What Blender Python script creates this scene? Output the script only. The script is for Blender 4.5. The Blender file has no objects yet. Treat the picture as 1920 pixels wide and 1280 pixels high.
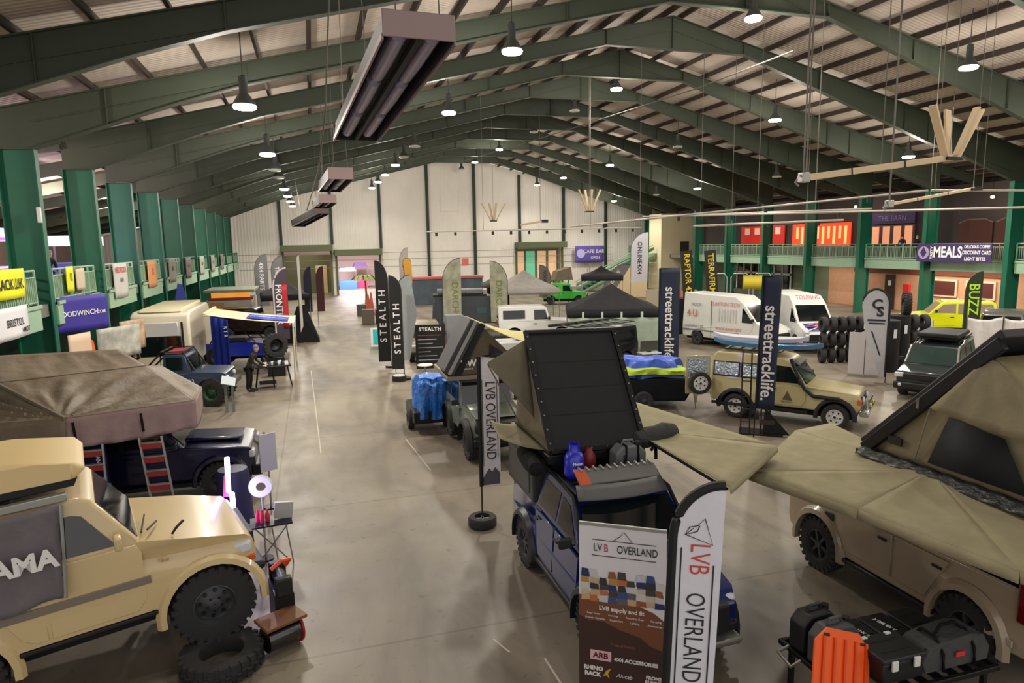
import bpy, bmesh, math, random
from math import sin, cos, tan, pi, radians, atan2, sqrt
from mathutils import Vector, Matrix, Euler
random.seed(7)
SC = bpy.context.scene
COL = SC.collection

# ------------------------------------------------------------------ camera
CAM_H, YAW, PITCH, ROLL, FPX = 6.0949, 0.286343, 0.146862, -0.0176787, 1250.0
def make_camera():
    cd = bpy.data.cameras.new('camera'); cam = bpy.data.objects.new('camera', cd); COL.objects.link(cam)
    fwd = Vector((sin(YAW)*cos(PITCH), cos(YAW)*cos(PITCH), -sin(PITCH)))
    right = Vector((cos(YAW), -sin(YAW), 0)); up = right.cross(fwd)
    r = right*cos(ROLL) + up*sin(ROLL); u = up*cos(ROLL) - right*sin(ROLL)
    m = Matrix.Identity(4)
    for i in range(3):
        m[i][0] = r[i]; m[i][1] = u[i]; m[i][2] = -fwd[i]
    m.translation = Vector((0, 0, CAM_H)); cam.matrix_world = m
    cd.sensor_width = 36; cd.lens = FPX/1920*36; cd.clip_start = .1; cd.clip_end = 400
    SC.camera = cam
make_camera()

# ------------------------------------------------------------------ world, exposure
wd = bpy.data.worlds.new('world'); SC.world = wd; wd.use_nodes = True
wd.node_tree.nodes['Background'].inputs[0].default_value = (1, .95, .9, 1)
wd.node_tree.nodes['Background'].inputs[1].default_value = 1.0
SC.view_settings.view_transform = 'Standard'; SC.view_settings.look = 'None'
SC.view_settings.gamma = 1; SC.view_settings.use_curve_mapping = False
SC.view_settings.exposure = 0.0
SC.cycles.max_bounces = 6; SC.cycles.diffuse_bounces = 3; SC.cycles.glossy_bounces = 3
SC.cycles.transmission_bounces = 4; SC.cycles.sample_clamp_indirect = 4
SC.cycles.use_denoising = True
SC.cycles.caustics_reflective = False; SC.cycles.caustics_refractive = False
BAY_LAMP_W = 1750.0      # power of each lit high bay lamp
SPILL = .36              # share that leaves the lamp sideways and upwards

# ------------------------------------------------------------------ materials
def lin(c):
    out = []
    for v in c[:3]:
        v = v/255.0
        out.append(v/12.92 if v <= .04045 else ((v+.055)/1.055)**2.4)
    return (*out, 1)
_M = {}
def mat(name, col, rough=.6, metal=0, coat=0, bump=0, bscale=40, vary=0, vscale=6, emit=0, alpha=1, spec=.5, bdist=.02, stretch=None, trans=0):
    if name in _M: return _M[name]
    m = bpy.data.materials.new(name); m.use_nodes = True; nt = m.node_tree; b = nt.nodes['Principled BSDF']
    b.inputs['Base Color'].default_value = lin(col); b.inputs['Roughness'].default_value = rough
    b.inputs['Metallic'].default_value = metal; b.inputs['Coat Weight'].default_value = coat
    b.inputs['Coat Roughness'].default_value = .08; b.inputs['Specular IOR Level'].default_value = spec
    b.inputs['Alpha'].default_value = alpha; b.inputs['Transmission Weight'].default_value = trans
    tc = nt.nodes.new('ShaderNodeTexCoord'); mp = nt.nodes.new('ShaderNodeMapping')
    nt.links.new(tc.outputs['Object'], mp.inputs[0])
    if stretch: mp.inputs['Scale'].default_value = stretch
    if vary:
        n = nt.nodes.new('ShaderNodeTexNoise'); n.inputs['Scale'].default_value = vscale; n.inputs['Detail'].default_value = 5
        nt.links.new(mp.outputs[0], n.inputs['Vector'])
        r = nt.nodes.new('ShaderNodeMapRange'); r.inputs[1].default_value = .3; r.inputs[2].default_value = .7
        r.inputs[3].default_value = 1-vary; r.inputs[4].default_value = 1+vary
        nt.links.new(n.outputs[0], r.inputs[0])
        mx = nt.nodes.new('ShaderNodeVectorMath'); mx.operation = 'SCALE'; mx.inputs[0].default_value = lin(col)[:3]
        nt.links.new(r.outputs[0], mx.inputs['Scale']); nt.links.new(mx.outputs[0], b.inputs['Base Color'])
    if bump:
        n2 = nt.nodes.new('ShaderNodeTexNoise'); n2.inputs['Scale'].default_value = bscale; n2.inputs['Detail'].default_value = 4
        nt.links.new(mp.outputs[0], n2.inputs['Vector'])
        bp = nt.nodes.new('ShaderNodeBump'); bp.inputs['Strength'].default_value = bump; bp.inputs['Distance'].default_value = bdist
        nt.links.new(n2.outputs[0], bp.inputs['Height']); nt.links.new(bp.outputs[0], b.inputs['Normal'])
    if emit:
        b.inputs['Emission Color'].default_value = lin(col); b.inputs['Emission Strength'].default_value = emit
    _M[name] = m
    return m
def paint(name, col, rough=.28, coat=.6, metal=0): return mat(name, col, rough, metal, coat)
def cloth(name, col, bump=.5, bscale=5): return mat(name, col, .85, bump=bump, bscale=bscale, vary=.09, vscale=3, spec=.2, bdist=.05)

GLASS = mat('car_glass', (16, 22, 24), .06, spec=.8)
GLASSG = mat('car_glass_green', (48, 66, 62), .08, spec=.8)
RUBBER = mat('tyre_rubber', (46, 45, 45), .85, bump=.3, bscale=60)
BLACK = mat('black_plastic', (22, 23, 25), .55)
BLACKM = mat('black_metal', (26, 27, 29), .4, .3)
BLACKC = cloth('black_cloth', (20, 20, 23), .3)
RIMG = mat('rim_grey', (66, 68, 72), .45, .2)
WIRE = mat('hanging_wire', (104, 100, 92), .7)
CHROME = mat('chrome', (200, 200, 205), .18, 1)
STEEL = mat('galvanised_steel', (165, 165, 160), .4, .7)
WHITEP = mat('white_paint', (228, 228, 224), .35, coat=.4)
WHITE = mat('white_print', (235, 232, 232), .6)
LENS = mat('lamp_lens', (215, 220, 225), .1, coat=.5)
ORANGEL = mat('indicator_lens', (210, 95, 40), .2, coat=.5)
REDL = mat('tail_lens', (110, 12, 16), .15, coat=.6)
WOOD = mat('brown_wood', (120, 78, 45), .6, vary=.2)
CARD = mat('cardboard', (175, 130, 88), .8, vary=.1)

# ------------------------------------------------------------------ mesh helpers
class MB:
    def __init__(s): s.v = []; s.f = []
    def add(s, vs, fs, M=None):
        o = len(s.v)
        s.v += [tuple(M @ Vector(p)) if M is not None else tuple(p) for p in vs]
        s.f += [tuple(i+o for i in f) for f in fs]; return s
    def box(s, c, d, rot=None, M=None):
        x, y, z = d[0]/2, d[1]/2, d[2]/2
        vs = [(i*x, j*y, k*z) for i in (-1, 1) for j in (-1, 1) for k in (-1, 1)]
        T = Matrix.Translation(Vector(c))
        if rot: T = T @ Euler(rot).to_matrix().to_4x4()
        if M is not None: T = M @ T
        return s.add(vs, [(0, 1, 3, 2), (4, 6, 7, 5), (0, 4, 5, 1), (2, 3, 7, 6), (0, 2, 6, 4), (1, 5, 7, 3)], T)
    def lo(s, a, b): return s.box([(a[i]+b[i])/2 for i in range(3)], [abs(b[i]-a[i]) for i in range(3)])
    def tube(s, pts, r, n=8, closed=False):
        pts = [Vector(p) for p in pts]; rings = []; N = len(pts)
        up = Vector((0, 0, 1))
        for i, p in enumerate(pts):
            a = pts[i-1] if (i or closed) else p; b = pts[(i+1) % N] if (i < N-1 or closed) else p
            t = (b-a).normalized(); u = up if abs(t.dot(up)) < .95 else Vector((1, 0, 0))
            e1 = t.cross(u).normalized(); e2 = t.cross(e1)
            rr = r[i] if isinstance(r, (list, tuple)) else r
            rings.append([p+(e1*cos(2*pi*k/n)+e2*sin(2*pi*k/n))*rr for k in range(n)])
        vs = [v for g in rings for v in g]; fs = []
        m = N if closed else N-1
        for i in range(m):
            j = (i+1) % N
            fs += [(i*n+k, i*n+(k+1) % n, j*n+(k+1) % n, j*n+k) for k in range(n)]
        if not closed: fs += [tuple(range(n)), tuple(range((N-1)*n, N*n))[::-1]]
        return s.add(vs, fs)
    def beam(s, a, b, w, h):
        """rectangular bar from a to b, w sideways, h vertical"""
        a, b = Vector(a), Vector(b); t = (b-a).normalized()
        u = Vector((0, 0, 1)) if abs(t.z) < .95 else Vector((0, 1, 0))
        e1 = t.cross(u).normalized()*w/2; e2 = e1.cross(t).normalized()*h/2
        vs = [p+i*e1+j*e2 for p in (a, b) for i, j in ((-1, -1), (1, -1), (1, 1), (-1, 1))]
        return s.add(vs, [(3, 2, 1, 0), (4, 5, 6, 7), (0, 1, 5, 4), (1, 2, 6, 5), (2, 3, 7, 6), (3, 0, 4, 7)])
    def lathe(s, prof, c=(0, 0, 0), axis='z', n=24, M=None, cap=True):
        vs = []
        for r, h in prof:
            for k in range(n):
                a = 2*pi*k/n
                if axis == 'z': vs.append((c[0]+r*cos(a), c[1]+r*sin(a), c[2]+h))
                elif axis == 'y': vs.append((c[0]+r*cos(a), c[1]+h, c[2]+r*sin(a)))
                else: vs.append((c[0]+h, c[1]+r*cos(a), c[2]+r*sin(a)))
        fs = []
        for i in range(len(prof)-1):
            fs += [(i*n+k, i*n+(k+1) % n, (i+1)*n+(k+1) % n, (i+1)*n+k) for k in range(n)]
        if cap:
            fs += [tuple(range(n))[::-1], tuple(range((len(prof)-1)*n, len(prof)*n))]
        return s.add(vs, fs, M)
    def cyl(s, c, r, h, axis='z', n=16, M=None):
        return s.lathe([(r, -h/2), (r, h/2)], c, axis, n, M)
    def prism(s, poly, w, cz=None):
        """poly in (x,z), w: half width number or function of (x,z), or (y0,y1)"""
        n = len(poly)
        if isinstance(w, tuple): L = [(x, w[1], z) for x, z in poly]; Rr = [(x, w[0], z) for x, z in poly]
        else:
            f = w if callable(w) else (lambda x, z: w)
            L = [(x, f(x, z), z) for x, z in poly]; Rr = [(x, -f(x, z), z) for x, z in poly]
        fs = [(i, (i+1) % n, n+(i+1) % n, n+i) for i in range(n)] + [tuple(range(n))[::-1], tuple(range(n, 2*n))]
        return s.add(L+Rr, fs)
    def grid(s, P, nu, nv, fn=None, thick=0):
        """bilinear patch P=(p00,p10,p11,p01) with optional offset fn(u,v)->Vector"""
        p00, p10, p11, p01 = [Vector(p) for p in P]; vs = []
        for j in range(nv+1):
            for i in range(nu+1):
                u, v = i/nu, j/nv
                p = p00*(1-u)*(1-v)+p10*u*(1-v)+p11*u*v+p01*(1-u)*v
                if fn: p = p+Vector(fn(u, v))
                vs.append(p)
        fs = [(j*(nu+1)+i, j*(nu+1)+i+1, (j+1)*(nu+1)+i+1, (j+1)*(nu+1)+i) for j in range(nv) for i in range(nu)]
        return s.add(vs, fs)
    def obj(s, name, m, parent=None, bevel=0, seg=2, smooth=True, loc=None, rot=None, solid=0, sub=0, ang=35):
        me = bpy.data.meshes.new(name); me.from_pydata([tuple(v) for v in s.v], [], s.f)
        bm = bmesh.new(); bm.from_mesh(me)
        big = [f for f in bm.faces if len(f.verts) > 4]
        if big: bmesh.ops.triangulate(bm, faces=big, ngon_method='EAR_CLIP')
        if not solid: bmesh.ops.recalc_face_normals(bm, faces=bm.faces)
        bm.to_mesh(me); bm.free()
        o = bpy.data.objects.new(name, me); COL.objects.link(o)
        if m: me.materials.append(m)
        if parent: o.parent = parent
        if loc is not None: o.location = loc
        if rot is not None: o.rotation_euler = rot
        if solid:
            md = o.modifiers.new('thickness', 'SOLIDIFY'); md.thickness = solid; md.offset = 0
        if bevel:
            md = o.modifiers.new('bevel', 'BEVEL'); md.width = bevel; md.segments = seg; md.limit_method = 'ANGLE'; md.angle_limit = radians(ang)
        if sub:
            md = o.modifiers.new('sub', 'SUBSURF'); md.levels = sub; md.render_levels = sub
        if smooth:
            me.shade_smooth() if hasattr(me, 'shade_smooth') else None
            try: me.set_sharp_from_angle(angle=radians(38))
            except Exception: pass
        return o
def thing(name, label, cat, loc=(0, 0, 0), rz=0, group=None, rot=None):
    o = bpy.data.objects.new(name, None); COL.objects.link(o); o.location = loc
    o.rotation_euler = rot if rot else (0, 0, rz); o['label'] = label; o['category'] = cat
    if group: o['group'] = group
    o.empty_display_size = .1
    return o
def tag(o, label, cat, group=None, kind=None):
    o['label'] = label; o['category'] = cat
    if group: o['group'] = group
    if kind: o['kind'] = kind
    return o
def struct(o): o['kind'] = 'structure'; return o
def copy_tree(o, parent=None):
    c = o.copy(); COL.objects.link(c); c.parent = parent
    for ch in list(o.children): copy_tree(ch, c)
    return c
def face(x, y): return -atan2(x, y)
def text(s, size, m, parent, loc, rot=(pi/2, 0, 0), align='CENTER', sx=1, name='lettering', ext=.002, space=1, bold=0, shear=0):
    cu = bpy.data.curves.new(name, 'FONT'); cu.body = s; cu.size = size; cu.align_x = align; cu.align_y = 'CENTER'
    cu.extrude = ext; cu.space_character = space; cu.offset = bold; cu.resolution_u = 3; cu.shear = shear
    t = bpy.data.objects.new(name, cu); COL.objects.link(t)
    dg = bpy.context.evaluated_depsgraph_get(); me = bpy.data.meshes.new_from_object(t.evaluated_get(dg))
    bpy.data.objects.remove(t); me.name = name
    o = bpy.data.objects.new(name, me); COL.objects.link(o); me.materials.clear(); me.materials.append(m)
    o.parent = parent; o.location = loc; o.rotation_euler = rot; o.scale = (sx, 1, 1)
    return o
DOWN = (pi/2, pi/2, 0)     # lettering running from top to bottom
UPW = (pi/2, -pi/2, 0)     # lettering running from bottom to top
# ================================================================== building
Y0 = 25.67; BAY = 6.0; YW = Y0+60
XL, XR, XRG = -8.4, 41.8, 18.0
def roof_z(x): return 17.2-.242*abs(x-XRG)
GREENG = mat('frame_grey_green', (62, 70, 56), .6, vary=.06, vscale=1.5)
GREEN = mat('column_green', (16, 96, 71), .5, vary=.08, vscale=1.2)
PALEG = mat('pale_green_panel', (152, 182, 156), .55, vary=.05)
PURL = mat('purlin_brown', (48, 38, 32), .7)

def floor_mat():
    m = bpy.data.materials.new('concrete_floor'); m.use_nodes = True; nt = m.node_tree; b = nt.nodes['Principled BSDF']
    N, L = nt.nodes, nt.links
    tc = N.new('ShaderNodeTexCoord')
    def noise(scale, det=5, sc=(1, 1, 1), dist=0):
        mp = N.new('ShaderNodeMapping'); mp.inputs['Scale'].default_value = sc; L.new(tc.outputs['Object'], mp.inputs[0])
        n = N.new('ShaderNodeTexNoise'); n.inputs['Scale'].default_value = scale; n.inputs['Detail'].default_value = det
        n.inputs['Distortion'].default_value = dist
        L.new(mp.outputs[0], n.inputs['Vector']); return n.outputs[0]
    def ramp(i, a, b_, c0, c1):
        r = N.new('ShaderNodeValToRGB'); r.color_ramp.elements[0].position = a; r.color_ramp.elements[1].position = b_
        r.color_ramp.elements[0].color = c0; r.color_ramp.elements[1].color = c1; L.new(i, r.inputs[0]); return r.outputs[0]
    def mul(a, c, f=1):
        x = N.new('ShaderNodeMix'); x.data_type = 'RGBA'; x.blend_type = 'MULTIPLY'; x.inputs[0].default_value = f
        L.new(a, x.inputs[6]); L.new(c, x.inputs[7]); return x.outputs[2]
    base = ramp(noise(.18, 6), .3, .7, lin((116, 106, 94)), lin((152, 142, 124)))
    st = ramp(noise(.5, 8, (1, .35, 1), 1.0), .34, .54, (.55, .53, .52, 1), (1, 1, 1, 1))
    sp = ramp(noise(5, 4), .27, .37, (.58, .56, .54, 1), (1, 1, 1, 1))
    sk = ramp(noise(1.6, 7, (1, .12, 1)), .3, .46, (.78, .77, .75, 1), (1, 1, 1, 1))
    fine = ramp(noise(40, 3), .3, .7, (.9, .9, .9, 1), (1.0, 1.0, 1.0, 1))
    c = mul(mul(mul(mul(base, st, .9), sp, .8), sk, .7), fine)
    br = N.new('ShaderNodeTexBrick'); br.offset = 0; br.inputs['Scale'].default_value = 1
    br.inputs['Brick Width'].default_value = 6; br.inputs['Row Height'].default_value = 6; br.inputs['Mortar Size'].default_value = .025
    br.inputs['Color1'].default_value = br.inputs['Color2'].default_value = (1, 1, 1, 1); br.inputs['Mortar'].default_value = (.66, .64, .6, 1)
    mp = N.new('ShaderNodeMapping'); mp.inputs['Location'].default_value = (1.2, 2.3, 0); L.new(tc.outputs['Object'], mp.inputs[0]); L.new(mp.outputs[0], br.inputs['Vector'])
    c = mul(c, br.outputs[0], .8)
    L.new(c, b.inputs['Base Color'])
    rr = N.new('ShaderNodeMapRange'); L.new(noise(1.2, 4), rr.inputs[0]); rr.inputs[3].default_value = .3; rr.inputs[4].default_value = .62
    L.new(rr.outputs[0], b.inputs['Roughness']); b.inputs['Specular IOR Level'].default_value = .4
    return m
FM = floor_mat()
fl = struct(MB().lo((-26, -6, -.3), (56, 106, 0)).obj('floor', FM, smooth=False))
for (x0, y0, x1, y1) in [(2.95, 15.2, 3.2, 20), (2.55, 7.7, 2.9, 8.4), (1.9, 7.5, 2.6, 7.56), (.9, 24, 1.0, 26)]:
    pass

# roof (two slopes) with corrugated liner and purlins
def roof_mat():
    m = mat('roof_liner', (196, 182, 170), .7, vary=.07, vscale=.4)
    nt = m.node_tree; b = nt.nodes['Principled BSDF']
    tc = nt.nodes.new('ShaderNodeTexCoord'); w = nt.nodes.new('ShaderNodeTexWave'); w.bands_direction = 'Y'; w.inputs['Scale'].default_value = 1.6
    nt.links.new(tc.outputs['Object'], w.inputs['Vector']); bp = nt.nodes.new('ShaderNodeBump'); bp.inputs['Strength'].default_value = .5; bp.inputs['Distance'].default_value = .05
    nt.links.new(w.outputs[1], bp.inputs['Height']); nt.links.new(bp.outputs[0], b.inputs['Normal'])
    return m
RM = roof_mat()
c = MB()
T = .12
zr = roof_z(XRG)+.25
for xa, xb in ((-10.2, XRG), (XRG, 47.0)):
    za, zb = roof_z(xa)+.28, roof_z(xb)+.28
    c.add([(xa, -3, za), (xb, -3, zb), (xb, YW+.2, zb), (xa, YW+.2, za), (xa, -3, za+T), (xb, -3, zb+T), (xb, YW+.2, zb+T), (xa, YW+.2, za+T)],
          [(0, 1, 2, 3), (4, 7, 6, 5), (0, 4, 5, 1), (2, 6, 7, 3), (1, 5, 6, 2), (0, 3, 7, 4)])
ceil_ = struct(c.obj('ceiling', RM, smooth=False))
pm = MB().box((0, (YW-3)/2, 0), (.09, YW+2.8, .26)).obj('purlin', PURL, ceil_, smooth=False)
first = True
for sgn in (-1, 1):
    x = XRG+sgn*.5
    while (x > -10 if sgn < 0 else x < 46):
        o = pm if first else pm.copy()
        if not first: COL.objects.link(o); o.parent = ceil_
        first = False
        o.location = (x, 0, roof_z(x)+.13); o.rotation_euler = (0, atan2(.242, 1)*(-1 if sgn < 0 else 1), 0)
        x += sgn*1.72

# portal frames
def frame_mesh():
    top = [(XL-1.05, roof_z(XL-1.05)-.02), (XRG, roof_z(XRG)-.02), (XR+1.05, roof_z(XR+1.05)-.02)]
    bot = [(XR+1.05, 9.37), (XR, 9.36), (XR-4.2, 10.75), (XR-7, 11.5), (22.2, 15.6), (14.4, 15.6), (-1.8, 11.66), (-4, 10.95), (XL, 9.36), (XL-1.05, 9.37)]
    m = MB(); m.prism(top+bot, .02)
    # flanges
    def fl(pts, off=0):
        for a, b in zip(pts[:-1], pts[1:]): m.beam((a[0], 0, a[1]+off), (b[0], 0, b[1]+off), .3, .04)
    fl(top); fl(bot[1:-1])
    # seam of the haunch and stiffeners
    m.beam((XL, 0, 10.2), (-1.8, 0, 11.75), .12, .03); m.beam((XR, 0, 9.9), (XR-7, 0, 11.6), .12, .03)
    for x in (-6.2, -1.8, 4, 10, 14.4, 18, 22.2, 27, 33, XR-7, XR-3):
        zt = roof_z(x)-.03
        zb = None
        bb = sorted(bot[1:-1])
        for a, b in zip(bb[:-1], bb[1:]):
            if a[0] <= x <= b[0]: zb = a[1]+(b[1]-a[1])*(x-a[0])/(b[0]-a[0])
        if zb: m.box((x, 0, (zt+zb)/2), (.03, .24, zt-zb))
    m.prism([(14.4, 15.62), (18, 16.6), (21.6, 15.62), (18, 16.52)], .05)
    return m
ORD = ['first', 'second', 'third', 'fourth', 'fifth', 'sixth', 'seventh', 'eighth', 'ninth', 'tenth', 'eleventh', 'twelfth', 'thirteenth', 'fourteenth', 'fifteenth']
fr0 = frame_mesh().obj('portal_frame', GREENG, smooth=False)
for i, k in enumerate(range(-3, 10)):
    o = fr0 if i == 0 else fr0.copy()
    if i: COL.objects.link(o)
    o.location = (0, Y0+BAY*k, 0)
    far = 'nearest to the camera' if k == -3 else ('closest to the far end wall' if k == 9 else ('at the %s left-hand column in view' % ORD[k] if k >= 0 else 'overhead, %s before the first left-hand column' % ['', 'just', 'second'][-k]))
    tag(o, 'grey-green steel roof portal frame '+far, 'roof frame', 'steel portal frames across the hall roof', 'thing')

# columns
def column(x, y, side, label, h=9.34, top=None, bottom=0):
    t = thing('steel_column', label, 'column', (x, y, 0), 0, 'green steel columns along the %s gallery' % side)
    t['kind'] = 'thing'
    s = -1 if side == 'left' else 1
    m = MB()
    m.lo((min(0, s*1.05), -.015, 0), (max(0, s*1.05), .015, h)); m.lo((-.02, -.16, 0), (.02, .16, h)); m.lo((s*1.05-.02, -.16, 0), (s*1.05+.02, .16, h))
    m.obj('column_shaft', GREEN, t, smooth=False)
    m = MB(); m.box((s*.52, 0, h-.01), (1.1, .34, .02)); m.obj('cap_plate', GREENG, t, smooth=False)
    return t
for i, k in enumerate(range(-1, 10)):
    w = 'nearest the camera' if k == -1 else ('%s in view from the left frame edge' % ORD[k])
    column(XL, Y0+BAY*k, 'left', 'left gallery green steel column, %s' % w)
for k in (0, 1, 2, 3, 4, 5, 6, 7, 9):
    w = '%s from the right frame edge' % ORD[k-1] if k >= 1 else 'just beyond the right frame edge'
    column(XR, Y0+BAY*k, 'right', 'dark green steel column of the right gallery, %s' % w)

# end wall with three openings
WALLM = mat('end_wall_panel', (238, 233, 224), .7, vary=.05, vscale=.3)
nt = WALLM.node_tree
tc = nt.nodes.new('ShaderNodeTexCoord'); wv = nt.nodes.new('ShaderNodeTexWave'); wv.inputs['Scale'].default_value = .9; nt.links.new(tc.outputs['Object'], wv.inputs['Vector'])
bp = nt.nodes.new('ShaderNodeBump'); bp.inputs['Strength'].default_value = .4; bp.inputs['Distance'].default_value = .05; nt.links.new(wv.outputs[1], bp.inputs['Height'])
nt.links.new(bp.outputs[0], nt.nodes['Principled BSDF'].inputs['Normal'])
OP = [(-3.3, 2.1, 5.5), (2.9, 8.0, 4.9), (26.1, 32.4, 5.4)]
w = MB()
xs = [-24]
for a, b, h in OP: xs += [a, b]
xs += [54]
for i in range(0, len(xs), 2): w.lo((xs[i], YW, 0), (xs[i+1], YW+.3, 7))
for a, b, h in OP: w.lo((a, YW, h), (b, YW+.3, 7))
w.prism([(-24, 7), (54, 7), (54, roof_z(54)+.2), (XRG, roof_z(XRG)+.2), (-24, roof_z(-24)+.2)], (YW, YW+.3))
struct(w.obj('wall_back', WALLM, smooth=False))
rails = MB()
for z in (5.15, 4.3, 3.4): rails.lo((XL, YW-.03, z), (40, YW, z+.05))
struct(rails.obj('trim_1', mat('wall_rail_grey', (150, 146, 140), .6), smooth=False))
for i, x in enumerate((-3.5, 2.4, 8.3, 14.3, 20.4, 26.5, 32.7, 38.9)):
    hz = roof_z(x)-.3
    z0 = {0: 6.3, 1: 6.3, 2: 5.7, 5: 6.2, 6: 6.2}.get(i, 0)
    p = MB().lo((x-.17, YW-.35, z0), (x+.17, YW-.02, hz)).obj('wall_post', mat('wall_post_green', (38, 52, 42), .6), smooth=False)
    tag(p, 'slim dark green vertical post on the pale end wall, %s from the left' % ORD[i], 'post', 'wall posts on the end wall', 'thing')
OLIVE = mat('canopy_olive', (88, 98, 66), .6)
for (a, b, h), lb in zip(OP, ('left-hand', 'middle', 'right-hand')):
    t = thing('door_canopy', 'olive green box canopy above the %s doorway in the end wall' % lb, 'canopy', ((a+b)/2, YW, h), 0, 'canopies over the end wall doorways')
    W = (b-a)/2+.3
    MB().lo((-W, -1.6, 0), (W, 0, .75)).obj('canopy_box', OLIVE, t, bevel=.04)
    m = MB()
    for s in (-1, 1): m.lo((s*(W-.2)-.12, -.25, -h), (s*(W-.2)+.12, -.02, 0))
    m.obj('door_jamb', OLIVE, t, smooth=False)
struct(MB().lo((2.15, YW+.32, 0), (2.75, YW+5.7, 5)).obj('wall_divider', mat('brown_end', (118, 88, 68), .7), smooth=False))
hp = tag(MB().lo((16.0, YW-.12, 10.2), (18.3, YW-.005, 12.9)).obj('wall_hatch', WALLM, bevel=.03), 'pale square hatch high in the middle of the end wall', 'hatch')
# rooms beyond the doorways
BW = mat('beyond_wall', (214, 196, 190), .8)
m = MB(); m.lo((-24, YW+19, 0), (54, YW+19.3, 7)); m.lo((-6, YW+.3, 6.2), (54, YW+19, 6.4)); m.lo((12, YW+.3, 0), (12.3, YW+19, 6.2))
struct(m.obj('wall_beyond', BW, smooth=False))
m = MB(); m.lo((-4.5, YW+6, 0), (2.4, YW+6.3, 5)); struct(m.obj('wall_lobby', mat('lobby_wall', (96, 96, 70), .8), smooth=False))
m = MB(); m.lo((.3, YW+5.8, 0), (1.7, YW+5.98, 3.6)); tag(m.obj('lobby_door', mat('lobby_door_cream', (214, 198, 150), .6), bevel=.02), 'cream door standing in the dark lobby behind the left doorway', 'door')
# coloured stalls seen through the middle doorway
def ballish(n, x, y, z, r, col, label):
    m = MB(); m.lathe([(r*.2, -r), (r*.8, -r*.6), (r, 0), (r*.8, r*.6), (r*.3, r)], n=12)
    tag(m.obj(n, mat('toy_'+n, col, .5), loc=(x, y, z)), label, 'inflatable')
def stall(x, y, w, d, h, c1, c2, label, name='market_stall'):
    t = thing(name, label, 'stall', (x, y, 0), 0)
    m = MB(); m.lo((-w/2, -d/2, 0), (w/2, d/2, h*.4)); m.obj('counter', c1, t, bevel=.02)
    m = MB(); m.prism([(-w/2, h*.85), (w/2, h*.85), (w*.4, h), (-w*.4, h)], d/2); m.obj('roof', c2, t)
    m = MB()
    for sx in (-1, 1):
        for sy in (-1, 1): m.tube([(sx*w*.48, sy*d*.48, 0), (sx*w*.48, sy*d*.48, h*.86)], .03, 6)
    m.obj('stall_frame', STEEL, t)
    return t
stall(4.6, YW+12, 2.4, 1.6, 3, mat('sblue', (70, 120, 190), .6), mat('scyan', (120, 200, 225), .6), 'blue and pale cyan stall seen through the middle doorway')
stall(6.6, YW+15, 2, 1.6, 3.6, mat('spink', (225, 70, 120), .6), mat('spurple', (100, 70, 140), .6), 'pink and purple stall seen through the middle doorway')
def room_light(x, y, z, sx, sy, p, col=(1, .93, .85)):
    ld = bpy.data.lights.new('room_light', 'AREA'); ld.shape = 'RECTANGLE'; ld.size = sx; ld.size_y = sy; ld.energy = p; ld.color = col
    o = bpy.data.objects.new('room_light', ld); COL.objects.link(o); o.location = (x, y, z)
    return o
for (x, y, p, c) in [(5.5, YW+8, 3200, (1, .85, .9)), (-1, YW+3, 200, (1, .9, .7)), (29, YW+8, 1500, (1, .8, .65))]:
    room_light(x, y, 6.0, 4, 4, p, c)
    t = thing('ceiling_light', 'square ceiling light panel in the room behind the %s doorway' % ('middle' if x == 5.5 else 'left' if x < 0 else 'right'), 'lamp', (x, y, 6.1))
    MB().box((0, 0, 0), (1.2, 1.2, .1)).obj('light_panel', mat('panel_glow', (255, 245, 225), .5, emit=3), t)
# mullioned shop front inside the right doorway
t = thing('glazed_screen', 'timber and glass screen filling the right-hand end wall doorway', 'screen', (29.2, YW+1.2, 0))
m = MB()
for x in (-3.1, -1.6, 0, 1.6, 3.1): m.box((x, 0, 2.6), (.28, .12, 5.2))
m.box((0, 0, 5.1), (6.4, .14, .3)); m.box((0, 0, 1.1), (6.4, .12, .2))
m.obj('screen_frame', mat('sage_frame', (110, 130, 100), .6), t, smooth=False)
for i, x in enumerate((-2.35, -.8, .8, 2.35)):
    MB().box((x, 0.02, 3.1), (1.2, .03, 3.7)).obj('glass_panel', mat('warm_glass', (232, 190, 150), .1, emit=.5) if i != 1 else mat('mint_glass', (120, 205, 165), .1, emit=.4), t)
# roller shutter strip for green left opening etc.
tag(MB().lo((18.6, YW-.06, 3.3), (19.5, YW-.02, 4.2)).obj('notice', mat('notice_pink', (214, 120, 110), .7)), 'small pink notice fixed low on the end wall', 'sign')
# left and right outer walls
struct(MB().lo((-24.3, -3, 0), (-24, YW+19, 9)).obj('wall_left', mat('left_wall', (160, 140, 130), .8), smooth=False))
struct(MB().lo((50, -3, 0), (50.3, YW, 10.5)).obj('wall_right', mat('right_wall', (150, 130, 118), .8), smooth=False))
# side aisle roofs
def side_roof(n, x0, z0, x1, z1, nm):
    m = MB(); m.add([(x0, -3, z0), (x1, -3, z1), (x1, YW, z1), (x0, YW, z0), (x0, -3, z0+.1), (x1, -3, z1+.1), (x1, YW, z1+.1), (x0, YW, z0+.1)],
          [(0, 1, 2, 3), (4, 7, 6, 5), (0, 4, 5, 1), (2, 6, 7, 3), (1, 5, 6, 2), (0, 3, 7, 4)])
    o = struct(m.obj(nm, RM, smooth=False))
    f = True
    for j in range(7):
        x = x0+(x1-x0)*(j+.5)/7; z = z0+(z1-z0)*(j+.5)/7
        MB().box((x, (YW-3)/2, z-.13), (.09, YW+2.8, .26)).obj('purlin', PURL, o, smooth=False)
    for k in range(-1, 10):
        MB().beam((x0, Y0+BAY*k, z0-.5), (x1, Y0+BAY*k, z1-.5), .2, .6).obj('rafter', GREENG, o, smooth=False)
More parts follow.
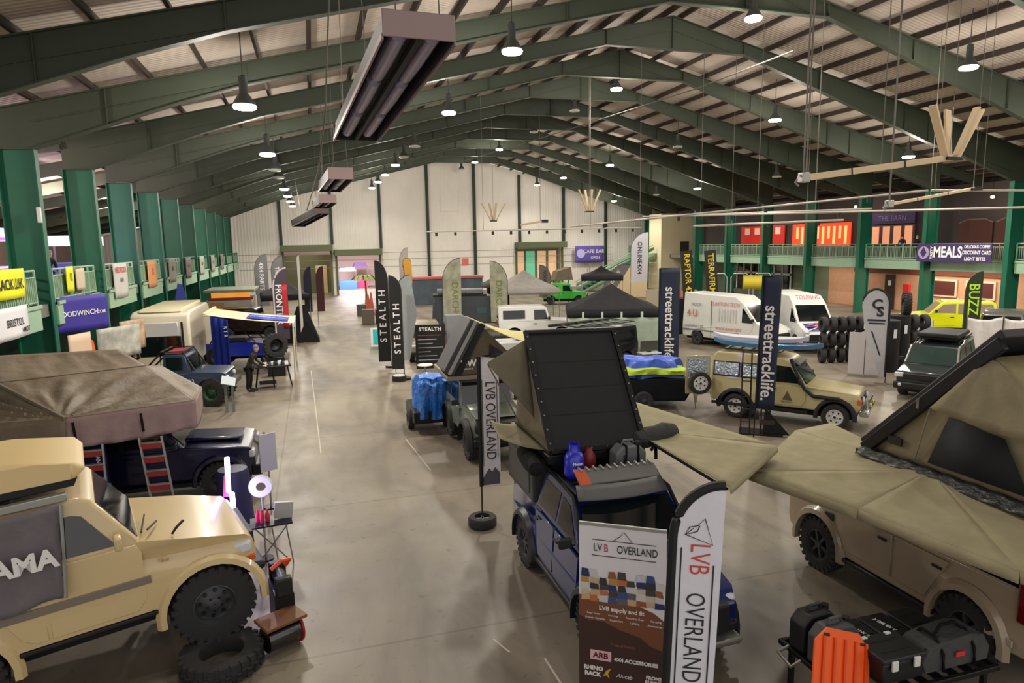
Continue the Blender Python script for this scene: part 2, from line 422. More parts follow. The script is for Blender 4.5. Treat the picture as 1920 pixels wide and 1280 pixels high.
side_roof(0, -9.5, 10.9, -24, 7.9, 'ceiling_left_aisle'); side_roof(1, 42.9, 11.2, 50, 9.6, 'ceiling_right_aisle')

# galleries
def gallery(side):
    s = -1 if side == 'left' else 1; X = XL if s < 0 else XR+.6
    x1 = -20 if s < 0 else 47
    g = struct(MB().lo((X+s*.1, 12, 3.95), (x1, YW, 4.35)).obj('floor_gallery_'+side, mat('gallery_slab', (112, 110, 100), .8), smooth=False))
    bays = range(-2, 10) if s < 0 else range(-1, 10)
    for k in bays:
        if s > 0 and k in (7, 8): continue
        ya = Y0+BAY*k+.2; yb = ya+BAY-.4
        if s < 0 and k == -2: pass
        nm = ('just before the %s column in view' % ORD[k+1]) if s < 0 else ('left of the %s column from the right' % ORD[k-1] if k > 0 else 'bay at the right frame edge' if k == 0 else 'bay beyond the right frame edge')
        t = thing('balcony_front', 'pale green balcony front of the %s gallery, %s' % (side, nm), 'balcony', (X, (ya+yb)/2, 0), 0, 'balcony fronts of the %s gallery' % side)
        L = (yb-ya)/2
        if s < 0:
            yb -= 1.1; L = (yb-ya)/2; t.location.y = (ya+yb)/2
            m = MB()
            for z in (3.66, 4.35, 4.55, 4.85, 5.15, 5.45): m.beam((0, L, z), (-.95, L+.95, z), .05, .06)
            for f in (.33, .66, 1.0): m.beam((-.95*f, L+.95*f, 3.66), (-.95*f, L+.95*f, 5.48), .05, .05)
            m.obj('return_rail', GREEN, t, smooth=False)
            MB().lo((-.03, -L, 4.5), (-.015, L, 5.26)).obj('infill_panel', mat('infill_pale', (168, 190, 160), .6, vary=.05), t, smooth=False)
        m = MB(); m.lo((-.08, -L, 3.62), (.08, L, 4.42)); m.lo((-.14, -L, 4.3), (.14, L, 4.42)); m.obj('fascia', PALEG, t, bevel=.01)
        m = MB(); m.tube([(0, -L, 5.49), (0, L, 5.49)], .035, 6); m.box((0, 0, 5.28), (.05, 2*L, .04)); m.box((0, 0, 4.5), (.05, 2*L, .04))
        n = int(2*L/.7)
        for j in range(n+1): m.box((0, -L+j*2*L/n, 4.93), (.05, .05, 1.12))
        m.obj('railing', PALEG if (s > 0 or k < 4) else GREEN, t, smooth=False)
        m = MB(); nb = int(2*L/.13)
        for j in range(nb): m.box((0, -L+(j+.5)*2*L/nb, 4.9), (.025, .03, .78))
        m.obj('bars', mat('rail_bars', (134, 160, 134), .6), t, smooth=False)
gallery('left'); gallery('right')
# walls behind the galleries, ground floor and first floor
struct(MB().lo((-12.6, 12, 0), (-12.4, YW, 3.95)).obj('wall_left_ground', mat('green_wall_dark', (32, 70, 52), .7, vary=.15, vscale=.5), smooth=False))
DARKW = mat('upper_dark_wall', (74, 64, 62), .8); 
struct(MB().lo((46.6, 20, 0), (46.8, 52, 3.95)).obj('wall_right_ground', mat('salmon_wall', (208, 160, 128), .75, vary=.06), smooth=False))
struct(MB().lo((46.6, 20, 4.35), (46.8, YW, 9.8)).obj('wall_right_upper', DARKW, smooth=False))
struct(MB().lo((46.6, 52, 0), (46.8, YW, 3.95)).obj('wall_right_far', mat('sage_wall', (120, 130, 108), .75), smooth=False))
# ================================================================== vehicle kit (local x forward, y left, z up)
def arc_bottom(x0, x1, sill, arches):
    """outline along the underside from x0 to x1 with wheel arch cut-outs (xc, zc, R)"""
    pts = [(x0, sill)]
    for xc, zc, R in arches:
        dz = max(-1, min(1, (sill-zc)/R)); a0 = math.asin(dz); dx = R*cos(a0)
        n = 12
        st, en = pi-a0, a0
        for i in range(n+1):
            a = st+(en-st)*i/n; pts.append((xc+R*cos(a), zc+R*sin(a)))
    pts.append((x1, sill)); return pts
_wheels = {}
def wheel_meshes(r, w, style, rimc, chunky, rr):
    key = (r, w, style, rimc.name, chunky, rr)
    if key in _wheels: return _wheels[key]
    m = MB(); m.lathe([(rr, -w*.42), (rr+.02, -w*.48), (r*.86, -w*.5), (r*.965, -w*.45), (r, -w*.33), (r, w*.33), (r*.965, w*.45), (r*.86, w*.5), (rr+.02, w*.48), (rr, w*.42)], axis='y', n=36, cap=False)
    m.lathe([(rr, w*.42), (rr, -w*.42)], axis='y', n=36, cap=False)
    if chunky:
        n = chunky
        for k in range(n):
            a = 2*pi*k/n
            for sy in (-1, 1):
                M = Matrix.Rotation(-a+(pi/n if sy > 0 else 0), 4, 'Y')
                m.box((r, sy*w*.36, 0), (.045, w*.28, 2*pi*r/n*.55), M=M)
                m.box((r*.95, sy*w*.475, 0), (.09, .02, 2*pi*r/n*.5), M=M)
                m.box((r+.002, sy*w*.11, 0), (.03, w*.2, 2*pi*r/n*.5), rot=(0, 0, .5*sy), M=M)
    tyre = m
    R = MB()
    R.lathe([(rr*1.02, .0), (rr*1.05, w*.44), (rr*.97, w*.46), (rr*.93, w*.38), (rr*.86, w*.2), (rr*.8, w*.16), (rr*.45, w*.22), (rr*.3, w*.36), (rr*.26, w*.38), (.01, w*.38)] if style == 'steel' else
            [(rr*1.02, .0), (rr*1.05, w*.44), (rr*.97, w*.46), (rr*.92, w*.3), (rr*.88, 0), (.01, -.02)], axis='y', n=32, cap=False)
    D = MB()
    if style == 'steel':
        for k in range(8):
            a = 2*pi*(k+.5)/8
            M = Matrix.Rotation(a, 4, 'Y') @ Matrix.Translation(Vector((rr*.66, w*.215, 0))) @ Matrix.Rotation(-.12, 4, 'Z')
            D.lathe([(rr*.1, -.012), (rr*.1, .012)], axis='y', n=10, M=M)
    elif style == 'slot':
        for k in range(6):
            a = 2*pi*(k+.5)/6
            D.box((rr*.66, w*.33, 0), (rr*.2, .02, rr*.22), M=Matrix.Rotation(a, 4, 'Y'))
        R.lathe([(rr*.9, w*.3), (rr*.3, w*.34), (rr*.25, w*.42), (.01, w*.42)], axis='y', n=32, cap=False)
        D.cyl((0, w*.42, 0), rr*.17, .04, 'y', 12)
    else:
        ns = 6 if style == 'spoke' else 5
        for k in range(ns):
            R.box((rr*.52, w*.3, 0), (rr*.86, .045, rr*.2), M=Matrix.Rotation(2*pi*k/ns, 4, 'Y'))
        R.cyl((0, w*.3, 0), rr*.26, .07, 'y', 16)
        D.cyl((0, w*.34, 0), rr*.12, .02, 'y', 12)
    for k in range(5):
        a = 2*pi*k/5; D.cyl((rr*.36*cos(a), w*.38 if style == 'steel' else w*.33, rr*.36*sin(a)), rr*.045, .03, 'y', 6)
    _wheels[key] = [tyre, R, D, None]
    return _wheels[key]
def wheel(parent, x, y, z, side, r=.38, w=.27, style='steel', rim=None, chunky=0, rr=None, steer=0, name='wheel'):
    """side +1 left, -1 right"""
    rim = rim or RIMG; rr = rr or r*.56
    c = wheel_meshes(r, w, style, rim, chunky, rr)
    if c[3] is None:
        t = c[0].obj(name, RUBBER, parent); ri = c[1].obj('rim', rim, t); d = c[2].obj('hub_detail', mat('rim_dark', (14, 14, 15), .5), t)
        c[3] = (t.data, ri.data, d.data)
    else:
        t = bpy.data.objects.new(name, c[3][0]); COL.objects.link(t); t.parent = parent
        for nm, me in (('rim', c[3][1]), ('hub_detail', c[3][2])):
            q = bpy.data.objects.new(nm, me); COL.objects.link(q); q.parent = t
    t.location = (x, y, z); t.rotation_euler = (0, random.random()*3, (0 if side > 0 else pi)+steer)
    return t

def vehicle(name, label, cat, loc, heading, paintm, L, w0, body, cabin, tumble=.12, zb=1.0, zt=1.85, nose=.08, wheels=(), wr=.38, ww=.27, style='steel', rimm=None, chunky=0,
            windows=(), screen=None, rear=None, doors=(), flare=None, flare_w=.08, glass=None, pitch=0, scale=1, group=None, sill=.42, bevel=.035, steer=0, chassis=True, zc=None, rr=None, handles=True, ends=.5, cabm=None):
    """body / cabin: outlines in (x,z). L: (xrear,xfront). wheels: x positions"""
    t = thing(name, label, cat, loc, 0, group); t.rotation_euler = Euler((0, -pitch, heading), 'XYZ'); t.scale = (scale,)*3
    glass = glass or GLASS
    def W(x, z):
        w = w0
        if z > zb: w -= tumble*(z-zb)/(zt-zb)
        if z < .6: w -= .05*(.6-z)/.3
        if x > L[1]-ends: w -= nose*((x-L[1]+ends)/ends)**2
        if x < L[0]+.3: w -= .5*nose*((L[0]+.3-x)/.3)**2
        return w
    t['w'] = 0
    m = MB(); m.prism(body, W)
    b = m.obj('body', paintm, t, bevel=bevel, seg=3)
    if cabin:
        m = MB(); m.prism(cabin, W); m.obj('cabin', cabm or paintm, t, bevel=bevel*1.2, seg=3)
    if chassis and wheels:
        m = MB(); m.lo((L[0]+.15, -w0+ww+.08, wr*.75), (L[1]-.15, w0-ww-.08, zb-.12))
        for xw in wheels: m.cyl((xw, 0, wr), .09, 2*(w0-.12), 'y', 10)
        m.obj('chassis', mat('underbody', (12, 12, 13), .8), t, smooth=False)
    zc = zc or wr
    for xi, xw in enumerate(wheels):
        for s in (1, -1):
            wheel(t, xw, s*(w0-ww*.5+.02), wr, s, wr, ww, style, rimm, chunky, rr, steer if xi == len(wheels)-1 else 0)
    if flare:
        for xw in wheels:
            for s in (1, -1):
                m = MB(); n = 14; R1 = wr+.09; R2 = wr+.2; a0, a1 = radians(-8), radians(188); vs = []; fs = []
                for i in range(n+1):
                    a = a0+(a1-a0)*i/n
                    ca, sa = cos(a), sin(a)
                    for (R, yy) in ((R1, w0-.06), (R1, w0+flare_w), (R2-.03, w0+flare_w*.8), (R2+.02, w0-.02)):
                        zz = wr+R*sa
                        y_ = yy-(tumble*max(0, (zz-zb))/(zt-zb))
                        vs.append((xw+R*ca, s*y_, zz))
                for i in range(n):
                    for k in range(4):
                        k2 = (k+1) % 4; fs.append((i*4+k, i*4+k2, (i+1)*4+k2, (i+1)*4+k))
                fs += [(0, 1, 2, 3), (n*4, n*4+1, n*4+2, n*4+3)]
                m.add(vs, fs); m.obj('wheel_arch', flare, t)
    for poly in windows:
        for s in (1, -1):
            m = MB(); n = len(poly)
            vs = [(x, s*(W(x, z)+.008), z) for x, z in poly]+[(x, s*(W(x, z)-.03), z) for x, z in poly]
            m.add(vs, [tuple(range(n)), tuple(range(n, 2*n))]+[(i, (i+1) % n, n+(i+1) % n, n+i) for i in range(n)])
            m.obj('side_window', glass, t, smooth=False)
    for d in doors:
        poly = d
        for s in (1, -1):
            m = MB(); n = len(poly)
            vs = [(x, s*(W(x, z)+.014), z) for x, z in poly]+[(x, s*(W(x, z)-.02), z) for x, z in poly]
            m.add(vs, [tuple(range(n)), tuple(range(n, 2*n))]+[(i, (i+1) % n, n+(i+1) % n, n+i) for i in range(n)])
            dd = m.obj('door', paintm, t, bevel=.01, seg=2)
            if handles:
                xm = min(p[0] for p in poly)+.16; zm = max(p[1] for p in poly)-.12
                MB().box((xm, s*(W(xm, zm)+.03), zm), (.17, .035, .035)).obj('door_handle', BLACK, dd, bevel=.01)
    def endglass(g, nm, off):
        (xa, za), (xb, zb_) = g[:2]; ins = g[2] if len(g) > 2 else .09
        d = Vector((xb-xa, 0, zb_-za)); nrm = Vector((d.z, 0, -d.x)).normalized()*off
        vs = []
        for o_ in (nrm, -nrm*2):
            for x, z, s in ((xa, za, 1), (xa, za, -1), (xb, zb_, -1), (xb, zb_, 1)):
                vs.append((x+o_.x, s*(W(x, z)-ins), z+o_.z))
        m = MB(); m.add(vs, [(0, 1, 2, 3), (4, 5, 6, 7), (0, 1, 5, 4), (1, 2, 6, 5), (2, 3, 7, 6), (3, 0, 4, 7)])
        m.obj(nm, glass, t, smooth=False)
    if screen: endglass(screen, 'windscreen', .012)
    if rear: endglass(rear, 'rear_window', .012)
    return t, W
def part_box(t, name, m, a, b, bevel=.01, both=False, rot=None):
    r = []
    for s in ((1, -1) if both else (1,)):
        A = (a[0], a[1]*s, a[2]); B = (b[0], b[1]*s, b[2])
        r.append(MB().lo(A, B).obj(name, m, t, bevel=bevel))
    return r
def round_lamp(t, x, y, z, r, m=None, name='headlamp', ring=True):
    o = MB().lathe([(r, -.03), (r, .02), (r*.8, .035), (.01, .045)], (x, y, z), 'x', 16, cap=False).obj(name, m or LENS, t)
    return o
def mirror(t, x, w, z, m=None):
    for s in (1, -1):
        o = MB().box((x, s*(w+.14), z), (.09, .2, .16)).beam((x, s*(w-.02), z-.05), (x, s*(w+.1), z-.03), .04, .04).obj('door_mirror', m or BLACK, t, bevel=.02)
def plate(t, x, z, s, facing=1, y=0, m=None):
    p = MB().box((x, y, z), (.02, .52, .12)).obj('number_plate', m or WHITE, t, bevel=.004)
    if s: text(s, .085, BLACK, p, (x+.012*facing, y, z), (pi/2, 0, pi/2*facing))
def roof_rack(t, x0, x1, w, z, m=None, nslat=7):
    m_ = MB()
    m_.tube([(x0, -w, z), (x1, -w, z), (x1, w, z), (x0, w, z)], .022, 6, closed=True)
    r = m_.obj('roof_rack', m or BLACKM, t)
    for i in range(nslat):
        x = x0+(x1-x0)*(i+.5)/nslat
        MB().box((x, 0, z-.02), (.09, 2*w, .02)).obj('slat', m or BLACKM, r, smooth=False)
    return r

CREAM = paint('cream_paint', (214, 190, 142)); NAVY = paint('navy_paint', (14, 18, 52)); BEIGE = paint('beige_paint', (190, 178, 132))
BLUEP = paint('metallic_blue_paint', (20, 44, 110), .22, 1, .35); SAGE = paint('sage_grey_paint', (118, 126, 114)); TAN = paint('tan_paint', (168, 152, 128), .3)
SLATE = paint('dark_slate_paint', (52, 58, 60), .25, .8, .3); VANW = paint('van_white', (226, 226, 222)); DEFBLUE = paint('defender_blue_paint', (38, 56, 82), .4)

# ---------------------------------------------------------------- foreground cream estate (front left)
AR = [(-1.6, .57, .69), (1.5, .57, .69)]
body = arc_bottom(-2.85, 2.12, .80, AR)+[(2.17, 1.0), (2.2, 1.22), (2.16, 1.40), (2.06, 1.50), (1.5, 1.66), (.68, 1.85), (-2.85, 1.84), (-2.92, 1.5), (-2.85, 1.0)]
cab = [(-2.84, 1.82), (.70, 1.83), (.2, 2.56), (.04, 2.64), (-2.5, 2.66), (-2.75, 2.5)]
CLOC, CH, CP = Vector((-3.41, 10.79, .153)), radians(17), radians(3)
lc, W = vehicle('estate_car', 'cream off-road estate car with its front wheel up on a loose tyre', 'car', tuple(CLOC), CH, CREAM, (-2.92, 2.2), 1.05, body, cab, .19, 1.5, 2.65, .16,
    wheels=(-1.6, 1.5), wr=.57, ww=.38, style='steel', chunky=26, windows=[[(-.25, 1.88), (.40, 1.88), (.06, 2.38), (-.06, 2.42), (-.25, 2.42)], [(-1.35, 1.88), (-.36, 1.88), (-.36, 2.42), (-1.3, 2.42)], [(-2.6, 1.88), (-1.46, 1.88), (-1.42, 2.42), (-2.45, 2.42)]],
    screen=((.66, 1.89), (.24, 2.5)), rear=((-2.82, 1.95), (-2.72, 2.45)), doors=[[(-.48, .86), (.52, .86), (.66, 1.02), (.68, 1.7), (.62, 1.82), (-.48, 1.82)], [(-.93, 1.2), (-.8, .95), (-.66, .86), (-.52, .86), (-.52, 1.82), (-1.45, 1.82), (-1.45, 1.32), (-1.15, 1.3)]], flare=CREAM, flare_w=.06, pitch=CP, rr=.30, ends=.7, zc=.57)
CM = Matrix.Translation(CLOC) @ Euler((0, -CP, CH)).to_matrix().to_4x4()
def on_car(x, y, z): return tuple(CM @ Vector((x, y, z)))
GREY2 = mat('stripe_grey', (128, 118, 105), .5)
for s in (1, -1):
    MB().lo((-2.8, s*1.06-.012, 1.23), (.74, s*1.06+.014, 1.34)).obj('side_stripe', GREY2, lc, bevel=.004)
    MB().box((2.0, s*.84, 1.29), (.28, .26, .2)).obj('headlamp', LENS, lc, bevel=.05)
    MB().box((2.1, s*.86, 1.1), (.14, .2, .08)).obj('indicator', ORANGEL, lc, bevel=.01)
MB().lo((2.12, -.6, 1.12), (2.24, .6, 1.36)).obj('grille', BLACK, lc, bevel=.01)
MB().lo((2.0, -.98, .86), (2.3, .98, 1.0)).obj('front_bumper', BLACK, lc, bevel=.05)
for s in (1, -1): MB().box((.42, s*1.14, 1.97), (.1, .2, .2)).obj('door_mirror', CREAM, lc, bevel=.03)
MB().tube([(.82, -.1, 1.9), (.72, -.8, 1.9)], .012, 6).obj('wiper', BLACK, lc)
MB().tube([(.95, -.4, 1.86), (.8, -.88, 1.95)], .015, 6).obj('wiper', BLACK, lc)
MB().tube([(1.1, -.86, 1.78), (1.17, -.9, 1.88), (1.27, -.84, 1.93)], .02, 6).obj('bonnet_bracket', BLACK, lc)
MB().box((.95, -1.045, 1.5), (.1, .02, .05)).obj('side_repeater', mat('amber_dim', (190, 160, 110), .3), lc, bevel=.01)
for s in (1, -1): MB().lo((-.95, s*1.06, .72), (.8, s*.96, .79)).obj('side_step', BLACK, lc, bevel=.02)
# hard-shell roof tent in cream
ht = thing('roof_tent', 'cream hard-shell roof tent on top of the cream estate car', 'roof tent', on_car(-1.2, 0, 2.90), 0); ht.rotation_euler = Euler((0, -CP, CH))
MB().prism([(-2.2, 0), (1.28, 0), (1.42, .08), (1.3, .2), (.6, .34), (-2.2, .42)], lambda x, z: .84-.2*z-(.14 if x > 1.33 else 0)).obj('shell', mat('shell_cream', (212, 186, 132), .5), ht, bevel=.05, seg=3)
MB().prism([(-2.2, -.12), (1.24, -.12), (1.3, 0), (-2.2, 0)], .76).obj('tray', BLACKM, ht, bevel=.01)
MB().lo((-2.2, -.96, -.24), (1.14, -.84, -.14)).obj('awning_rail', STEEL, ht, bevel=.01)
for x in (-1.5, .5): MB().lo((x-.03, -.8, -.25), (x+.03, .8, -.12)).obj('roof_bar', BLACKM, ht)
# grey side banner with lettering AMA
aw = thing('side_banner', 'dark grey cloth with big white capital letters hung on the cream car side', 'banner', on_car(-1.25, -1.14, 1.40), 0); aw.rotation_euler = Euler((0, -CP, CH))
GREYC = cloth('grey_cloth', (112, 106, 110), .5, 6)
MB().grid([(-1.1, 0, -.02), (.97, 0, .0), (1.1, .12, 1.24), (-1.1, .12, 1.24)], 24, 16, lambda u, v: (0, .02*sin(u*9+v*5)+.015*sin(u*23)*(1-v), .03*sin(u*15)*(1-v))).obj('cloth', GREYC, aw, solid=.008)
MB().tube([(1.12, .1, 1.26), (1.0, -.02, .02)], .022, 6).obj('edge_pole', STEEL, aw)
text('AMA', .33, WHITE, aw, (.64, -.075, .62), (pi/2-.08, 0, 0), bold=.014)
def loose_tyre(name, label, x, y, z, r, w, chunky, rot=(pi/2, 0, 0), grp=None, rim=False):
    m = wheel_meshes(r, w, 'steel', BLACKM, chunky, r*.56)
    m2 = MB(); m2.v = list(m[0].v); m2.f = list(m[0].f)
    o = m2.obj(name, RUBBER, None, loc=(x, y, z), rot=rot); tag(o, label, 'tyre', grp)
    if rim:
        m3 = MB(); m3.v = list(m[1].v); m3.f = list(m[1].f); m3.obj('rim', BLACKM, o)
    return o
loose_tyre('loose_tyre', 'chunky tyre lying flat under the front wheel of the cream car', -1.62, 9.92, .14, .56, .27, 24)
# winch, orange shackle and cable drum in front of the cream car
t = thing('winch_display', 'black electric winch with orange hook on the ground by the cream car nose', 'winch', (-.80, 10.75, .2), .2)
MB().cyl((0, 0, .62), .1, .5, 'y', 16).obj('winch_drum', BLACKM, t)
MB().box((0, -.3, .62), (.26, .16, .3)).obj('gearbox', BLACK, t, bevel=.03)
MB().box((0, .3, .62), (.26, .16, .3)).obj('motor', BLACK, t, bevel=.03)
MB().tube([(-.15, -.15, .86), (.02, -.1, .95), (.16, 0, .9), (.1, .05, .8)], .035, 8).obj('hook', mat('orange_paint', (220, 80, 30), .4), t)
MB().lo((-.15, -.35, -.2), (.15, .35, .5)).obj('stand', BLACKM, t, bevel=.01)
t = thing('cable_drum', 'black cylinder with red end disc in front of the loose tyre', 'drum', (-.80, 10.1, .24), .5)
MB().cyl((0, 0, 0), .2, .5, 'x', 20).obj('drum', mat('gloss_black', (10, 10, 10), .12, coat=1), t)
MB().cyl((.27, 0, 0), .23, .03, 'x', 20).obj('end_disc', mat('red_disc', (150, 40, 40), .5), t)
MB().lo((-.3, -.2, .2), (.35, .25, .25)).obj('board', WOOD, t, bevel=.01)

# ---------------------------------------------------------------- navy vehicle with brown roof tent
AR = [(-1.5, .45, .56), (1.5, .45, .56)]
body = arc_bottom(-2.6, 2.2, .55, AR)+[(2.3, .7), (2.3, 1.0), (2.2, 1.22), (1.9, 1.28), (.7, 1.36), (-2.6, 1.34)]
cab = [(-1.6, 1.3), (.75, 1.34), (.2, 1.9), (-1.6, 1.95)]
nv, W = vehicle('pickup_truck', 'dark navy pickup truck underneath the brown roof tent', 'truck', (-3.95, 18.0, 0), 0, NAVY, (-2.6, 2.3), .95, body, cab, .15, 1.2, 1.95, .1,
    wheels=(-1.5, 1.5), wr=.46, ww=.32, chunky=22, windows=[[(-.55, 1.42), (.48, 1.42), (.1, 1.82), (-.55, 1.84)], [(-1.5, 1.42), (-.65, 1.42), (-.65, 1.84), (-1.5, 1.84)]],
    screen=((.72, 1.4), (.26, 1.85)), doors=[[(-.6, .6), (.55, .6), (.7, .8), (.7, 1.3), (-.6, 1.32)]], flare=NAVY, steer=-.1)
MB().lo((2.2, -.92, .5), (2.45, .92, .78)).obj('front_bumper', BLACKM, nv, bevel=.04)
MB().tube([(2.4, -.6, .78), (2.42, -.6, 1.15), (2.42, .6, 1.15), (2.4, .6, .78)], .035, 8).obj('bull_bar', BLACKM, nv)
for s in (1, -1): MB().box((2.22, s*.74, 1.05), (.14, .3, .2)).obj('headlamp', LENS, nv, bevel=.04)
mirror(nv, .55, .9, 1.45)
MB().prism([(.6, 1.38), (1.9, 1.33), (2.0, 1.4), (.7, 1.47)], .45).obj('bonnet_scoop', NAVY, nv, bevel=.04)
MB().lo((-2.6, -.98, .4), (1.0, -.9, .5)).obj('side_step', BLACKM, nv)
# navy tarpaulin wall hanging below the tent
tp = thing('side_curtain', 'navy cloth curtain hanging below the brown tent behind the left ladder', 'curtain', (-5.9, 16.3, .25))
MB().grid([(-1.5, 0, 0), (1.25, 0, 0), (1.25, 0, 1.75), (-1.5, 0, 1.75)], 40, 6, lambda u, v: (0, .05*sin(u*40), 0)).obj('cloth', cloth('navy_cloth', (30, 30, 62), .4), tp, solid=.01)
text('OLAND', .12, WHITE, tp, (1.1, -.08, 1.3), DOWN, bold=.003)
BROWN = mat('brown_canvas', (112, 98, 82), .62, bump=.7, bscale=3.5, vary=.12, vscale=2, bdist=.06); BROWN2 = cloth('brown_annex_cloth', (150, 128, 122), .5, 3)
rt = thing('roof_tent', 'big brown canvas roof tent over the dark navy truck', 'roof tent', (0, 0, 0))
rv = random.Random(3)
def wr(a, fu, fv, ph=0):
    return lambda u, v: (0, 0, a*sin(pi*u)*sin(pi*v)*(sin(fu*u*6+fv*v*4+ph)+.6*sin(fu*u*13-fv*v*9+ph*2))-.10*sin(pi*u)*sin(pi*v))
def wrf(a, mode):
    def f(u, v):
        if mode == 1: an = atan2(v+.02, u+.02)
        elif mode == 2: an = atan2(v+.02, 1.02-u)
        else: an = u*1.4
        r = sqrt(u*u+v*v) if mode != 2 else sqrt((1-u)**2+v*v)
        e = min(1, 6*min(u, 1-u, v, 1-v)+.05)
        return (0, 0, e*(a*.55*sin(an*19+1.3*sin(r*5))+a*.3*sin(an*37+r*4))-.10*sin(pi*u)*sin(pi*v))
    return f
A = (-5.15, 15.65, 2.62); B = (-2.72, 16.05, 2.72); Cc = (-4.15, 18.4, 3.2); D = (-6.9, 17.2, 3.2); E1 = (-5.05, 19.6, 3.5); F = (-7.8, 19.6, 3.5)
m = MB(); m.grid((A, B, Cc, D), 70, 44, wrf(.07, 1)); m.obj('front_slope', BROWN, rt, solid=.02)
m = MB(); m.grid((D, Cc, E1, F), 30, 14, wrf(.04, 0)); m.obj('top_slope', BROWN, rt, solid=.02)
m = MB(); m.grid((B, (-2.9, 18.2, 2.6), (-4.2, 20.2, 2.9), Cc), 12, 12, wr(.02, 1, 1)); m.obj('end_slope', BROWN, rt, solid=.02)
G = (-8.6, 15.9, 2.6)
m = MB(); m.grid((G, A, D, (-9.3, 19.6, 3.4)), 50, 40, wrf(.09, 2)); m.obj('side_slope', BROWN, rt, solid=.02)
m = MB(); m.tube([A, D, F], .05, 6); m.obj('ridge_seam', BROWN, rt)
m = MB(); m.tube([D, Cc], .025, 6); m.obj('pole_sleeve', mat('brown_seam', (84, 70, 58), .8), rt)
def hang(a, b, h0, h1, n=30, dip=.1, f=5, ph=0, out=(0, -.06, 0)):
    a, b = Vector(a), Vector(b)
    return MB().grid((a+Vector((0, 0, -h0))+Vector(out), b+Vector((0, 0, -h1))+Vector(out), b, a), n, 8, lambda u, v: (0, .035*sin(u*f*6+ph)*(1-v), -dip*sin(pi*u*1.0)*(1-v)))
hang(A, B, .62, .6, dip=.05).obj('annex_valance', BROWN2, rt, solid=.015)
hang(G, A, .9, .62, dip=.3, f=3).obj('side_valance', BROWN, rt, solid=.015)
hang(B, (-2.9, 18.2, 2.6), .6, .5, 10).obj('end_valance', BROWN2, rt, solid=.015)
MB().beam((-3.75, 15.72, 2.6), (-3.72, 15.68, 2.2), .05, .02).obj('strap', BLACKC, rt)
MB().beam((-5.0, 15.58, 2.55), (-4.96, 15.55, 2.1), .05, .02).obj('strap', BLACKC, rt)
MB().box((-5.35, 15.56, 2.12), (.4, .03, .1)).obj('maker_patch', mat('patch_dark', (60, 34, 30), .8), rt)
MB().lo((-7.6, 16.4, 2.0), (-3.0, 18.9, 2.16)).obj('base_board', BLACKM, rt, bevel=.01)
def ladder(label, x0, y0, z0, x1, y1, z1, w, n, rungred=True):
    t = thing('tent_ladder', label, 'ladder', (x1, y1, z1), 0, 'ladders under the brown roof tent')
    d = Vector((x0-x1, y0-y1, z0-z1))
    for s in (-.5, .5): MB().beam((s*w, 0, 0), (d.x+s*w, d.y, d.z), .035, .06).obj('rail', STEEL, t)
    RR = mat('rung_red', (150, 44, 36), .5)
    for i in range(n):
        f = (i+.6)/n; c = d*f
        r = MB().beam((c.x-w/2, c.y, c.z), (c.x+w/2, c.y, c.z), .09, .03).obj('rung', STEEL, t, bevel=.005)
        MB().beam((c.x-w/2+.02, c.y-.04, c.z-.07), (c.x+w/2-.02, c.y-.04, c.z-.07), .02, .11).obj('grip', RR, r)
ladder('aluminium ladder with red treads under the tent, nearer the truck nose', -3.62, 15.75, 2.05, -3.3, 15.2, 0, .44, 7)
ladder('aluminium ladder with red treads at the left end of the brown tent', -4.75, 15.7, 2.0, -4.6, 15.1, 0, .44, 7)
# glowing whip light
t = thing('light_whip', 'glowing blue-white light whip with a red flag beside the cream car bonnet', 'light', (-1.70, 12.95, 0))
MB().cyl((0, 0, .03), .16, .06, 'z', 20).obj('base', BLACKM, t)
MB().tube([(0, 0, .06), (0, 0, .95)], .02, 8).obj('pole', BLACKM, t)
MB().tube([(0, 0, .85), (-.0, 0, 1.55), (-.06, 0, 1.6), (-.04, 0, 2.25)], .045, 8).obj('glow_tube', mat('glow_blue', (190, 185, 255), .4, emit=14), t)
MB().prism([(-.16, 1.5), (-.04, 1.5), (-.04, 2.0), (-.12, 1.9)], .01).obj('flag', mat('red_flag', (200, 40, 60), .6), t)
ld = bpy.data.lights.new('whip_light', 'POINT'); ld.energy = 45; ld.color = (.35, .3, 1); ld.shadow_soft_size = .15
o = bpy.data.objects.new('whip_light', ld); COL.objects.link(o); o.parent = t; o.location = (.0, -.12, 1.45)
# dark speaker-like tub behind the whip
t = thing('wheel_bag', 'dark blue round tub beside the front of the navy truck', 'tub', (-1.95, 15.2, 0))
MB().lathe([(.42, 0), (.42, .05), (.38, .06), (.33, 1.25), (.3, 1.32), (.02, 1.34)], n=28).obj('tub', mat('tub_blue', (36, 34, 74), .5), t)
MB().lathe([(.44, .02), (.44, .1), (.40, .12)], n=28, cap=False).obj('rim_band', mat('tub_rim', (130, 140, 180), .5), t)
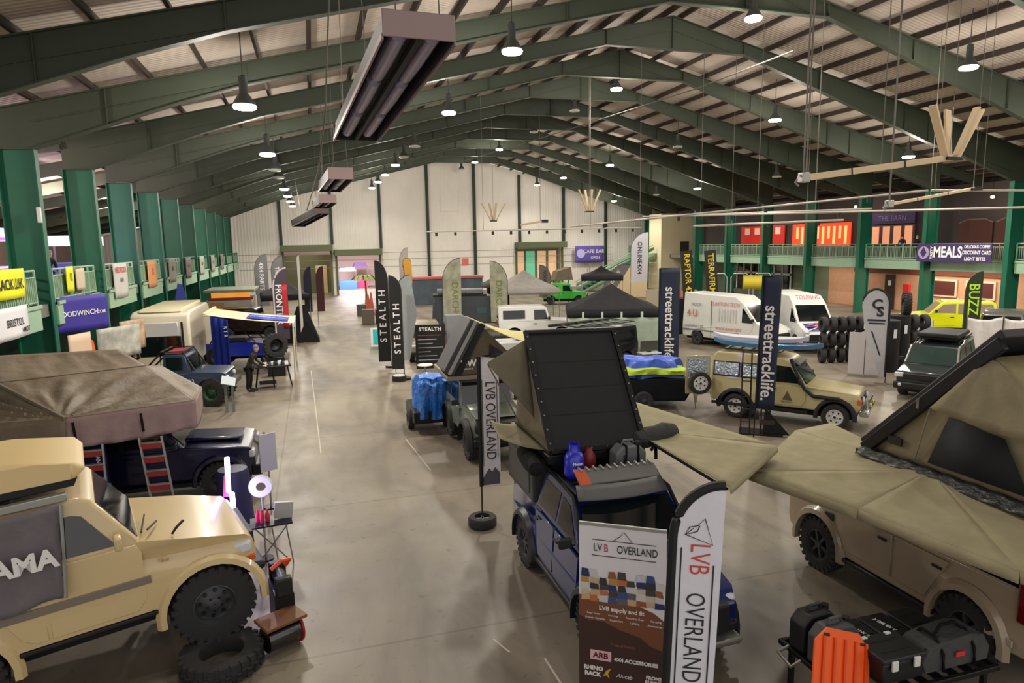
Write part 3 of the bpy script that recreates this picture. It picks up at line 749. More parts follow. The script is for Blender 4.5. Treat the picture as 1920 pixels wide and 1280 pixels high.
# folding table with leaflets
t = thing('folding_table', 'small black folding table with thin tripod legs by the cream car', 'table', (-1.05, 12.9, 0), .1)
MB().box((0, 0, .93), (.75, .5, .03)).obj('table_top', BLACKM, t, bevel=.005)
for i, (a, b) in enumerate([((-.3, -.2), (.3, .2)), ((.3, -.2), (-.3, .2)), ((0, -.2), (.1, -.35)), ((.25, 0), (.36, .1))]): MB().tube([(a[0], a[1], .92), (b[0], b[1], 0)], .014, 6).obj('leg', STEEL, t)
ts = tag(MB().box((0, 0, .15), (.34, .05, .34)).obj('leaflet_board', mat('leaflet_white', (205, 205, 200), .6), loc=(-.83, 12.95, .97), rot=(.15, .1, .1), bevel=.005), 'white leaflet stand leaning on the small folding table', 'leaflet stand')
t = thing('toy_figure', 'pink and red bottle cluster standing on the folding table', 'bottles', (-1.2, 12.85, .945))
for i, (x, y) in enumerate([(0, 0), (.09, .05), (-.08, .06)]): MB().lathe([(.04, 0), (.045, .12), (.02, .2), (.02, .24), (.001, .25)], (x, y, 0), n=12).obj('bottle', mat('pinkish_red', (215, 50, 80), .4), t)
t = thing('tyre_cover_disc', 'round white tyre cover disc on a thin stand behind the folding table', 'tyre cover', (-1.22, 13.3, 0))  # plain white tyre cover disc on a stand, not a lamp
MB().lathe([(.09, -.03), (.2, -.04), (.23, 0), (.2, .04), (.09, .03)], (0, 0, 1.5), 'y', 28, cap=False).obj('ring', WHITE, t)
MB().tube([(0, 0, 0), (0, .02, 1.3)], .02, 8).obj('stand_pole', STEEL, t)
MB().cyl((0, 0, .02), .15, .03, 'z', 16).obj('base', BLACKM, t)
t = thing('info_board', 'thin upright notice board on a pole at the nose of the navy truck', 'sign', (-1.28, 16.1, 0), .5)
MB().tube([(0, 0, 0), (0, 0, 1.5)], .025, 8).obj('pole', STEEL, t)
MB().box((0, -.03, 1.35), (.4, .03, .9)).obj('board', mat('board_white', (190, 190, 200), .5), t, bevel=.005)
MB().cyl((0, 0, .015), .18, .03, 'z', 16).obj('base', BLACKM, t)
# ---------------------------------------------------------------- metallic blue pickup (centre)
AR = [(-1.62, .45, .53), (1.5, .45, .53)]
body = arc_bottom(-2.7, 2.1, .5, AR)+[(2.3, .6), (2.42, .85), (2.38, 1.05), (2.2, 1.22), (1.0, 1.42), (.3, 1.44), (-2.7, 1.42), (-2.74, .9)]
cab = [(-1.05, 1.4), (1.05, 1.4), (.45, 2.0), (.2, 2.1), (-.7, 2.12), (-.95, 2.06)]
rg, W = vehicle('pickup_truck', 'metallic blue double-cab pickup truck with open roof tent, facing the camera', 'truck', (4.58, 9.85, 0), radians(-90), BLUEP, (-2.74, 2.42), .96, body, cab, .2, 1.2, 2.1, .22,
    wheels=(-1.62, 1.5), wr=.45, ww=.3, style='spoke', chunky=26, windows=[[(.02, 1.5), (.8, 1.5), (.36, 1.92), (.02, 1.96)], [(-.9, 1.5), (-.08, 1.5), (-.08, 1.97), (-.8, 1.98)]],
    screen=((1.02, 1.45), (.5, 1.97)), doors=[[(-.02, .6), (.9, .6), (1.0, .8), (1.0, 1.36), (-.02, 1.38)], [(-.95, 1.0), (-.8, .6), (-.08, .6), (-.08, 1.38), (-1.0, 1.38)]], flare=mat('flare_dark', (28, 32, 40), .4), flare_w=.08, ends=1.0)
MB().lo((2.34, -.62, .7), (2.5, .62, 1.12)).obj('grille', BLACK, rg, bevel=.03)
for s in (1, -1):
    MB().box((2.14, s*.72, 1.08), (.34, .3, .15), rot=(0, 0, -s*.5)).obj('headlamp', LENS, rg, bevel=.05)
    MB().box((2.3, s*.7, .72), (.2, .24, .14)).obj('fog_lamp', BLACK, rg, bevel=.04)
    MB().lo((-1.0, s*.98, .42), (.95, s*.86, .5)).obj('side_step', BLACK, rg, bevel=.02)
MB().prism([(2.15, .48), (2.5, .5), (2.55, .62), (2.2, .64)], .8).obj('front_bumper', STEEL, rg, bevel=.04)
MB().box((1.7, 0, 1.33), (.5, .9, .03), rot=(0, .16, 0)).obj('bonnet_decal', mat('decal_grey', (150, 150, 155), .4), rg, bevel=.005)
MB().box((1.55, .5, 1.37), (.5, .16, .02), rot=(0, .16, .25)).obj('bonnet_stripe', mat('decal_orange', (220, 70, 30), .4), rg, bevel=.004)
plate(rg, 2.56, .62, 'L66 LVB', 1)
mirror(rg, .85, .93, 1.55); rg.scale = (1, 1.07, 1)
# black windscreen roof rail, side bars and rear canopy
for s in (1, -1): MB().tube([(.98, s*.87, 1.48), (.44, s*.78, 2.08), (-.9, s*.76, 2.2)], .035, 8).obj('roof_rail', BLACKM, rg)
cn = thing('canopy_locker', 'dark grey hard canopy on the load bed of the blue pickup', 'truck canopy', (4.5, 11.55, 1.42), 0)
MB().lo((-.93, -.6, 0), (.93, 1.0, .85)).obj('locker', mat('canopy_grey', (58, 60, 58), .5), cn, bevel=.04)
for s in (1, -1): MB().lo((s*.935-.01, -.4, .12), (s*.935+.01, .8, .72)).obj('side_hatch', mat('hatch_grey', (70, 72, 68), .5), cn, bevel=.01)
# roof rack platform with gear over the cab
rk = thing('roof_rack', 'low black roof rack over the blue pickup cab with slotted front board', 'roof rack', (4.5, 9.78, 2.18), 0)
for i in range(6): MB().box((0, -.35+i*.16, 0), (1.4, .09, .025)).obj('slat', BLACKM, rk)
for s in (1, -1): MB().box((s*.72, .05, 0), (.05, 1.0, .06)).obj('side_rail', BLACKM, rk)
GRB = mat('fairing_grey', (92, 92, 92), .5)
MB().grid([(-.78, -.62, -.06), (.78, -.62, -.06), (.74, -.42, .12), (-.74, -.42, .12)], 10, 3, lambda u, v: (0, -.1*sin(pi*u), 0)).obj('wind_fairing', GRB, rk, solid=.02)
tb = thing('traction_board', 'slotted grey and orange traction board strapped across the roof rack front', 'traction board', (4.55, 9.5, 2.36), 0)
MB().box((.08, 0, 0), (1.24, .34, .05), rot=(.5, 0, 0)).obj('board', mat('board_grey', (100, 100, 98), .6), tb, bevel=.02)
MB().box((-.62, -.02, .0), (.2, .34, .055), rot=(.5, 0, 0)).obj('board_end', mat('board_orange', (190, 80, 40), .6), tb, bevel=.02)
for i in range(11): MB().box((-.62+i*.125, .1, .1), (.03, .1, .03), rot=(.5, 0, .5)).obj('stud', STEEL, tb, smooth=False)
gb = thing('gas_bottle', 'bright blue gas bottle with white lettering on the pickup roof rack', 'gas bottle', (3.98, 9.98, 2.2), 0)
MB().lathe([(.13, 0), (.165, .04), (.17, .1), (.17, .33), (.14, .42), (.1, .45), (.095, .46), (.095, .58), (.08, .58), (.08, .47), (.03, .46), (.001, .46)], n=24).obj('cylinder', mat('gas_blue', (30, 40, 190), .35, coat=.5), gb)
text('Mesan', .07, WHITE, gb, (0, -.175, .28), bold=.003); text('Helium', .06, WHITE, gb, (0, -.175, .18), bold=.003)
def jerry(name, label, x, y, z, rz, col, w=.5, d=.24, h=.5, cat='container', handle=True):
    t = thing(name, label, cat, (x, y, z), rz)
    M_ = mat('jerry_'+name+str(col[0]), col, .5)
    b = MB(); c = .12
    b.prism([(-w/2, 0), (w/2, 0), (w/2, h-c), (w/2-c, h), (-w/2+c, h), (-w/2, h-c)], d/2); b.obj('shell', M_, t, bevel=.03, seg=3)
    for sx in (-.5, .5): MB().box((sx*w*.45, -d/2, h*.42), (.05, .03, h*.55)).obj('recess_shade_strip', mat('recess_shade', (20, 20, 22), .6), t, bevel=.01)  # dark strips on the face stand in for shade in moulded hollows
    if handle: MB().tube([(-w*.2, 0, h), (-w*.15, 0, h+.07), (w*.15, 0, h+.07), (w*.2, 0, h)], .022, 8).obj('handle', M_, t)
    MB().cyl((w*.33, 0, h+.0), .05, .07, 'z', 14).obj('cap', mat('cap_black', (16, 16, 16), .5), t)
    return t
wc = jerry('water_container', 'grey plastic water container strapped on the pickup roof rack', 4.98, 10.02, 2.2, 0, (104, 106, 108), .56, .3, .46)
for s in (-.1, .12): MB().box((s, 0, .24), (.03, .34, .5)).obj('strap', BLACKC, wc, bevel=.005)
t = thing('red_canister', 'dark red canister behind the blue gas bottle on the rack', 'canister', (4.32, 10.15, 2.2))
MB().lathe([(.1, 0), (.11, .03), (.11, .3), (.06, .38), (.04, .42), (.001, .42)], n=18).obj('canister', mat('dark_red', (120, 24, 30), .4), t)
# open wedge tent on the pickup
wt = thing('roof_tent', 'open wedge roof tent with big black lid above the blue pickup', 'roof tent', (0, 0, 0))
LIDM = mat('lid_black', (12, 12, 13), .75, bump=.3, bscale=120)
p0, p1, p2, p3 = Vector((3.66, 10.22, 2.6)), Vector((5.40, 10.22, 2.56)), Vector((5.40, 11.55, 4.44)), Vector((3.66, 11.55, 4.48))
n_ = (p1-p0).cross(p3-p0).normalized()
m = MB(); m.add([p0, p1, p2, p3, p0-n_*.16, p1-n_*.16, p2-n_*.16, p3-n_*.16], [(0, 1, 2, 3), (4, 7, 6, 5), (0, 4, 5, 1), (1, 5, 6, 2), (2, 6, 7, 3), (3, 7, 4, 0)])
lid = m.obj('lid', LIDM, wt, bevel=.03)
for i in range(3):
    f = .72-.22*i; a = p0.lerp(p3, f); b = p1.lerp(p2, f)
    MB().beam(a+n_*.004+Vector((.1, 0, 0)), b+n_*.004-Vector((.1, 0, 0)), .004, .002).obj('lid_rib', LIDM, lid, smooth=False)
for a, b in ((p0, p3), (p1, p2), (p0, p1), (p3, p2)): MB().beam(a+n_*.012, b+n_*.012, .09, .05).obj('lid_edge', BLACKM, lid)
for a, b, k in ((p0, p3, 9), (p1, p2, 9), (p0, p1, 6)):
    for i in range(k): 
        c = a.lerp(b, (i+.5)/k)+n_*.045; MB().box(tuple(c), (.025, .025, .02)).obj('rivet', STEEL, lid, smooth=False)
MB().lo((3.62, 10.25, 2.36), (5.44, 12.55, 2.52)).obj('tray', BLACKM, wt, bevel=.02)
OLV = cloth('olive_brown_canvas', (104, 98, 82), .5, 4); OLV2 = cloth('olive_light_canvas', (138, 130, 104), .4, 4)
for x in (3.7, 5.36):
    m = MB(); n = 12; vs = []; fs = []
    for i in range(n+1):
        for j in range(n+1):
            u, v = i/n, j/n
            top_ = Vector((x, 10.3, 2.62)).lerp(Vector((x, 11.62, 4.34)), min(1, u*1.0)); bt = Vector((x, 10.3, 2.52)).lerp(Vector((x, 12.45, 2.52)), u)
            p = bt.lerp(top_, v); p.x += .03*sin(u*9+v*5)*sin(pi*v); vs.append(p)
    fs = [(i*(n+1)+j, (i+1)*(n+1)+j, (i+1)*(n+1)+j+1, i*(n+1)+j+1) for i in range(n) for j in range(n)]
    m.add(vs, fs); m.obj('side_canvas', OLV, wt, solid=.01)
MB().grid([(3.7, 12.45, 2.52), (5.36, 12.45, 2.52), (5.36, 11.62, 4.34), (3.7, 11.62, 4.34)], 12, 12, lambda u, v: (0, .03*sin(u*14), 0)).obj('rear_canvas', OLV, wt, solid=.01)
# side wing awning to the left, pointing to the camera's left
L_ = Vector((2.88, 11.35, 3.97))
m = MB(); m.grid([tuple(L_), (3.62, 10.95, 3.0), (3.66, 11.5, 4.35), tuple(L_+Vector((.02, .02, .03)))], 10, 10, lambda u, v: (0, 0, -.05*sin(pi*u)*sin(pi*v))); m.obj('wing_fly', OLV, wt, solid=.01)
MB().tube([tuple(L_), (3.66, 11.9, 2.6)], .014, 6).obj('fly_pole', STEEL, wt)
MB().grid([(2.95, 10.9, 2.72), (3.66, 10.5, 2.55), (3.66, 12.3, 2.55), (3.05, 11.9, 2.78)], 8, 8, lambda u, v: (0, 0, -.04*sin(pi*u))).obj('lower_fly', OLV2, wt, solid=.01)
# bag and boxes slung beside the tent
t = thing('awning_bag', 'lumpy dark grey awning bag beside the tent, right side of the blue pickup', 'bag', (5.75, 10.45, 2.62), .3)
MB().lathe([(.02, -.55), (.13, -.5), (.19, -.25), (.17, 0), (.2, .2), (.14, .45), (.02, .5)], axis='x', n=14).obj('bag', cloth('grey_bag', (64, 64, 64), .8, 9), t)
MB().tube([(-.3, -.3, -.3), (-.1, -.1, -.1), (0, .1, -.3)], .03, 8).obj('bracket', BLACKM, t)
t = thing('awning_bag', 'black cylinder bag on the left side of the blue pickup canopy', 'bag', (3.45, 10.75, 2.32), pi/2-.1)
MB().lathe([(.02, -.55), (.13, -.52), (.16, -.2), (.16, .3), (.13, .5), (.02, .53)], axis='x', n=14).obj('bag', cloth('black_bag', (30, 31, 33), .6, 9), t)
# 270 awning
def awning(name, label, hub, pts, m_, lip=.14, sag=.045, pole=True):
    t = thing(name, label, 'awning', hub, 0); H_ = Vector(hub); rel = [Vector(p)-H_ for p in pts]
    for i in range(len(rel)-1):
        a, b = rel[i], rel[i+1]; n = 10
        vs = [(0, 0, 0)]; fs = []
        for j in range(1, n+1):
            for k in range(n+1):
                p = (a.lerp(b, k/n))*(j/n); p = Vector(p); p.z -= sag*sin(pi*j/n)*sin(pi*k/n); vs.append(p)
        for k in range(n): fs.append((0, 1+k, 2+k))
        for j in range(n-1):
            for k in range(n): o_ = 1+j*(n+1)+k; fs.append((o_, o_+n+1, o_+n+2, o_+1))
        mb = MB(); mb.add(vs, fs)
        pan = mb.obj('awning_panel', m_, t, solid=.012)
        if lip:
            out = (a+b).normalized()*.03
            MB().grid([a-Vector((0, 0, lip))+out, b-Vector((0, 0, lip))+out, b, a], 10, 2).obj('valance', m_, pan, solid=.012)
    if pole:
        for a in rel: MB().beam(a*.02+Vector((0, 0, -.03)), a*.985+Vector((0, 0, -.05)), .04, .03).obj('arm', BLACKM, t)
    return t
KHAKI = cloth('khaki_awning', (160, 152, 122), .35, 3)
awning('fan_awning', 'khaki fan-shaped awning spread from the right side of the blue pickup', (5.5, 11.0, 2.62), [(6.1, 13.0, 2.7), (6.43, 12.63, 2.68), (7.43, 9.3, 2.58), (5.5, 7.85, 2.6)], KHAKI, .1)

# ---------------------------------------------------------------- grey-green off-roader behind, wedge tent
AR = [(-1.15, .42, .52), (1.35, .42, .52)]
body = arc_bottom(-1.9, 1.75, .6, AR)+[(1.9, .75), (1.92, 1.05), (1.8, 1.18), (.5, 1.32), (-1.9, 1.3), (-1.95, .7)]
cab = [(-1.85, 1.3), (.5, 1.3), (.22, 2.0), (0, 2.06), (-1.8, 2.06)]
jp, W = vehicle('off_roader', 'grey-green off-roader with wide black tyres and a wedge tent', 'car', (4.72, 19.25, .06), radians(-90), SAGE, (-1.95, 1.92), .84, body, cab, .1, 1.2, 2.1, .1,
    wheels=(-1.15, 1.35), wr=.47, ww=.34, style='slot', chunky=22, windows=[[(-.75, 1.38), (.3, 1.38), (.08, 1.92), (-.75, 1.95)], [(-1.7, 1.38), (-.9, 1.38), (-.9, 1.95), (-1.7, 1.95)]],
    screen=((.48, 1.36), (.24, 1.96), .06), doors=[[(-.8, .68), (.38, .68), (.42, 1.26), (-.8, 1.26)]], glass=GLASS, flare=BLACK, flare_w=.14)
MB().prism([(1.2, 1.235), (1.75, 1.21), (1.98, 1.1), (2.0, .86), (1.7, .84)], .72).obj('nose_mask', BLACK, jp, bevel=.06)
MB().prism([(.45, 1.33), (1.75, 1.22), (1.8, 1.24), (.55, 1.36)], .66).obj('bonnet', mat('bonnet_sage', (134, 142, 128), .3, coat=.5), jp, bevel=.02)
for s in (1, -1): round_lamp(jp, 1.98, s*.16, 1.0, .06, name='spot_lamp')
MB().lo((1.85, -.8, .5), (2.1, .8, .72)).obj('front_bumper', BLACKM, jp, bevel=.04)
mirror(jp, .4, .82, 1.42)
jt = thing('roof_tent', 'tilted dark hard-shell tent on the grey-green off-roader', 'roof tent', (0, 0, 0))
m = MB(); a, b = Vector((3.72, 18.6, 2.3)), Vector((4.55, 18.6, 3.8)); d = Vector((-.30, 0, .16)); dy = Vector((0, 1.3, 0))
m.add([a, b, b+d, a+d, a+dy, b+dy, b+d+dy, a+d+dy], [(0, 1, 2, 3), (4, 7, 6, 5), (0, 4, 5, 1), (1, 5, 6, 2), (2, 6, 7, 3), (3, 7, 4, 0)])
m.obj('lid', mat('lid_slate', (52, 56, 58), .5), jt, bevel=.03)
MB().beam(a+d*.5+Vector((0, -.02, 0)), b+d*.5+Vector((0, -.02, 0)), .02, .1).obj('lid_trim', mat('trim_light', (150, 152, 148), .4), jt)
MB().beam(a+Vector((.09, -.03, .0)), b+Vector((.06, -.03, 0)), .03, .16).obj('lid_lip', BLACKM, jt)
MB().add([(3.6, 18.62, 2.33), (5.95, 18.62, 2.33), (4.56, 18.62, 3.74), (3.6, 20.7, 2.33), (5.95, 20.7, 2.33), (4.56, 20.7, 3.74)], [(0, 1, 2), (3, 5, 4), (0, 3, 4, 1), (1, 4, 5, 2), (2, 5, 3, 0)]).obj('tent_body', cloth('taupe_canvas', (92, 82, 68), .5, 4), jt, bevel=.01)
MB().add([(4.75, 18.6, 2.42), (5.7, 18.6, 2.42), (5.15, 18.6, 2.95), (4.8, 18.6, 3.2)], [(0, 1, 2, 3)]).obj('mesh_window', mat('mesh_dark', (34, 28, 26), .9), jt, solid=.01)
MB().lo((3.5, 18.5, 2.2), (6.0, 20.8, 2.32)).obj('tray', mat('tray_alu', (140, 130, 115), .4, .5), jt, bevel=.01)
text('DW', .26, WHITE, jt, (4.15, 18.59, 2.66), bold=.01); text('DARCHE', .07, WHITE, jt, (4.15, 18.59, 2.5))
CREAMC = cloth('cream_canvas', (186, 178, 126), .4, 4)
MB().grid([(4.6, 18.5, 3.78), (6.75, 18.3, 3.08), (6.9, 20.6, 3.2), (4.6, 20.8, 3.8)], 12, 10, lambda u, v: (0, 0, -.16*sin(pi*u))).obj('fly_sheet', CREAMC, jt, solid=.012)
MB().tube([(6.2, 18.4, 3.2), (6.6, 18.7, 2.2)], .015, 6).obj('fly_pole', STEEL, jt)
# blue tarpaulin bundle
def tarp(name, label, x, y, w, d, h, m_, rz=0, seed=1, z0=0, amp=.09, cat='tarpaulin', taper=.8, ny=14):
    t = tag(bpy.data.objects.new('x', None), 'x', 'x'); bpy.data.objects.remove(t)
    r = random.Random(seed); ph = [r.random()*6 for _ in range(6)]
    mb = MB(); n = 48; vs = []; fs = []
    for j in range(ny+1):
        v = j/ny
        for i in range(n):
            a = 2*pi*i/n
            c, s_ = cos(a), sin(a); sq = 1/max(abs(c), abs(s_))**.75
            k = (1-(1-taper)*v)*(1+.5*amp*sin(7*a+ph[0]+v*2)+.4*amp*sin(13*a+ph[1]-v*3))
            if v > .9: k *= .85
            vs.append((c*sq*w/2*k, s_*sq*d/2*k, h*v+amp*.5*sin(5*a+ph[2])*(1 if v < .95 and v > .01 else .4)))
    for j in range(ny):
        fs += [(j*n+i, j*n+(i+1) % n, (j+1)*n+(i+1) % n, (j+1)*n+i) for i in range(n)]
    vs.append((0, 0, h+.02)); fs += [(ny*n+i, ny*n+(i+1) % n, len(vs)-1) for i in range(n)]
    mb.add(vs, fs)
    o = mb.obj(name, m_, loc=(x, y, z0), rot=(0, 0, rz)); tag(o, label, cat); return o
t = thing('trailer', 'small black trailer under the bright blue tarpaulin', 'trailer', (3.48, 21.8, 0))
MB().lo((-.65, -.9, .35), (.55, 1.1, .75)).obj('tub', BLACKM, t, bevel=.03)
for s in (1, -1): wheel(t, s*.6-.05, 0, .32, 1, .32, .2, 'steel'); 
for w_ in [c for c in t.children if c.name.startswith('wheel')]: w_.rotation_euler = (0, 0, pi/2)
BT = mat('tarp_blue', (36, 112, 205), .3, bump=.9, bscale=5, coat=.3, vary=.2, vscale=5, bdist=.1)
tarp('blue_tarpaulin', 'crumpled bright blue tarpaulin beside the grey-green off-roader', 3.5, 21.6, 1.15, 1.5, 1.3, BT, .1, 2, .5, .14)

# ---------------------------------------------------------------- tan estate with fan awning (front right)
AR = [(-1.46, .44, .52), (1.46, .44, .52)]
body = arc_bottom(-2.35, 2.3, .48, AR)+[(2.42, .65), (2.42, 1.0), (2.3, 1.15), (1.2, 1.28), (-2.35, 1.3), (-2.42, 1.0), (-2.42, .6)]
cab = [(-2.35, 1.28), (1.25, 1.28), (.5, 1.86), (.3, 1.92), (-2.1, 1.98), (-2.3, 1.85)]
tn, W = vehicle('estate_car', 'tan off-road estate car under the wide khaki awning', 'car', (9.62, 8.13, 0), radians(90), TAN, (-2.42, 2.42), .98, body, cab, .16, 1.2, 1.95, .14,
    wheels=(-1.46, 1.46), wr=.44, ww=.3, style='spoke', chunky=24, windows=[[(-.1, 1.34), (.95, 1.34), (.45, 1.78), (-.1, 1.8)], [(-1.15, 1.34), (-.2, 1.34), (-.2, 1.82), (-1.15, 1.84)], [(-2.2, 1.34), (-1.25, 1.34), (-1.25, 1.86), (-2.1, 1.84)]],
    screen=((1.22, 1.32), (.56, 1.84)), rear=((-2.36, 1.34), (-2.3, 1.82)), doors=[[(-.15, .6), (.92, .6), (1.0, .8), (1.0, 1.24), (-.15, 1.24)], [(-.95, .9), (-.8, .6), (-.2, .6), (-.2, 1.24), (-1.15, 1.24)]], flare=TAN, flare_w=.07)
for s in (1, -1):
    MB().box((-2.24, s*.92, 1.22), (.18, .14, .6)).obj('tail_lamp', REDL, tn, bevel=.03)
    MB().box((1.2, s*.985, 1.04), (.2, .03, .12)).obj('wing_vent', BLACK, tn, bevel=.01)
    MB().lo((-.95, s*1.0, .4), (.95, s*.88, .47)).obj('side_step', BLACK, tn, bevel=.02)
    MB().box((-1.95, s*.985, .62), (.4, .03, .1)).obj('bumper_strip', mat('bumper_pale', (176, 160, 150), .4), tn, bevel=.02)  # pale pinkish strip low on the rear quarter
text('V8', .14, WHITE, tn, (-2.34, .9, 1.0), (pi/2, 0, -pi/2))
mirror(tn, .9, .94, 1.4); tn.scale = (1, 1, 1.1)
awning('fan_awning', 'wide khaki fan awning over the tan car at the right edge', (9.05, 7.75, 2.46), [(10.0, 10.9, 2.32), (9.02, 10.75, 2.3), (6.71, 9.0, 2.3), (7.16, 7.2, 2.3), (7.5, 5.2, 2.3), (9.2, 3.6, 2.3)], KHAKI, .14)
rt2 = thing('roof_tent', 'open wedge roof tent of sand and olive canvas over the tan car', 'roof tent', (0, 0, 0))
for x in (9.0, 10.5):
    a, b = Vector((x, 9.0, 2.46)), Vector((x, 6.75, 4.62))
    MB().beam(a, b, .1, .2).obj('lid_frame', BLACKM, rt2, bevel=.02)
a, b = Vector((9.0, 9.02, 2.5)), Vector((9.0, 6.72, 4.7)); dx = Vector((1.5, 0, 0)); up = (b-a).cross(dx).normalized()*.14
if up.z < 0: up = -up
MB().add([a, a+dx, b+dx, b, a+up, a+dx+up, b+dx+up, b+up], [(0, 1, 2, 3), (4, 7, 6, 5), (0, 4, 5, 1), (1, 5, 6, 2), (2, 6, 7, 3), (3, 7, 4, 0)]).obj('lid', mat('lid_tan', (30, 30, 32), .5), rt2, bevel=.02)
SAND = cloth('sand_canvas', (150, 140, 104), .5, 4)
def tri_canvas(x, y0, z0, y1, z1, y2, z2, m_, nm, n=16, amp=.03):
    P0, P1, P2 = Vector((x, y0, z0)), Vector((x, y1, z1)), Vector((x, y2, z2)); vs = []; fs = []
    for i in range(n+1):
        for j in range(n+1):
            u, v = i/n, j/n; p = P0.lerp(P2, u).lerp(P1, v); p.x += amp*sin(u*22)*sin(pi*v)*(1-v*.5); vs.append(p)
    fs = [(i*(n+1)+j, (i+1)*(n+1)+j, (i+1)*(n+1)+j+1, i*(n+1)+j+1) for i in range(n) for j in range(n)]
    return MB().add(vs, fs).obj(nm, m_, rt2, solid=.012)
tri_canvas(9.04, 8.85, 2.5, 6.85, 4.4, 5.0, 2.5, OLV2, 'side_canvas')
tri_canvas(10.46, 8.85, 2.5, 6.85, 4.4, 5.0, 2.5, OLV2, 'far_canvas')
MB().grid([(9.04, 5.0, 2.5), (10.46, 5.0, 2.5), (10.46, 6.85, 4.4), (9.04, 6.85, 4.4)], 10, 10).obj('end_canvas', SAND, rt2, solid=.012)
m = MB(); m.add([(8.99, 7.75, 2.6), (8.99, 6.2, 2.6), (8.99, 6.6, 3.3), (8.99, 7.45, 3.4)], [(0, 1, 2, 3)]); m.obj('mesh_window', mat('window_mesh', (22, 24, 30), .8), rt2, solid=.012)
m = MB(); m.grid([(8.80, 7.62, 3.52), (8.80, 5.3, 3.42), (9.0, 6.8, 4.35), (9.0, 6.95, 4.38)], 14, 8, lambda u, v: (-.03*sin(u*26)*(1-v), 0, -.06*sin(pi*u)*(1-v))); m.obj('window_hood', OLV2, rt2, solid=.012)
MB().tube([(9.0, 8.0, 2.55), (8.78, 7.6, 3.5)], .014, 6).obj('hood_pole', STEEL, rt2)
MB().lo((8.9, 5.0, 2.34), (10.6, 9.1, 2.46)).obj('tray', BLACKM, rt2, bevel=.02)
MB().grid([(8.8, 9.0, 2.40), (8.8, 5.2, 2.40), (9.0, 5.2, 2.52), (9.0, 9.0, 2.52)], 60, 4, lambda u, v: (-.02*abs(sin(u*37)), 0, .015*sin(u*61))).obj('gathered_skirt', mat('dark_sheen_cloth', (34, 35, 37), .35, bump=.8, bscale=14), rt2, solid=.01)
MB().box((8.97, 8.35, 2.78), (.03, .26, .13)).obj('maker_patch', mat('patch_black', (20, 20, 20), .6), rt2)
MB().box((8.95, 7.95, 3.5), (.05, .05, .16)).obj('latch', CHROME, rt2)
# ---------------------------------------------------------------- gear cart front right
ct = thing('load_tray', 'low black slatted load tray full of camping gear at lower right', 'cart', (6.9, 6.35, 0), 0)
MT = BLACKM
for s in (1, -1):
    MB().box((0, s*.65, .68), (2.2, .06, .07)).obj('side_rail', MT, ct, bevel=.01)
    MB().box((s*1.1, 0, .68), (.06, 1.36, .07)).obj('end_rail', MT, ct, bevel=.01)
for i in range(9): MB().box((-.96+i*.24, 0, .67), (.12, 1.26, .03)).obj('slat', MT, ct, bevel=.005)
for sx in (-1, 1):
    for sy in (-1, 1): MB().box((sx*.98, sy*.58, .33), (.06, .06, .66)).obj('leg', MT, ct)
MB().tube([(-1.1, .5, .7), (-1.27, .5, .66), (-1.27, .25, .6), (-1.1, .25, .66)], .025, 8).obj('handle', STEEL, ct)
def on_cart(lx, ly, lz=.72):
    c, s = 1, 0; return (6.9+lx*c-ly*s, 6.35+lx*s+ly*c, lz)
R31 = 0
x, y, z = on_cart(-.80, .42); jerry('jerry_can', 'black jerry can at the far left end of the load tray', x, y, z, R31+.1, (28, 28, 32), .58, .26, .5)
x, y, z = on_cart(-.78, .08); jerry('jerry_can', 'dark grey jerry can in front of the black one on the load tray', x, y, z, R31+.1, (70, 72, 76), .62, .26, .5)
ob = thing('traction_board', 'bright orange traction board leaning on the front left of the load tray', 'traction board', (5.74, 5.86, .58), R31-.1); ob.rotation_euler = Euler((-.35, .35, R31))
ORG = mat('bright_orange', (250, 98, 28), .5)
MB().prism([(-.42, 0), (.30, 0), (.44, .14), (.42, .62), (.24, .82), (-.28, .82), (-.46, .66), (-.46, .12)], .02).obj('board', ORG, ob, bevel=.012)
for i in range(5): MB().beam((-.34+i*.17, -.03, .1), (-.34+i*.17, -.03, .72), .035, .03).obj('rib', mat('orange_deep', (225, 80, 20), .5), ob)
for (a_, b_) in ((-.3, .74), (.3, .7), (.34, .12), (-.36, .14)): MB().box((a_, -.022, b_), (.1, .012, .035)).obj('slot', BLACK, ob, bevel=.01)
def crate(label, lx, ly, w, d, h, latches=True, txt=None, lz=.72, rz=0):
    p = on_cart(lx, ly, lz); t = thing('storage_box', label, 'box', p, R31+rz, 'black storage boxes on the load tray')
    MB().lo((-w/2, -d/2, 0), (w/2, d/2, h*.8)).obj('tub', mat('box_black', (26, 27, 27), .5), t, bevel=.02)
    l = MB().lo((-w/2-.015, -d/2-.015, h*.8), (w/2+.015, d/2+.015, h)).obj('lid', mat('box_lid', (34, 35, 35), .5), t, bevel=.02)
    for i in (-1, 1): MB().box((0, i*d*.22, h+.004), (w*.7, .02, .012)).obj('ridge', mat('box_lid', (34, 35, 35)), l)
    if latches:
        for s in (-1, 1):
            MB().box((s*w*.27, -d/2-.03, h*.74), (.09, .03, .13)).obj('latch', WHITEP, t, bevel=.008)
            MB().box((s*w*.3, d/2-.02, h+.006), (.08, .05, .015)).obj('hinge', WHITEP, t)
    if txt: text(txt, .075, WHITE, t, (0, 0, h+.004), (0, 0, pi/2+.2), bold=.003)
    return t
crate('large black storage box with two white latches on the load tray', -.30, -.32, .62, .46, .34)
crate('flat black box with white lettering behind the latched storage box', -.18, .28, .36, .5, .16, False, 'FRONT RUN')
crate('flat black box with white lettering near the middle back of the tray', .26, .28, .40, .5, .16, False, 'ARB BOX')
db = thing('duffel_bag', 'soft dark grey duffel bag with red label at the right of the tray', 'bag', on_cart(.55, -.34, .72), R31)
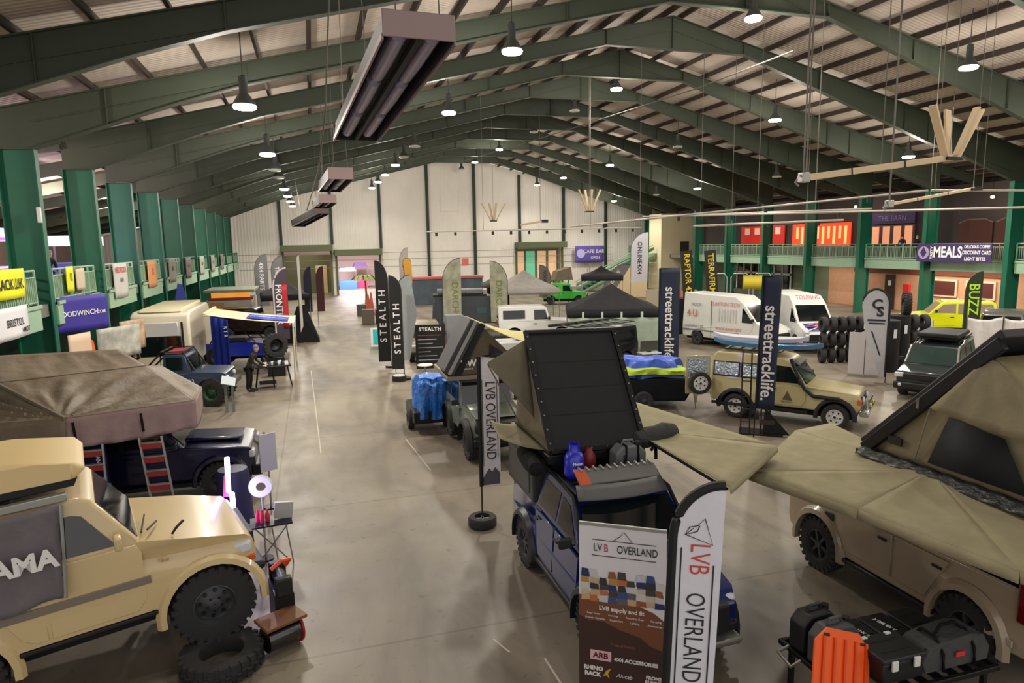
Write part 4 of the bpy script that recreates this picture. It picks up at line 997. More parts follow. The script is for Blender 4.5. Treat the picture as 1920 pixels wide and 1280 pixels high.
MB().prism([(-.5, .02), (.5, .02), (.54, .18), (.44, .36), (.2, .41), (-.15, .38), (-.42, .33), (-.54, .16)], lambda x, z: .24-.12*max(0, z-.12)-.05*abs(x)).obj('bag', cloth('duffel_grey', (76, 77, 76), 1.0, 7), db, bevel=.06, seg=4)
MB().tube([(-.46, -.14, .3), (0, -.16, .37), (.46, -.14, .3)], .012, 6).obj('zip', BLACK, db)
for x in (-.26, .24): MB().tube([(x, -.25, .03), (x, -.23, .25), (x, -.1, .41), (x, .1, .41), (x, .24, .2)], .022, 6).obj('strap', BLACKC, db)
MB().box((.02, -.225, .2), (.14, .02, .06)).obj('label', mat('label_red', (205, 60, 60), .5), db)
MB().tube([(-.24, -.06, .4), (-.1, -.03, .5), (.12, -.03, .5), (.24, -.06, .4)], .022, 8).obj('carry_handle', BLACKC, db)
crate('black flat case under the duffel end at the back right of the tray', .78, .3, .42, .5, .14, False)
# ================================================================== flags and banners
def feather(name, label, x, y, rz, h, w, z0, m_, txt=None, tcol=None, tsize=.3, tx=.5, tz=None, shape='feather', flip=1, group=None, sleeve=None, base='tyre', lean=0, rot=DOWN, tsx=1, bold=.006, extra=None, cat='flag', bend=.22):
    t = thing(name, label, cat, (x, y, 0), rz, group)
    if lean: t.rotation_euler = Euler((0, lean, rz))
    # outline, pole on the left (x=0)
    n = 14; out = []
    hb = h*(1-bend)
    if shape == 'feather':
        pole = [(0, z0)]+[(0, z0+(hb-z0)*i/4) for i in range(1, 5)]
        curve = [(w*.98*(1-cos(a)), hb+(h-hb)*sin(a)) for a in [pi/2*(i+1)/n for i in range(n)]]
        outer = [(w, h-.06), (w*.99, z0+(h-z0)*.5), (w*.97, z0)]
    elif shape == 'teardrop':
        pole = [(0, z0)]+[(0.0, z0+(h*.62-z0)*i/4) for i in range(1, 5)]
        zc = h-w*.62
        pole = [(0.02, z0), (0, zc)]
        curve = [(w*.5-w*.5*cos(a), zc+(h-zc)*sin(a)) for a in [pi*(i+1)/(n+1) for i in range(n)]]
        outer = [(w, zc-.1), (w*.8, z0+(zc-z0)*.5), (w*.2, z0)]
    elif shape == 'sail':
        pole = [(0, z0), (-.05*w, z0+(hb-z0)*.5), (0, hb)]
        curve = [(w*.8*(1-cos(a)), hb+(h-hb)*sin(a)) for a in [pi/2*(i+1)/n for i in range(n)]]
        outer = [(w*1.05, z0+(h-z0)*.55), (w*.65, z0+.05)]
    else:
        pole = [(0, z0), (0, h)]; curve = [(w, h)]; outer = [(w, z0)]
    poly = [(p[0]*flip, p[1]) for p in pole+curve+outer]
    f = MB().prism(poly, (-.006, .006)).obj('sail_cloth', m_, t, smooth=False)
    path = [(0, .02, 0), (0, .02, z0)]+[(p[0]*flip, .0, p[1]) for p in pole[1:]+curve]
    if shape == 'rect': path = [(0, .02, 0), (0, .02, h)]
    MB().tube(path, .022, 6).obj('flag_pole', mat('pole_grey', (60, 60, 60), .4), t)
    if sleeve:
        MB().tube([(p[0]*flip, 0, p[1]) for p in pole+curve], .05, 6).obj('sleeve', sleeve, t)
    if txt:
        text(txt, tsize, tcol or WHITE, t, (w*tx*flip, -.012, tz if tz is not None else (z0+h*.82)/2), rot, sx=tsx, bold=bold)
        text(txt, tsize, tcol or WHITE, t, (w*tx*flip, .012, tz if tz is not None else (z0+h*.82)/2), (pi/2, -rot[1], pi), sx=tsx, bold=bold, name='lettering_back')
    if base == 'tyre':
        b = MB(); b.lathe([(.17, 0), (.28, .0), (.31, .04), (.31, .18), (.28, .22), (.17, .22)], n=24, cap=False); b.lathe([(.17, .22), (.17, 0)], n=24, cap=False); b.obj('tyre_base', RUBBER, t)
        MB().box((0, 0, .16), (.34, .05, .03)).box((0, 0, .16), (.05, .34, .03)).obj('cross_foot', STEEL, t)
    elif base == 'disc': MB().cyl((0, 0, .05), .3, .1, 'z', 24).obj('disc_base', BLACKM, t)
    elif base: MB().beam((-.4, 0, .03), (.4, 0, .03), .05, .03).beam((0, -.4, .03), (0, .4, .03), .05, .03).obj('cross_foot', STEEL, t)
    return t
FLAGW = mat('flag_white', (222, 222, 232), .6, vary=.03, bump=.3, bscale=2, bdist=.08); FLAGG = cloth('flag_grey', (226, 222, 226), .3)
DARKT = mat('print_dark', (40, 40, 46), .6); REDT = mat('print_red', (205, 70, 48), .6)
# big white LVB flag in front
t = feather('feather_flag', 'large white feather flag in front with red and black vertical letters', 3.30, 5.8, -.42, 3.66, .50, .9, FLAGW, sleeve=mat('sleeve_black', (24, 24, 24), .7), base='cross', bend=.16)
t.rotation_euler = Euler((0, .03, -.42))
text('LVB', .29, REDT, t, (.27, -.014, 2.86), DOWN, sx=.72, bold=-.002, shear=0)
text('OVERLAND', .28, DARKT, t, (.25, -.014, 1.98), DOWN, sx=.70, bold=-.002)
MB().box((.09, -.012, 2.1), (.014, .006, 1.75)).obj('print_line', DARKT, t); MB().box((.42, -.012, 2.0), (.014, .006, 1.6)).obj('print_line', DARKT, t)
MB().tube([(.2, -.014, 3.19), (.12, -.014, 3.12), (.40, -.014, 3.02), (.31, -.014, 3.30), (.24, -.014, 3.22), (.16, -.014, 3.2), (.12, -.014, 3.12), (.19, -.014, 3.14), (.24, -.014, 3.16), (.26, -.014, 3.22)], .005, 4).obj('mountain_print', DARKT, t)
# grey LVB flag on tyre base
t = feather('feather_flag', 'grey banner flag with dark vertical letters on a tyre base in the aisle', 3.22, 13.46, -.22, 3.75, .42, .9, FLAGG, shape='rect', base='tyre', sleeve=mat('sleeve_black', (24, 24, 24), .7))
text('LVB OVERLAND', .30, DARKT, t, (.22, -.014, 2.35), DOWN, sx=.8)
MB().box((.06, -.012, 2.3), (.012, .005, 1.9)).obj('print_line', DARKT, t); MB().box((.37, -.012, 2.4), (.012, .005, 1.7)).obj('print_line', DARKT, t)
MB().prism([(.03, .92), (.4, .95), (.4, 1.2), (.3, 1.32), (.24, 1.22), (.17, 1.3), (.03, 1.06)], (-.014, -.008)).obj('mountain_print', mat('print_grey', (84, 82, 86), .6), t)
# roll-up banner
t = thing('roll_up_banner', 'tall white and brown printed roll-up banner in front of the blue pickup', 'banner', (2.90, 7.12, 0), atan2(-.62, .93))
BWd = 1.04; ZT = 2.74
def pbox(x0, x1, z0, z1, m_, y=-.008, nm='print_block'): return MB().lo((x0, y, z0), (x1, y+.004, z1)).obj(nm, m_, t, smooth=False)
MB().lo((0, 0, .12), (BWd, .012, ZT)).obj('banner_sheet', mat('banner_white', (226, 224, 228), .5), t, smooth=False)
MB().lo((-.02, -.08, 0), (BWd+.02, .1, .12)).obj('cassette', STEEL, t, bevel=.02)
MB().lo((0, -.015, ZT-.02), (BWd, .02, ZT+.02)).obj('top_rail', STEEL, t, bevel=.005)
MB().tube([(BWd/2, .05, .1), (BWd/2, .05, ZT)], .012, 6).obj('rear_pole', STEEL, t)
DB = mat('print_brown', (64, 42, 36), .6); MBr = mat('print_mid_brown', (120, 74, 48), .6)
MB().prism([(0, .12), (BWd, .12), (BWd, 1.22), (.86, 1.27), (.75, 1.36), (.5, 1.42), (.3, 1.5), (.12, 1.5), (0, 1.55)], (-.012, -.006)).obj('print_block', DB, t, smooth=False)
MB().prism([(0, 1.5), (BWd, 1.2), (BWd, 1.6), (.9, 1.7), (.6, 1.8), (.3, 1.78), (0, 1.82)], (-.008, -.003)).obj('print_block', MBr, t, smooth=False)
cols = [(180, 140, 70), (70, 66, 64), (200, 170, 130), (60, 80, 130), (210, 205, 205), (190, 110, 60), (40, 50, 100), (150, 90, 50), (90, 95, 110), (205, 190, 160), (50, 54, 60), (200, 200, 210)]
r_ = random.Random(5)
MBk = [mat('collage_%d' % i, c_, .6) for i, c_ in enumerate(cols)]
for i in range(9):
    for j in range(5):
        x0 = .02+i*.111+.01*r_.random(); z0 = 1.76+j*.078-.0*i; w1 = .10+.03*r_.random(); h1 = .07+.03*r_.random(); sk = (r_.random()-.5)*.05
        if j == 4 and i in (2, 5, 8): continue
        poly = [(x0, z0), (min(BWd-.005, x0+w1), z0+sk*.5), (min(BWd-.005, x0+w1-abs(sk)), z0+h1), (x0+abs(sk)*.5, z0+h1-sk*.3)]
        MB().prism(poly, (-.012-.0006*((i*3+j) % 5), -.006)).obj('photo_print', MBk[(i*5+j*7+int(r_.random()*4)) % 12], t, smooth=False)
text('LV', .14, DARKT, t, (.23, -.012, 2.45), sx=.7); text('B', .14, mat('print_rose', (190, 80, 90), .6), t, (.33, -.012, 2.45), sx=.7); text('OVERLAND', .14, DARKT, t, (.70, -.012, 2.45), sx=.66)
pbox(.16, .92, 2.545, 2.553, DARKT, nm='print_line'); pbox(.16, .92, 2.345, 2.353, DARKT, nm='print_line')
MB().tube([(.42, -.01, 2.56), (.5, -.01, 2.62), (.54, -.01, 2.68), (.64, -.01, 2.56)], .004, 4).obj('mountain_print', DARKT, t)
text('LVB supply and fit', .075, WHITE, t, (.52, -.016, 1.68), bold=.002)
for i, (a_, b_, c_) in enumerate([(.18, 1.6, 'Roof Tents'), (.42, 1.6, 'Awnings'), (.68, 1.6, 'Recovery Gear'), (.93, 1.6, 'Camping'), (.2, 1.54, 'Drawer Systems'), (.46, 1.54, 'Suspension'), (.68, 1.54, 'Lighting'), (.92, 1.54, 'Accessories')]): text(c_, .036, WHITE, t, (a_, -.016, b_))
text('Trusted brands', .05, mat('print_copper', (150, 96, 66), .6), t, (.54, -.016, 1.22))
MB().box((.27, -.014, 1.05), (.26, .004, .13)).obj('print_block', mat('print_pinkish', (225, 190, 195), .6), t, bevel=.03)
text('ARB', .10, mat('print_maroon', (110, 20, 34), .6), t, (.27, -.02, 1.05), bold=.003); text('4X4 ACCESSORIES', .065, WHITE, t, (.7, -.016, 1.03), bold=.003)
text('RHINO', .075, WHITE, t, (.18, -.016, .87), bold=.004); text('RACK', .075, WHITE, t, (.17, -.016, .79), bold=.004)
MB().prism([(.3, .78), (.34, .86), (.4, .9), (.36, .82), (.38, .76), (.34, .8)], (-.018, -.012)).obj('print_mark', mat('print_yellow', (230, 170, 40), .6), t, smooth=False)
text('Alucab', .07, WHITE, t, (.56, -.016, .82), shear=.3); text('FRONT', .06, WHITE, t, (.92, -.016, .86), bold=.003); text('RUNNER', .06, WHITE, t, (.93, -.016, .80), bold=.003)
pbox(.74, .82, .8, .9, mat('print_red2', (190, 30, 36), .6)); text('www.lvboverland', .07, WHITE, t, (.58, -.016, .62), bold=.002)
pbox(.04, .12, .58, .68, mat('print_orange', (200, 90, 50), .6))
# STEALTH flags
BLKF = mat('flag_black', (16, 16, 18), .7)
feather('feather_flag', 'black feather flag with white vertical letters, the farther of the two by the aisle', 3.5, 33.5, -.1, 5.35, .62, .3, BLKF, 'S T E A L T H', None, .46, .5, 2.6, flip=-1, base='disc', rot=UPW, bend=.2)
feather('feather_flag', 'black feather flag with white vertical letters, the nearer one with white base', 3.72, 30.1, -.1, 4.75, .55, .5, BLKF, 'S T E A L T H', None, .40, .45, 2.35, flip=-1, base='disc', rot=UPW, bend=.15)
for o in [o for o in bpy.data.objects if o.name.startswith('lettering') and o.parent and 'STEALTH' in str(o.parent.get('label', ''))]:
    o.location.z = 2.4
feather('feather_flag', 'plain grey sail-shaped flag just right of the black feather flags', 3.5, 31.6, -.15, 4.7, 1.05, .6, mat('flag_plain_grey', (150, 156, 158), .6, vary=.05), shape='sail', base='cross', bend=.3)
t = thing('flag_weight', 'white-topped round weight on the floor under the black flags', 'weight', (3.45, 29.9, 0)); MB().cyl((0, 0, .12), .32, .24, 'z', 24).obj('weight', BLACK, t, bevel=.03); MB().cyl((0, 0, .255), .26, .03, 'z', 24).obj('lid', WHITEP, t)
t = thing('display_board', 'black display board with a white heading and white lines of text', 'sign', (4.55, 31.9, 0), -.14)
MB().lo((-.02, 0, .1), (1.42, .06, 2.25)).obj('board', BLKF, t, bevel=.01); text('STEALTH', .24, WHITE, t, (.7, -.01, 2.03), bold=.01, space=1.15)
for i, (ww_, c_) in enumerate([(1.1, (150, 60, 60)), (.9, (170, 170, 170)), (.7, (150, 150, 150)), (1.2, (150, 150, 150)), (.6, (150, 150, 150)), (.9, (150, 150, 150)), (1.1, (170, 170, 170))]):
    MB().lo((.1, -.006, 1.72-i*.2), (.1+ww_, .0, 1.76-i*.2)).obj('text_line', mat('line_%d' % c_[1], c_, .6), t, smooth=False)
t = thing('bar_stool', 'small white-topped high table in front of the black display board', 'table', (4.3, 27.7, 0))
MB().cyl((0, 0, 1.05), .33, .04, 'z', 20).obj('top', WHITEP, t, bevel=.01); MB().cyl((0, 0, .53), .03, 1.04, 'z', 8).obj('stem', STEEL, t); MB().cyl((0, 0, .02), .22, .03, 'z', 20).obj('foot', STEEL, t)
# streettracklife banners and stand
NVY = mat('banner_navy', (26, 36, 60), .6, vary=.04)
def st_banner(x, y, rz, h, w, z0, ts, label, base='disc', lean=0):
    t = thing('pole_banner', label, 'banner', (x, y, 0), rz); t.rotation_euler = Euler((0, lean, rz))
    MB().grid([(0, 0, z0), (w, 0, z0), (w, 0, h), (0, 0, h)], 4, 20, lambda u, v: (0, .02*sin(v*9+u*2), 0)).obj('cloth', NVY, t, solid=.012)
    MB().tube([(-.02, 0, 0), (-.02, 0, h)], .025, 6).obj('pole', BLACKM, t); MB().tube([(-.02, 0, h), (w, 0, h)], .02, 6).obj('arm', BLACKM, t)
    text('streettracklife.', ts, WHITE, t, (w*.5, -.035, z0+(h-z0)*.42), DOWN, bold=.008)
    if base: MB().cyl((0, 0, .05), .3, .1, 'z', 20).obj('base', BLACKM, t)
    return t
st_banner(12.82, 17.1, -.62, 4.98, .52, .95, .50, 'tall narrow navy banner with white lettering beside the beige troop carrier', None, .02)
st_banner(16.05, 29, -.5, 4.75, .95, .1, .62, 'wide navy banner with white lettering left of the white vans', 'disc', 0)
t = thing('ladder_stand', 'black tubular ladder rack holding the navy banner by the beige troop carrier', 'stand', (13.1, 17.25, 0), -.62)
for sx in (-.55, -.28, .05, .3):
    for sy in (0, .45): MB().tube([(sx, sy, 0), (sx, sy, 2.6 if sx < -.1 else 1.2)], .022, 6).obj('upright', BLACKM, t)
for z in (.4, .8, 1.2, 1.7, 2.2, 2.6):
    MB().tube([(-.55, 0, z), (-.28, 0, z)], .016, 6).obj('rung', BLACKM, t)
MB().lo((0, -.05, .35), (.45, .5, .5)).obj('crate', mat('crate_dark', (60, 44, 44), .7), t); MB().lo((-.6, -.1, 0), (.7, .6, .05)).obj('base_plate', BLACKM, t, bevel=.01)
MB().prism([(.1, .05), (.9, .05), (.15, .9)], (-.02, .02)).obj('brace', BLACKM, t)
# CS flag
t = feather('teardrop_flag', 'grey-white teardrop flag with two large initials beside the dark estate car', 22.55, 21.7, -.8, 3.95, 1.0, .3, mat('flag_silver', (186, 186, 192), .6, vary=.05), shape='teardrop', flip=-1, base='cross', sleeve=mat('sleeve_black', (24, 24, 24), .7))
text('C', .55, DARKT, t, (-.45, -.02, 3.3), bold=.02); text('S', .55, DARKT, t, (-.33, -.02, 3.0), bold=.02)
MB().lo((-.78, -.02, 2.62), (-.12, -.012, 2.7)).obj('print_line', DARKT, t); MB().lo((-.72, -.02, 2.5), (-.14, -.012, 2.56)).obj('print_line', DARKT, t)
MB().beam((-.6, -.014, 2.2), (-.25, -.014, 1.2), .006, .05).obj('print_line', DARKT, t)
t = thing('blank_panel', 'back of a plain white roll-up panel between troop carrier and tyres', 'panel', (22.5, 23.7, 0), -.75)
MB().lo((0, 0, .1), (.62, .03, 1.95)).obj('panel', mat('panel_white', (205, 200, 202), .6), t); MB().lo((.66, 0, .1), (1.18, .03, 1.9)).obj('panel', mat('panel_white', (205, 200, 202), .6), t)
MB().tube([(.64, .04, 0), (.64, .04, 2.2)], .02, 6).obj('pole', STEEL, t); MB().lo((0, -.1, 0), (1.2, .12, .1)).obj('foot', STEEL, t); MB().lo((.54, 0, 2.1), (.74, .03, 2.4)).obj('tag_card', WHITE, t)

# ================================================================== people
SKIN = mat('skin', (198, 150, 128), .6)
def person(name, label, x, y, z, rz, top, legs, hair, pose='stand', h=1.75, seat=False):
    """continuous skinned body; local -y is forward"""
    t = thing(name, label, 'person', (x, y, z), rz)
    k = h/1.75
    def skin(pts, edges, rad, nm, m_, root=0):
        me = bpy.data.meshes.new(nm); me.from_pydata([Vector(p)*k for p in pts], edges, []); o = bpy.data.objects.new(nm, me); COL.objects.link(o); o.parent = t; me.materials.append(m_)
        md = o.modifiers.new('skin', 'SKIN'); sub = o.modifiers.new('sub', 'SUBSURF'); sub.levels = 2; sub.render_levels = 2; md.use_smooth_shade = True
        if not me.skin_vertices: 
            bpy.context.view_layer.objects.active = o
        for i, v in enumerate(me.skin_vertices[0].data): v.radius = (rad[i][0]*k, rad[i][1]*k); v.use_root = (i == root)
        return o
    lean = -.08 if pose == 'stand' else -.22
    P = [(0, 0, .95), (0, lean*.2, 1.1), (0, lean*.6, 1.28), (0, lean, 1.42), (0, lean*1.15, 1.5), (0, lean*1.3, 1.56),
         (.19, lean, 1.41), (.25, lean-.02, 1.15), (.22, lean-.24, 1.0), (.17, lean-.34, 1.0),
         (-.19, lean, 1.41), (-.25, lean-.02, 1.15), (-.22, lean-.24, 1.0), (-.17, lean-.34, 1.0),
         (.1, 0, .88), (.11, -.02, .5), (.12, .03, .1), (.12, -.12, .04), (-.1, 0, .88), (-.11, .02, .5), (-.12, .07, .1), (-.12, -.08, .04)]
    E_ = [(0, 1), (1, 2), (2, 3), (3, 4), (4, 5), (3, 6), (6, 7), (7, 8), (8, 9), (3, 10), (10, 11), (11, 12), (12, 13), (0, 14), (14, 15), (15, 16), (16, 17), (0, 18), (18, 19), (19, 20), (20, 21)]
    Rr = [(.15, .11), (.14, .1), (.16, .11), (.15, .1), (.06, .06), (.05, .05), (.065, .065), (.05, .05), (.04, .04), (.035, .03), (.065, .065), (.05, .05), (.04, .04), (.035, .03),
          (.1, .1), (.07, .07), (.05, .05), (.04, .04), (.1, .1), (.07, .07), (.05, .05), (.04, .04)]
    skin(P, E_, Rr, 'body', top)
    legsP = [(0, 0, .97)]+[P[i] for i in (14, 15, 16, 18, 19, 20)]
    skin(legsP, [(0, 1), (1, 2), (2, 3), (0, 4), (4, 5), (5, 6)], [(.165, .125), (.11, .11), (.08, .08), (.06, .06), (.11, .11), (.08, .08), (.06, .06)], 'trousers', legs)
    hy = lean*1.45
    m = MB(); m.lathe([(.005, -.125), (.05, -.115), (.075, -.06), (.085, 0), (.088, .05), (.07, .1), (.035, .125), (.004, .13)], (0, 0, 0), 'z', 16)
    hd = m.obj('head', SKIN, t, loc=(0, hy*k, 1.66*k)); hd.scale = (.9*k, 1.05*k, k)
    MB().prism([(-.012, -.03), (.012, -.03), (.006, .03), (-.006, .03)], (-.115, -.08)).obj('nose', SKIN, hd, bevel=.005)
    for s in (-1, 1):
        MB().box((s*.092, 0, 0), (.02, .04, .06)).obj('ear', SKIN, hd, bevel=.008)
        MB().lathe([(.002, -.01), (.011, 0), (.002, .01)], (s*.035, -.082, .02), 'y', 8).obj('eye', BLACK, hd)
    MB().box((0, -.083, -.06), (.045, .012, .01)).obj('mouth', mat('lip', (150, 80, 75), .6), hd)
    MB().lathe([(.092, .02), (.098, .06), (.085, .1), (.045, .137), (.003, .145)], (0, .012, 0), 'z', 16, cap=False).obj('hair', hair, hd, solid=.008)
    for s in (1, -1):       # hands with five fingers
        i = 9 if s > 0 else 13; c = Vector(P[i])*k+Vector((0, -.04*k, 0)); hb_ = MB().box((0, 0, 0), (.075, .09, .03)).obj('hand', SKIN, t, loc=tuple(c), bevel=.012)
        for f_ in range(4):
            MB().tube([(-.03+f_*.02, -.04, 0), (-.03+f_*.02, -.075-.008*(1-abs(f_-1.5)), -.008), (-.03+f_*.02, -.095, -.03)], .009, 6).obj('finger', SKIN, hb_)
        MB().tube([(-s*.035, .01, 0), (-s*.06, -.025, -.005), (-s*.058, -.05, -.015)], .01, 6).obj('thumb', SKIN, hb_)
    for s in (1, -1):
        p = P[17] if s > 0 else P[21]
        MB().box((p[0]*k, (p[1]-.02)*k, .05), (.1, .27, .1)).obj('shoe', BLACK, t, bevel=.03)
    return t
DKC = cloth('dark_jacket', (26, 28, 30), .3, 8); HAIRG = mat('hair_grey', (120, 110, 100), .8); HAIRD = mat('hair_dark', (40, 30, 26), .8)
person('person', 'person in dark clothes standing at the black table by the blue truck', -2.88, 30.0, 0, radians(80), cloth('olive_jacket', (48, 46, 40), .3, 8), DKC, HAIRG, 'lean', 1.95)
person('person', 'person in black jacket leaning on the left balcony rail, nearer the column', -9.1, 26.75, 4.36, radians(65), DKC, DKC, HAIRD, 'lean', 1.7)
person('person', 'person in black jacket leaning on the left balcony rail, farther from the column', -9.1, 27.5, 4.36, radians(50), DKC, DKC, HAIRG, 'lean', 1.72)
person('person', 'person in dark blue standing on the right gallery, left of the pair', 42.8, 40.4, 4.36, radians(-70), cloth('dark_blue_coat', (30, 34, 60), .3), DKC, HAIRD, 'stand', 1.75)
person('person', 'person in black standing on the right gallery next to the column', 42.6, 38.9, 4.36, radians(-80), DKC, DKC, HAIRG, 'stand', 1.7)
# ================================================================== mid-ground vehicles
# beige troop carrier
AR = [(-1.62, .42, .5), (1.38, .42, .5)]
body = arc_bottom(-2.45, 1.95, .55, AR)+[(2.05, .66), (2.05, 1.02), (1.98, 1.14), (.55, 1.27), (-2.45, 1.3), (-2.5, .7)]
cab = [(-2.45, 1.26), (.55, 1.26), (.12, 1.92), (-.05, 2.04), (-.75, 2.16), (-2.3, 2.16), (-2.42, 2.0)]
tr, W = vehicle('troop_carrier', 'beige long off-roader with white wheels and surfboards on the roof', 'car', (15.40, 18.56, 0), radians(-50.5), BEIGE, (-2.5, 2.05), .84, body, cab, .1, 1.2, 2.1, .08,
    wheels=(-1.62, 1.38), wr=.40, ww=.25, style='slot', rimm=WHITEP, windows=[[(-.52, 1.34), (.36, 1.34), (.04, 1.84), (-.52, 1.86)]],
    screen=((.54, 1.33), (.14, 1.9), .07), doors=[[(-.6, .62), (.42, .62), (.52, .8), (.52, 1.22), (-.6, 1.24)]], flare=BLACK, flare_w=.03, rr=.235, scale=1.04)
FOIL = mat('foil_blind', (190, 205, 220), .18, .8, bump=1, bscale=14, bdist=.08)
def side_pane(t, W, poly, m_, nm='side_window', off=.01):
    for s in (1, -1):
        n = len(poly); vs = [(x, s*(W(x, z)+off), z) for x, z in poly]+[(x, s*(W(x, z)-.03), z) for x, z in poly]
        MB().add(vs, [tuple(range(n)), tuple(range(n, 2*n))]+[(i, (i+1) % n, n+(i+1) % n, n+i) for i in range(n)]).obj(nm, m_, t, bevel=.02, seg=2)
for a, b in ((-1.45, -.75), (-2.35, -1.55)):
    side_pane(tr, W, [(a-.04, 1.36), (b+.04, 1.36), (b+.04, 1.86), (a-.04, 1.86)], BLACK, 'window_rubber', .006)
    side_pane(tr, W, [(a, 1.4), (b, 1.4), (b, 1.82), (a, 1.82)], FOIL, 'side_window', .014)
MB().lo((2.0, -.55, .82), (2.08, .55, 1.06)).obj('grille', BLACK, tr, bevel=.01)
for s in (1, -1):
    round_lamp(tr, 2.09, s*.42, .95, .1); MB().box((2.02, s*.70, .92), (.12, .2, .16)).obj('indicator', ORANGEL, tr, bevel=.02)
    round_lamp(tr, 2.28, s*.3, .78, .07, mat('spot_yellow', (210, 205, 90), .3), 'spot_lamp')
MB().lo((2.05, -.86, .5), (2.3, .86, .7)).obj('front_bumper', CHROME, tr, bevel=.04)
MB().tube([(2.2, -.5, .7), (2.24, -.5, .92), (2.24, .5, .92), (2.2, .5, .7)], .03, 8).obj('bull_bar', CHROME, tr)
MB().tube([(1.5, -.87, .98), (.75, -.9, 1.0), (.5, -.88, 1.2), (.18, -.8, 1.78), (.05, -.82, 2.1)], .06, 8).obj('snorkel', BLACK, tr)
MB().prism([(.1, 1.93), (.26, 1.86), (.28, 1.9), (.08, 1.99)], .66).obj('sun_visor', BLACK, tr, bevel=.01)
mirror(tr, .38, .84, 1.42)
MB().prism([(-.16, .78), (.14, .78), (-.01, 1.08)], (-.86, -.855)).obj('logo_triangle', mat('logo_dark', (86, 82, 66), .6), tr)
text('TROOPY', .09, mat('logo_dark', (86, 82, 66)), tr, (-.02, -.875, .72), (pi/2, 0, 0))
MB().lo((-2.4, -.88, .42), (.6, -.8, .5)).obj('sill_bar', BLACK, tr)
# open rear door with spare wheel
dr = MB().lo((-.03, 0, .72), (.03, .84, 1.28)).obj('rear_door', BEIGE, tr, loc=(-2.5, -.78, 0), rot=(0, 0, radians(128)), bevel=.02)
m = MB(); m.lo((-.03, 0, 1.28), (.03, .07, 2.02)); m.lo((-.03, .77, 1.28), (.03, .84, 2.02)); m.lo((-.03, .07, 1.95), (.03, .77, 2.02)); m.obj('door_frame', BEIGE, dr, bevel=.01)
MB().lo((-.012, .09, 1.3), (.012, .76, 1.94)).obj('door_window', FOIL, dr)
w_ = wheel(tr, 0, 0, 0, 1, .38, .22, 'slot', WHITEP, 0, .235, name='spare_wheel'); w_.parent = dr; w_.location = (-.2, .42, 1.12); w_.rotation_euler = (0, 0, pi/2)
MB().lo((-.2, .6, .6), (.0, 1.4, .66)).obj('tailboard', BEIGE, tr, loc=(-2.6, -.6, .1), bevel=.01)
roof_rack(tr, -2.2, -.3, .62, 2.26, nslat=5)
def board(label, col1, col2, x, y, z, rz, L=3.2, w=.62, th=.09):
    t = thing('surfboard', label, 'surfboard', (x, y, z), rz)
    def outl(s_): 
        pts = []
        for i in range(13):
            a = -1+2*i/12; pts.append((a*L/2, s_*w/2*(1-abs(a)**2.6)**.6))
        return pts
    a = outl(1)+outl(-1)[::-1][1:-1]; m = MB(); n = len(a)
    m.add([(p[0], p[1], 0+.14*(p[0]/L*2)**4*.8) for p in a]+[(p[0], p[1], th+.14*(p[0]/L*2)**4*.8) for p in a], [(i, (i+1) % n, n+(i+1) % n, n+i) for i in range(n)]+[tuple(range(n)), tuple(range(n, 2*n))])
    m.obj('board', col1, t, bevel=.02)
    MB().lo((-L*.42, -w*.3, th), (-L*.16, w*.3, th+.012)).obj('deck_pad', col2, t, bevel=.005)
    return t
h_ = radians(-50.5)
def loc_tr(x, y): return (15.40+x*cos(h_)-y*sin(h_), 18.56+x*sin(h_)+y*cos(h_))
px_, py_ = loc_tr(-.9, -.15); board('pale blue paddle board strapped on the beige troop carrier roof', mat('board_blue', (60, 110, 150), .3, coat=.5), mat('deck_light_blue', (150, 190, 220), .4), px_, py_, 2.42, h_, 3.6, .78, .14)
px_, py_ = loc_tr(-1.2, .12); board('white paddle board on top of the blue board, troop carrier roof', mat('board_white', (222, 216, 205), .3, coat=.5), mat('deck_dark', (60, 56, 50), .6), px_, py_, 2.58, h_+.03, 3.2, .7, .13)
# blue and yellow covered trailer
t = thing('trailer', 'low black camper trailer under the blue and lime inflatable', 'trailer', (11.9, 22.0, 0), radians(-20))
MB().prism([(-1.7, .3), (1.1, .3), (1.35, .75), (1.2, 1.15), (-1.7, 1.1)], .85).obj('tub', cloth('black_cover', (24, 25, 32), .5), t, bevel=.06)
for s in (1, -1): wheel(t, -.4, s*.9, .34, s, .34, .2)
MB().tube([(1.3, 0, .45), (2.0, 0, .45)], .04, 8).obj('drawbar', BLACKM, t)
tarp('kayak_cover', 'folded blue inflatable cover with lime stripe lying on the black trailer', 11.85, 22.05, 2.5, 1.5, .62, mat('cover_blue', (52, 88, 190), .4, bump=.8, bscale=5, vary=.2), radians(-20), 4, 1.15, .18, 'cover', .72, 10)
tarp('lime_cover', 'lime green folded cloth band around the blue inflatable', 11.75, 21.95, 2.55, 1.55, .2, mat('lime', (170, 195, 50), .5, bump=.6), radians(-20), 6, 1.3, .12, 'cover', .95, 6)
t = thing('washbasin', 'white cone-shaped stand near the trailer tail', 'stand', (13.1, 20.9, 0)); MB().lathe([(.03, .2), (.1, .6), (.17, .78), (.18, .8)], n=16, cap=False).obj('cone', WHITEP, t, solid=.01); MB().cyl((0, 0, .12), .02, .25, 'z', 8).obj('stem', STEEL, t)
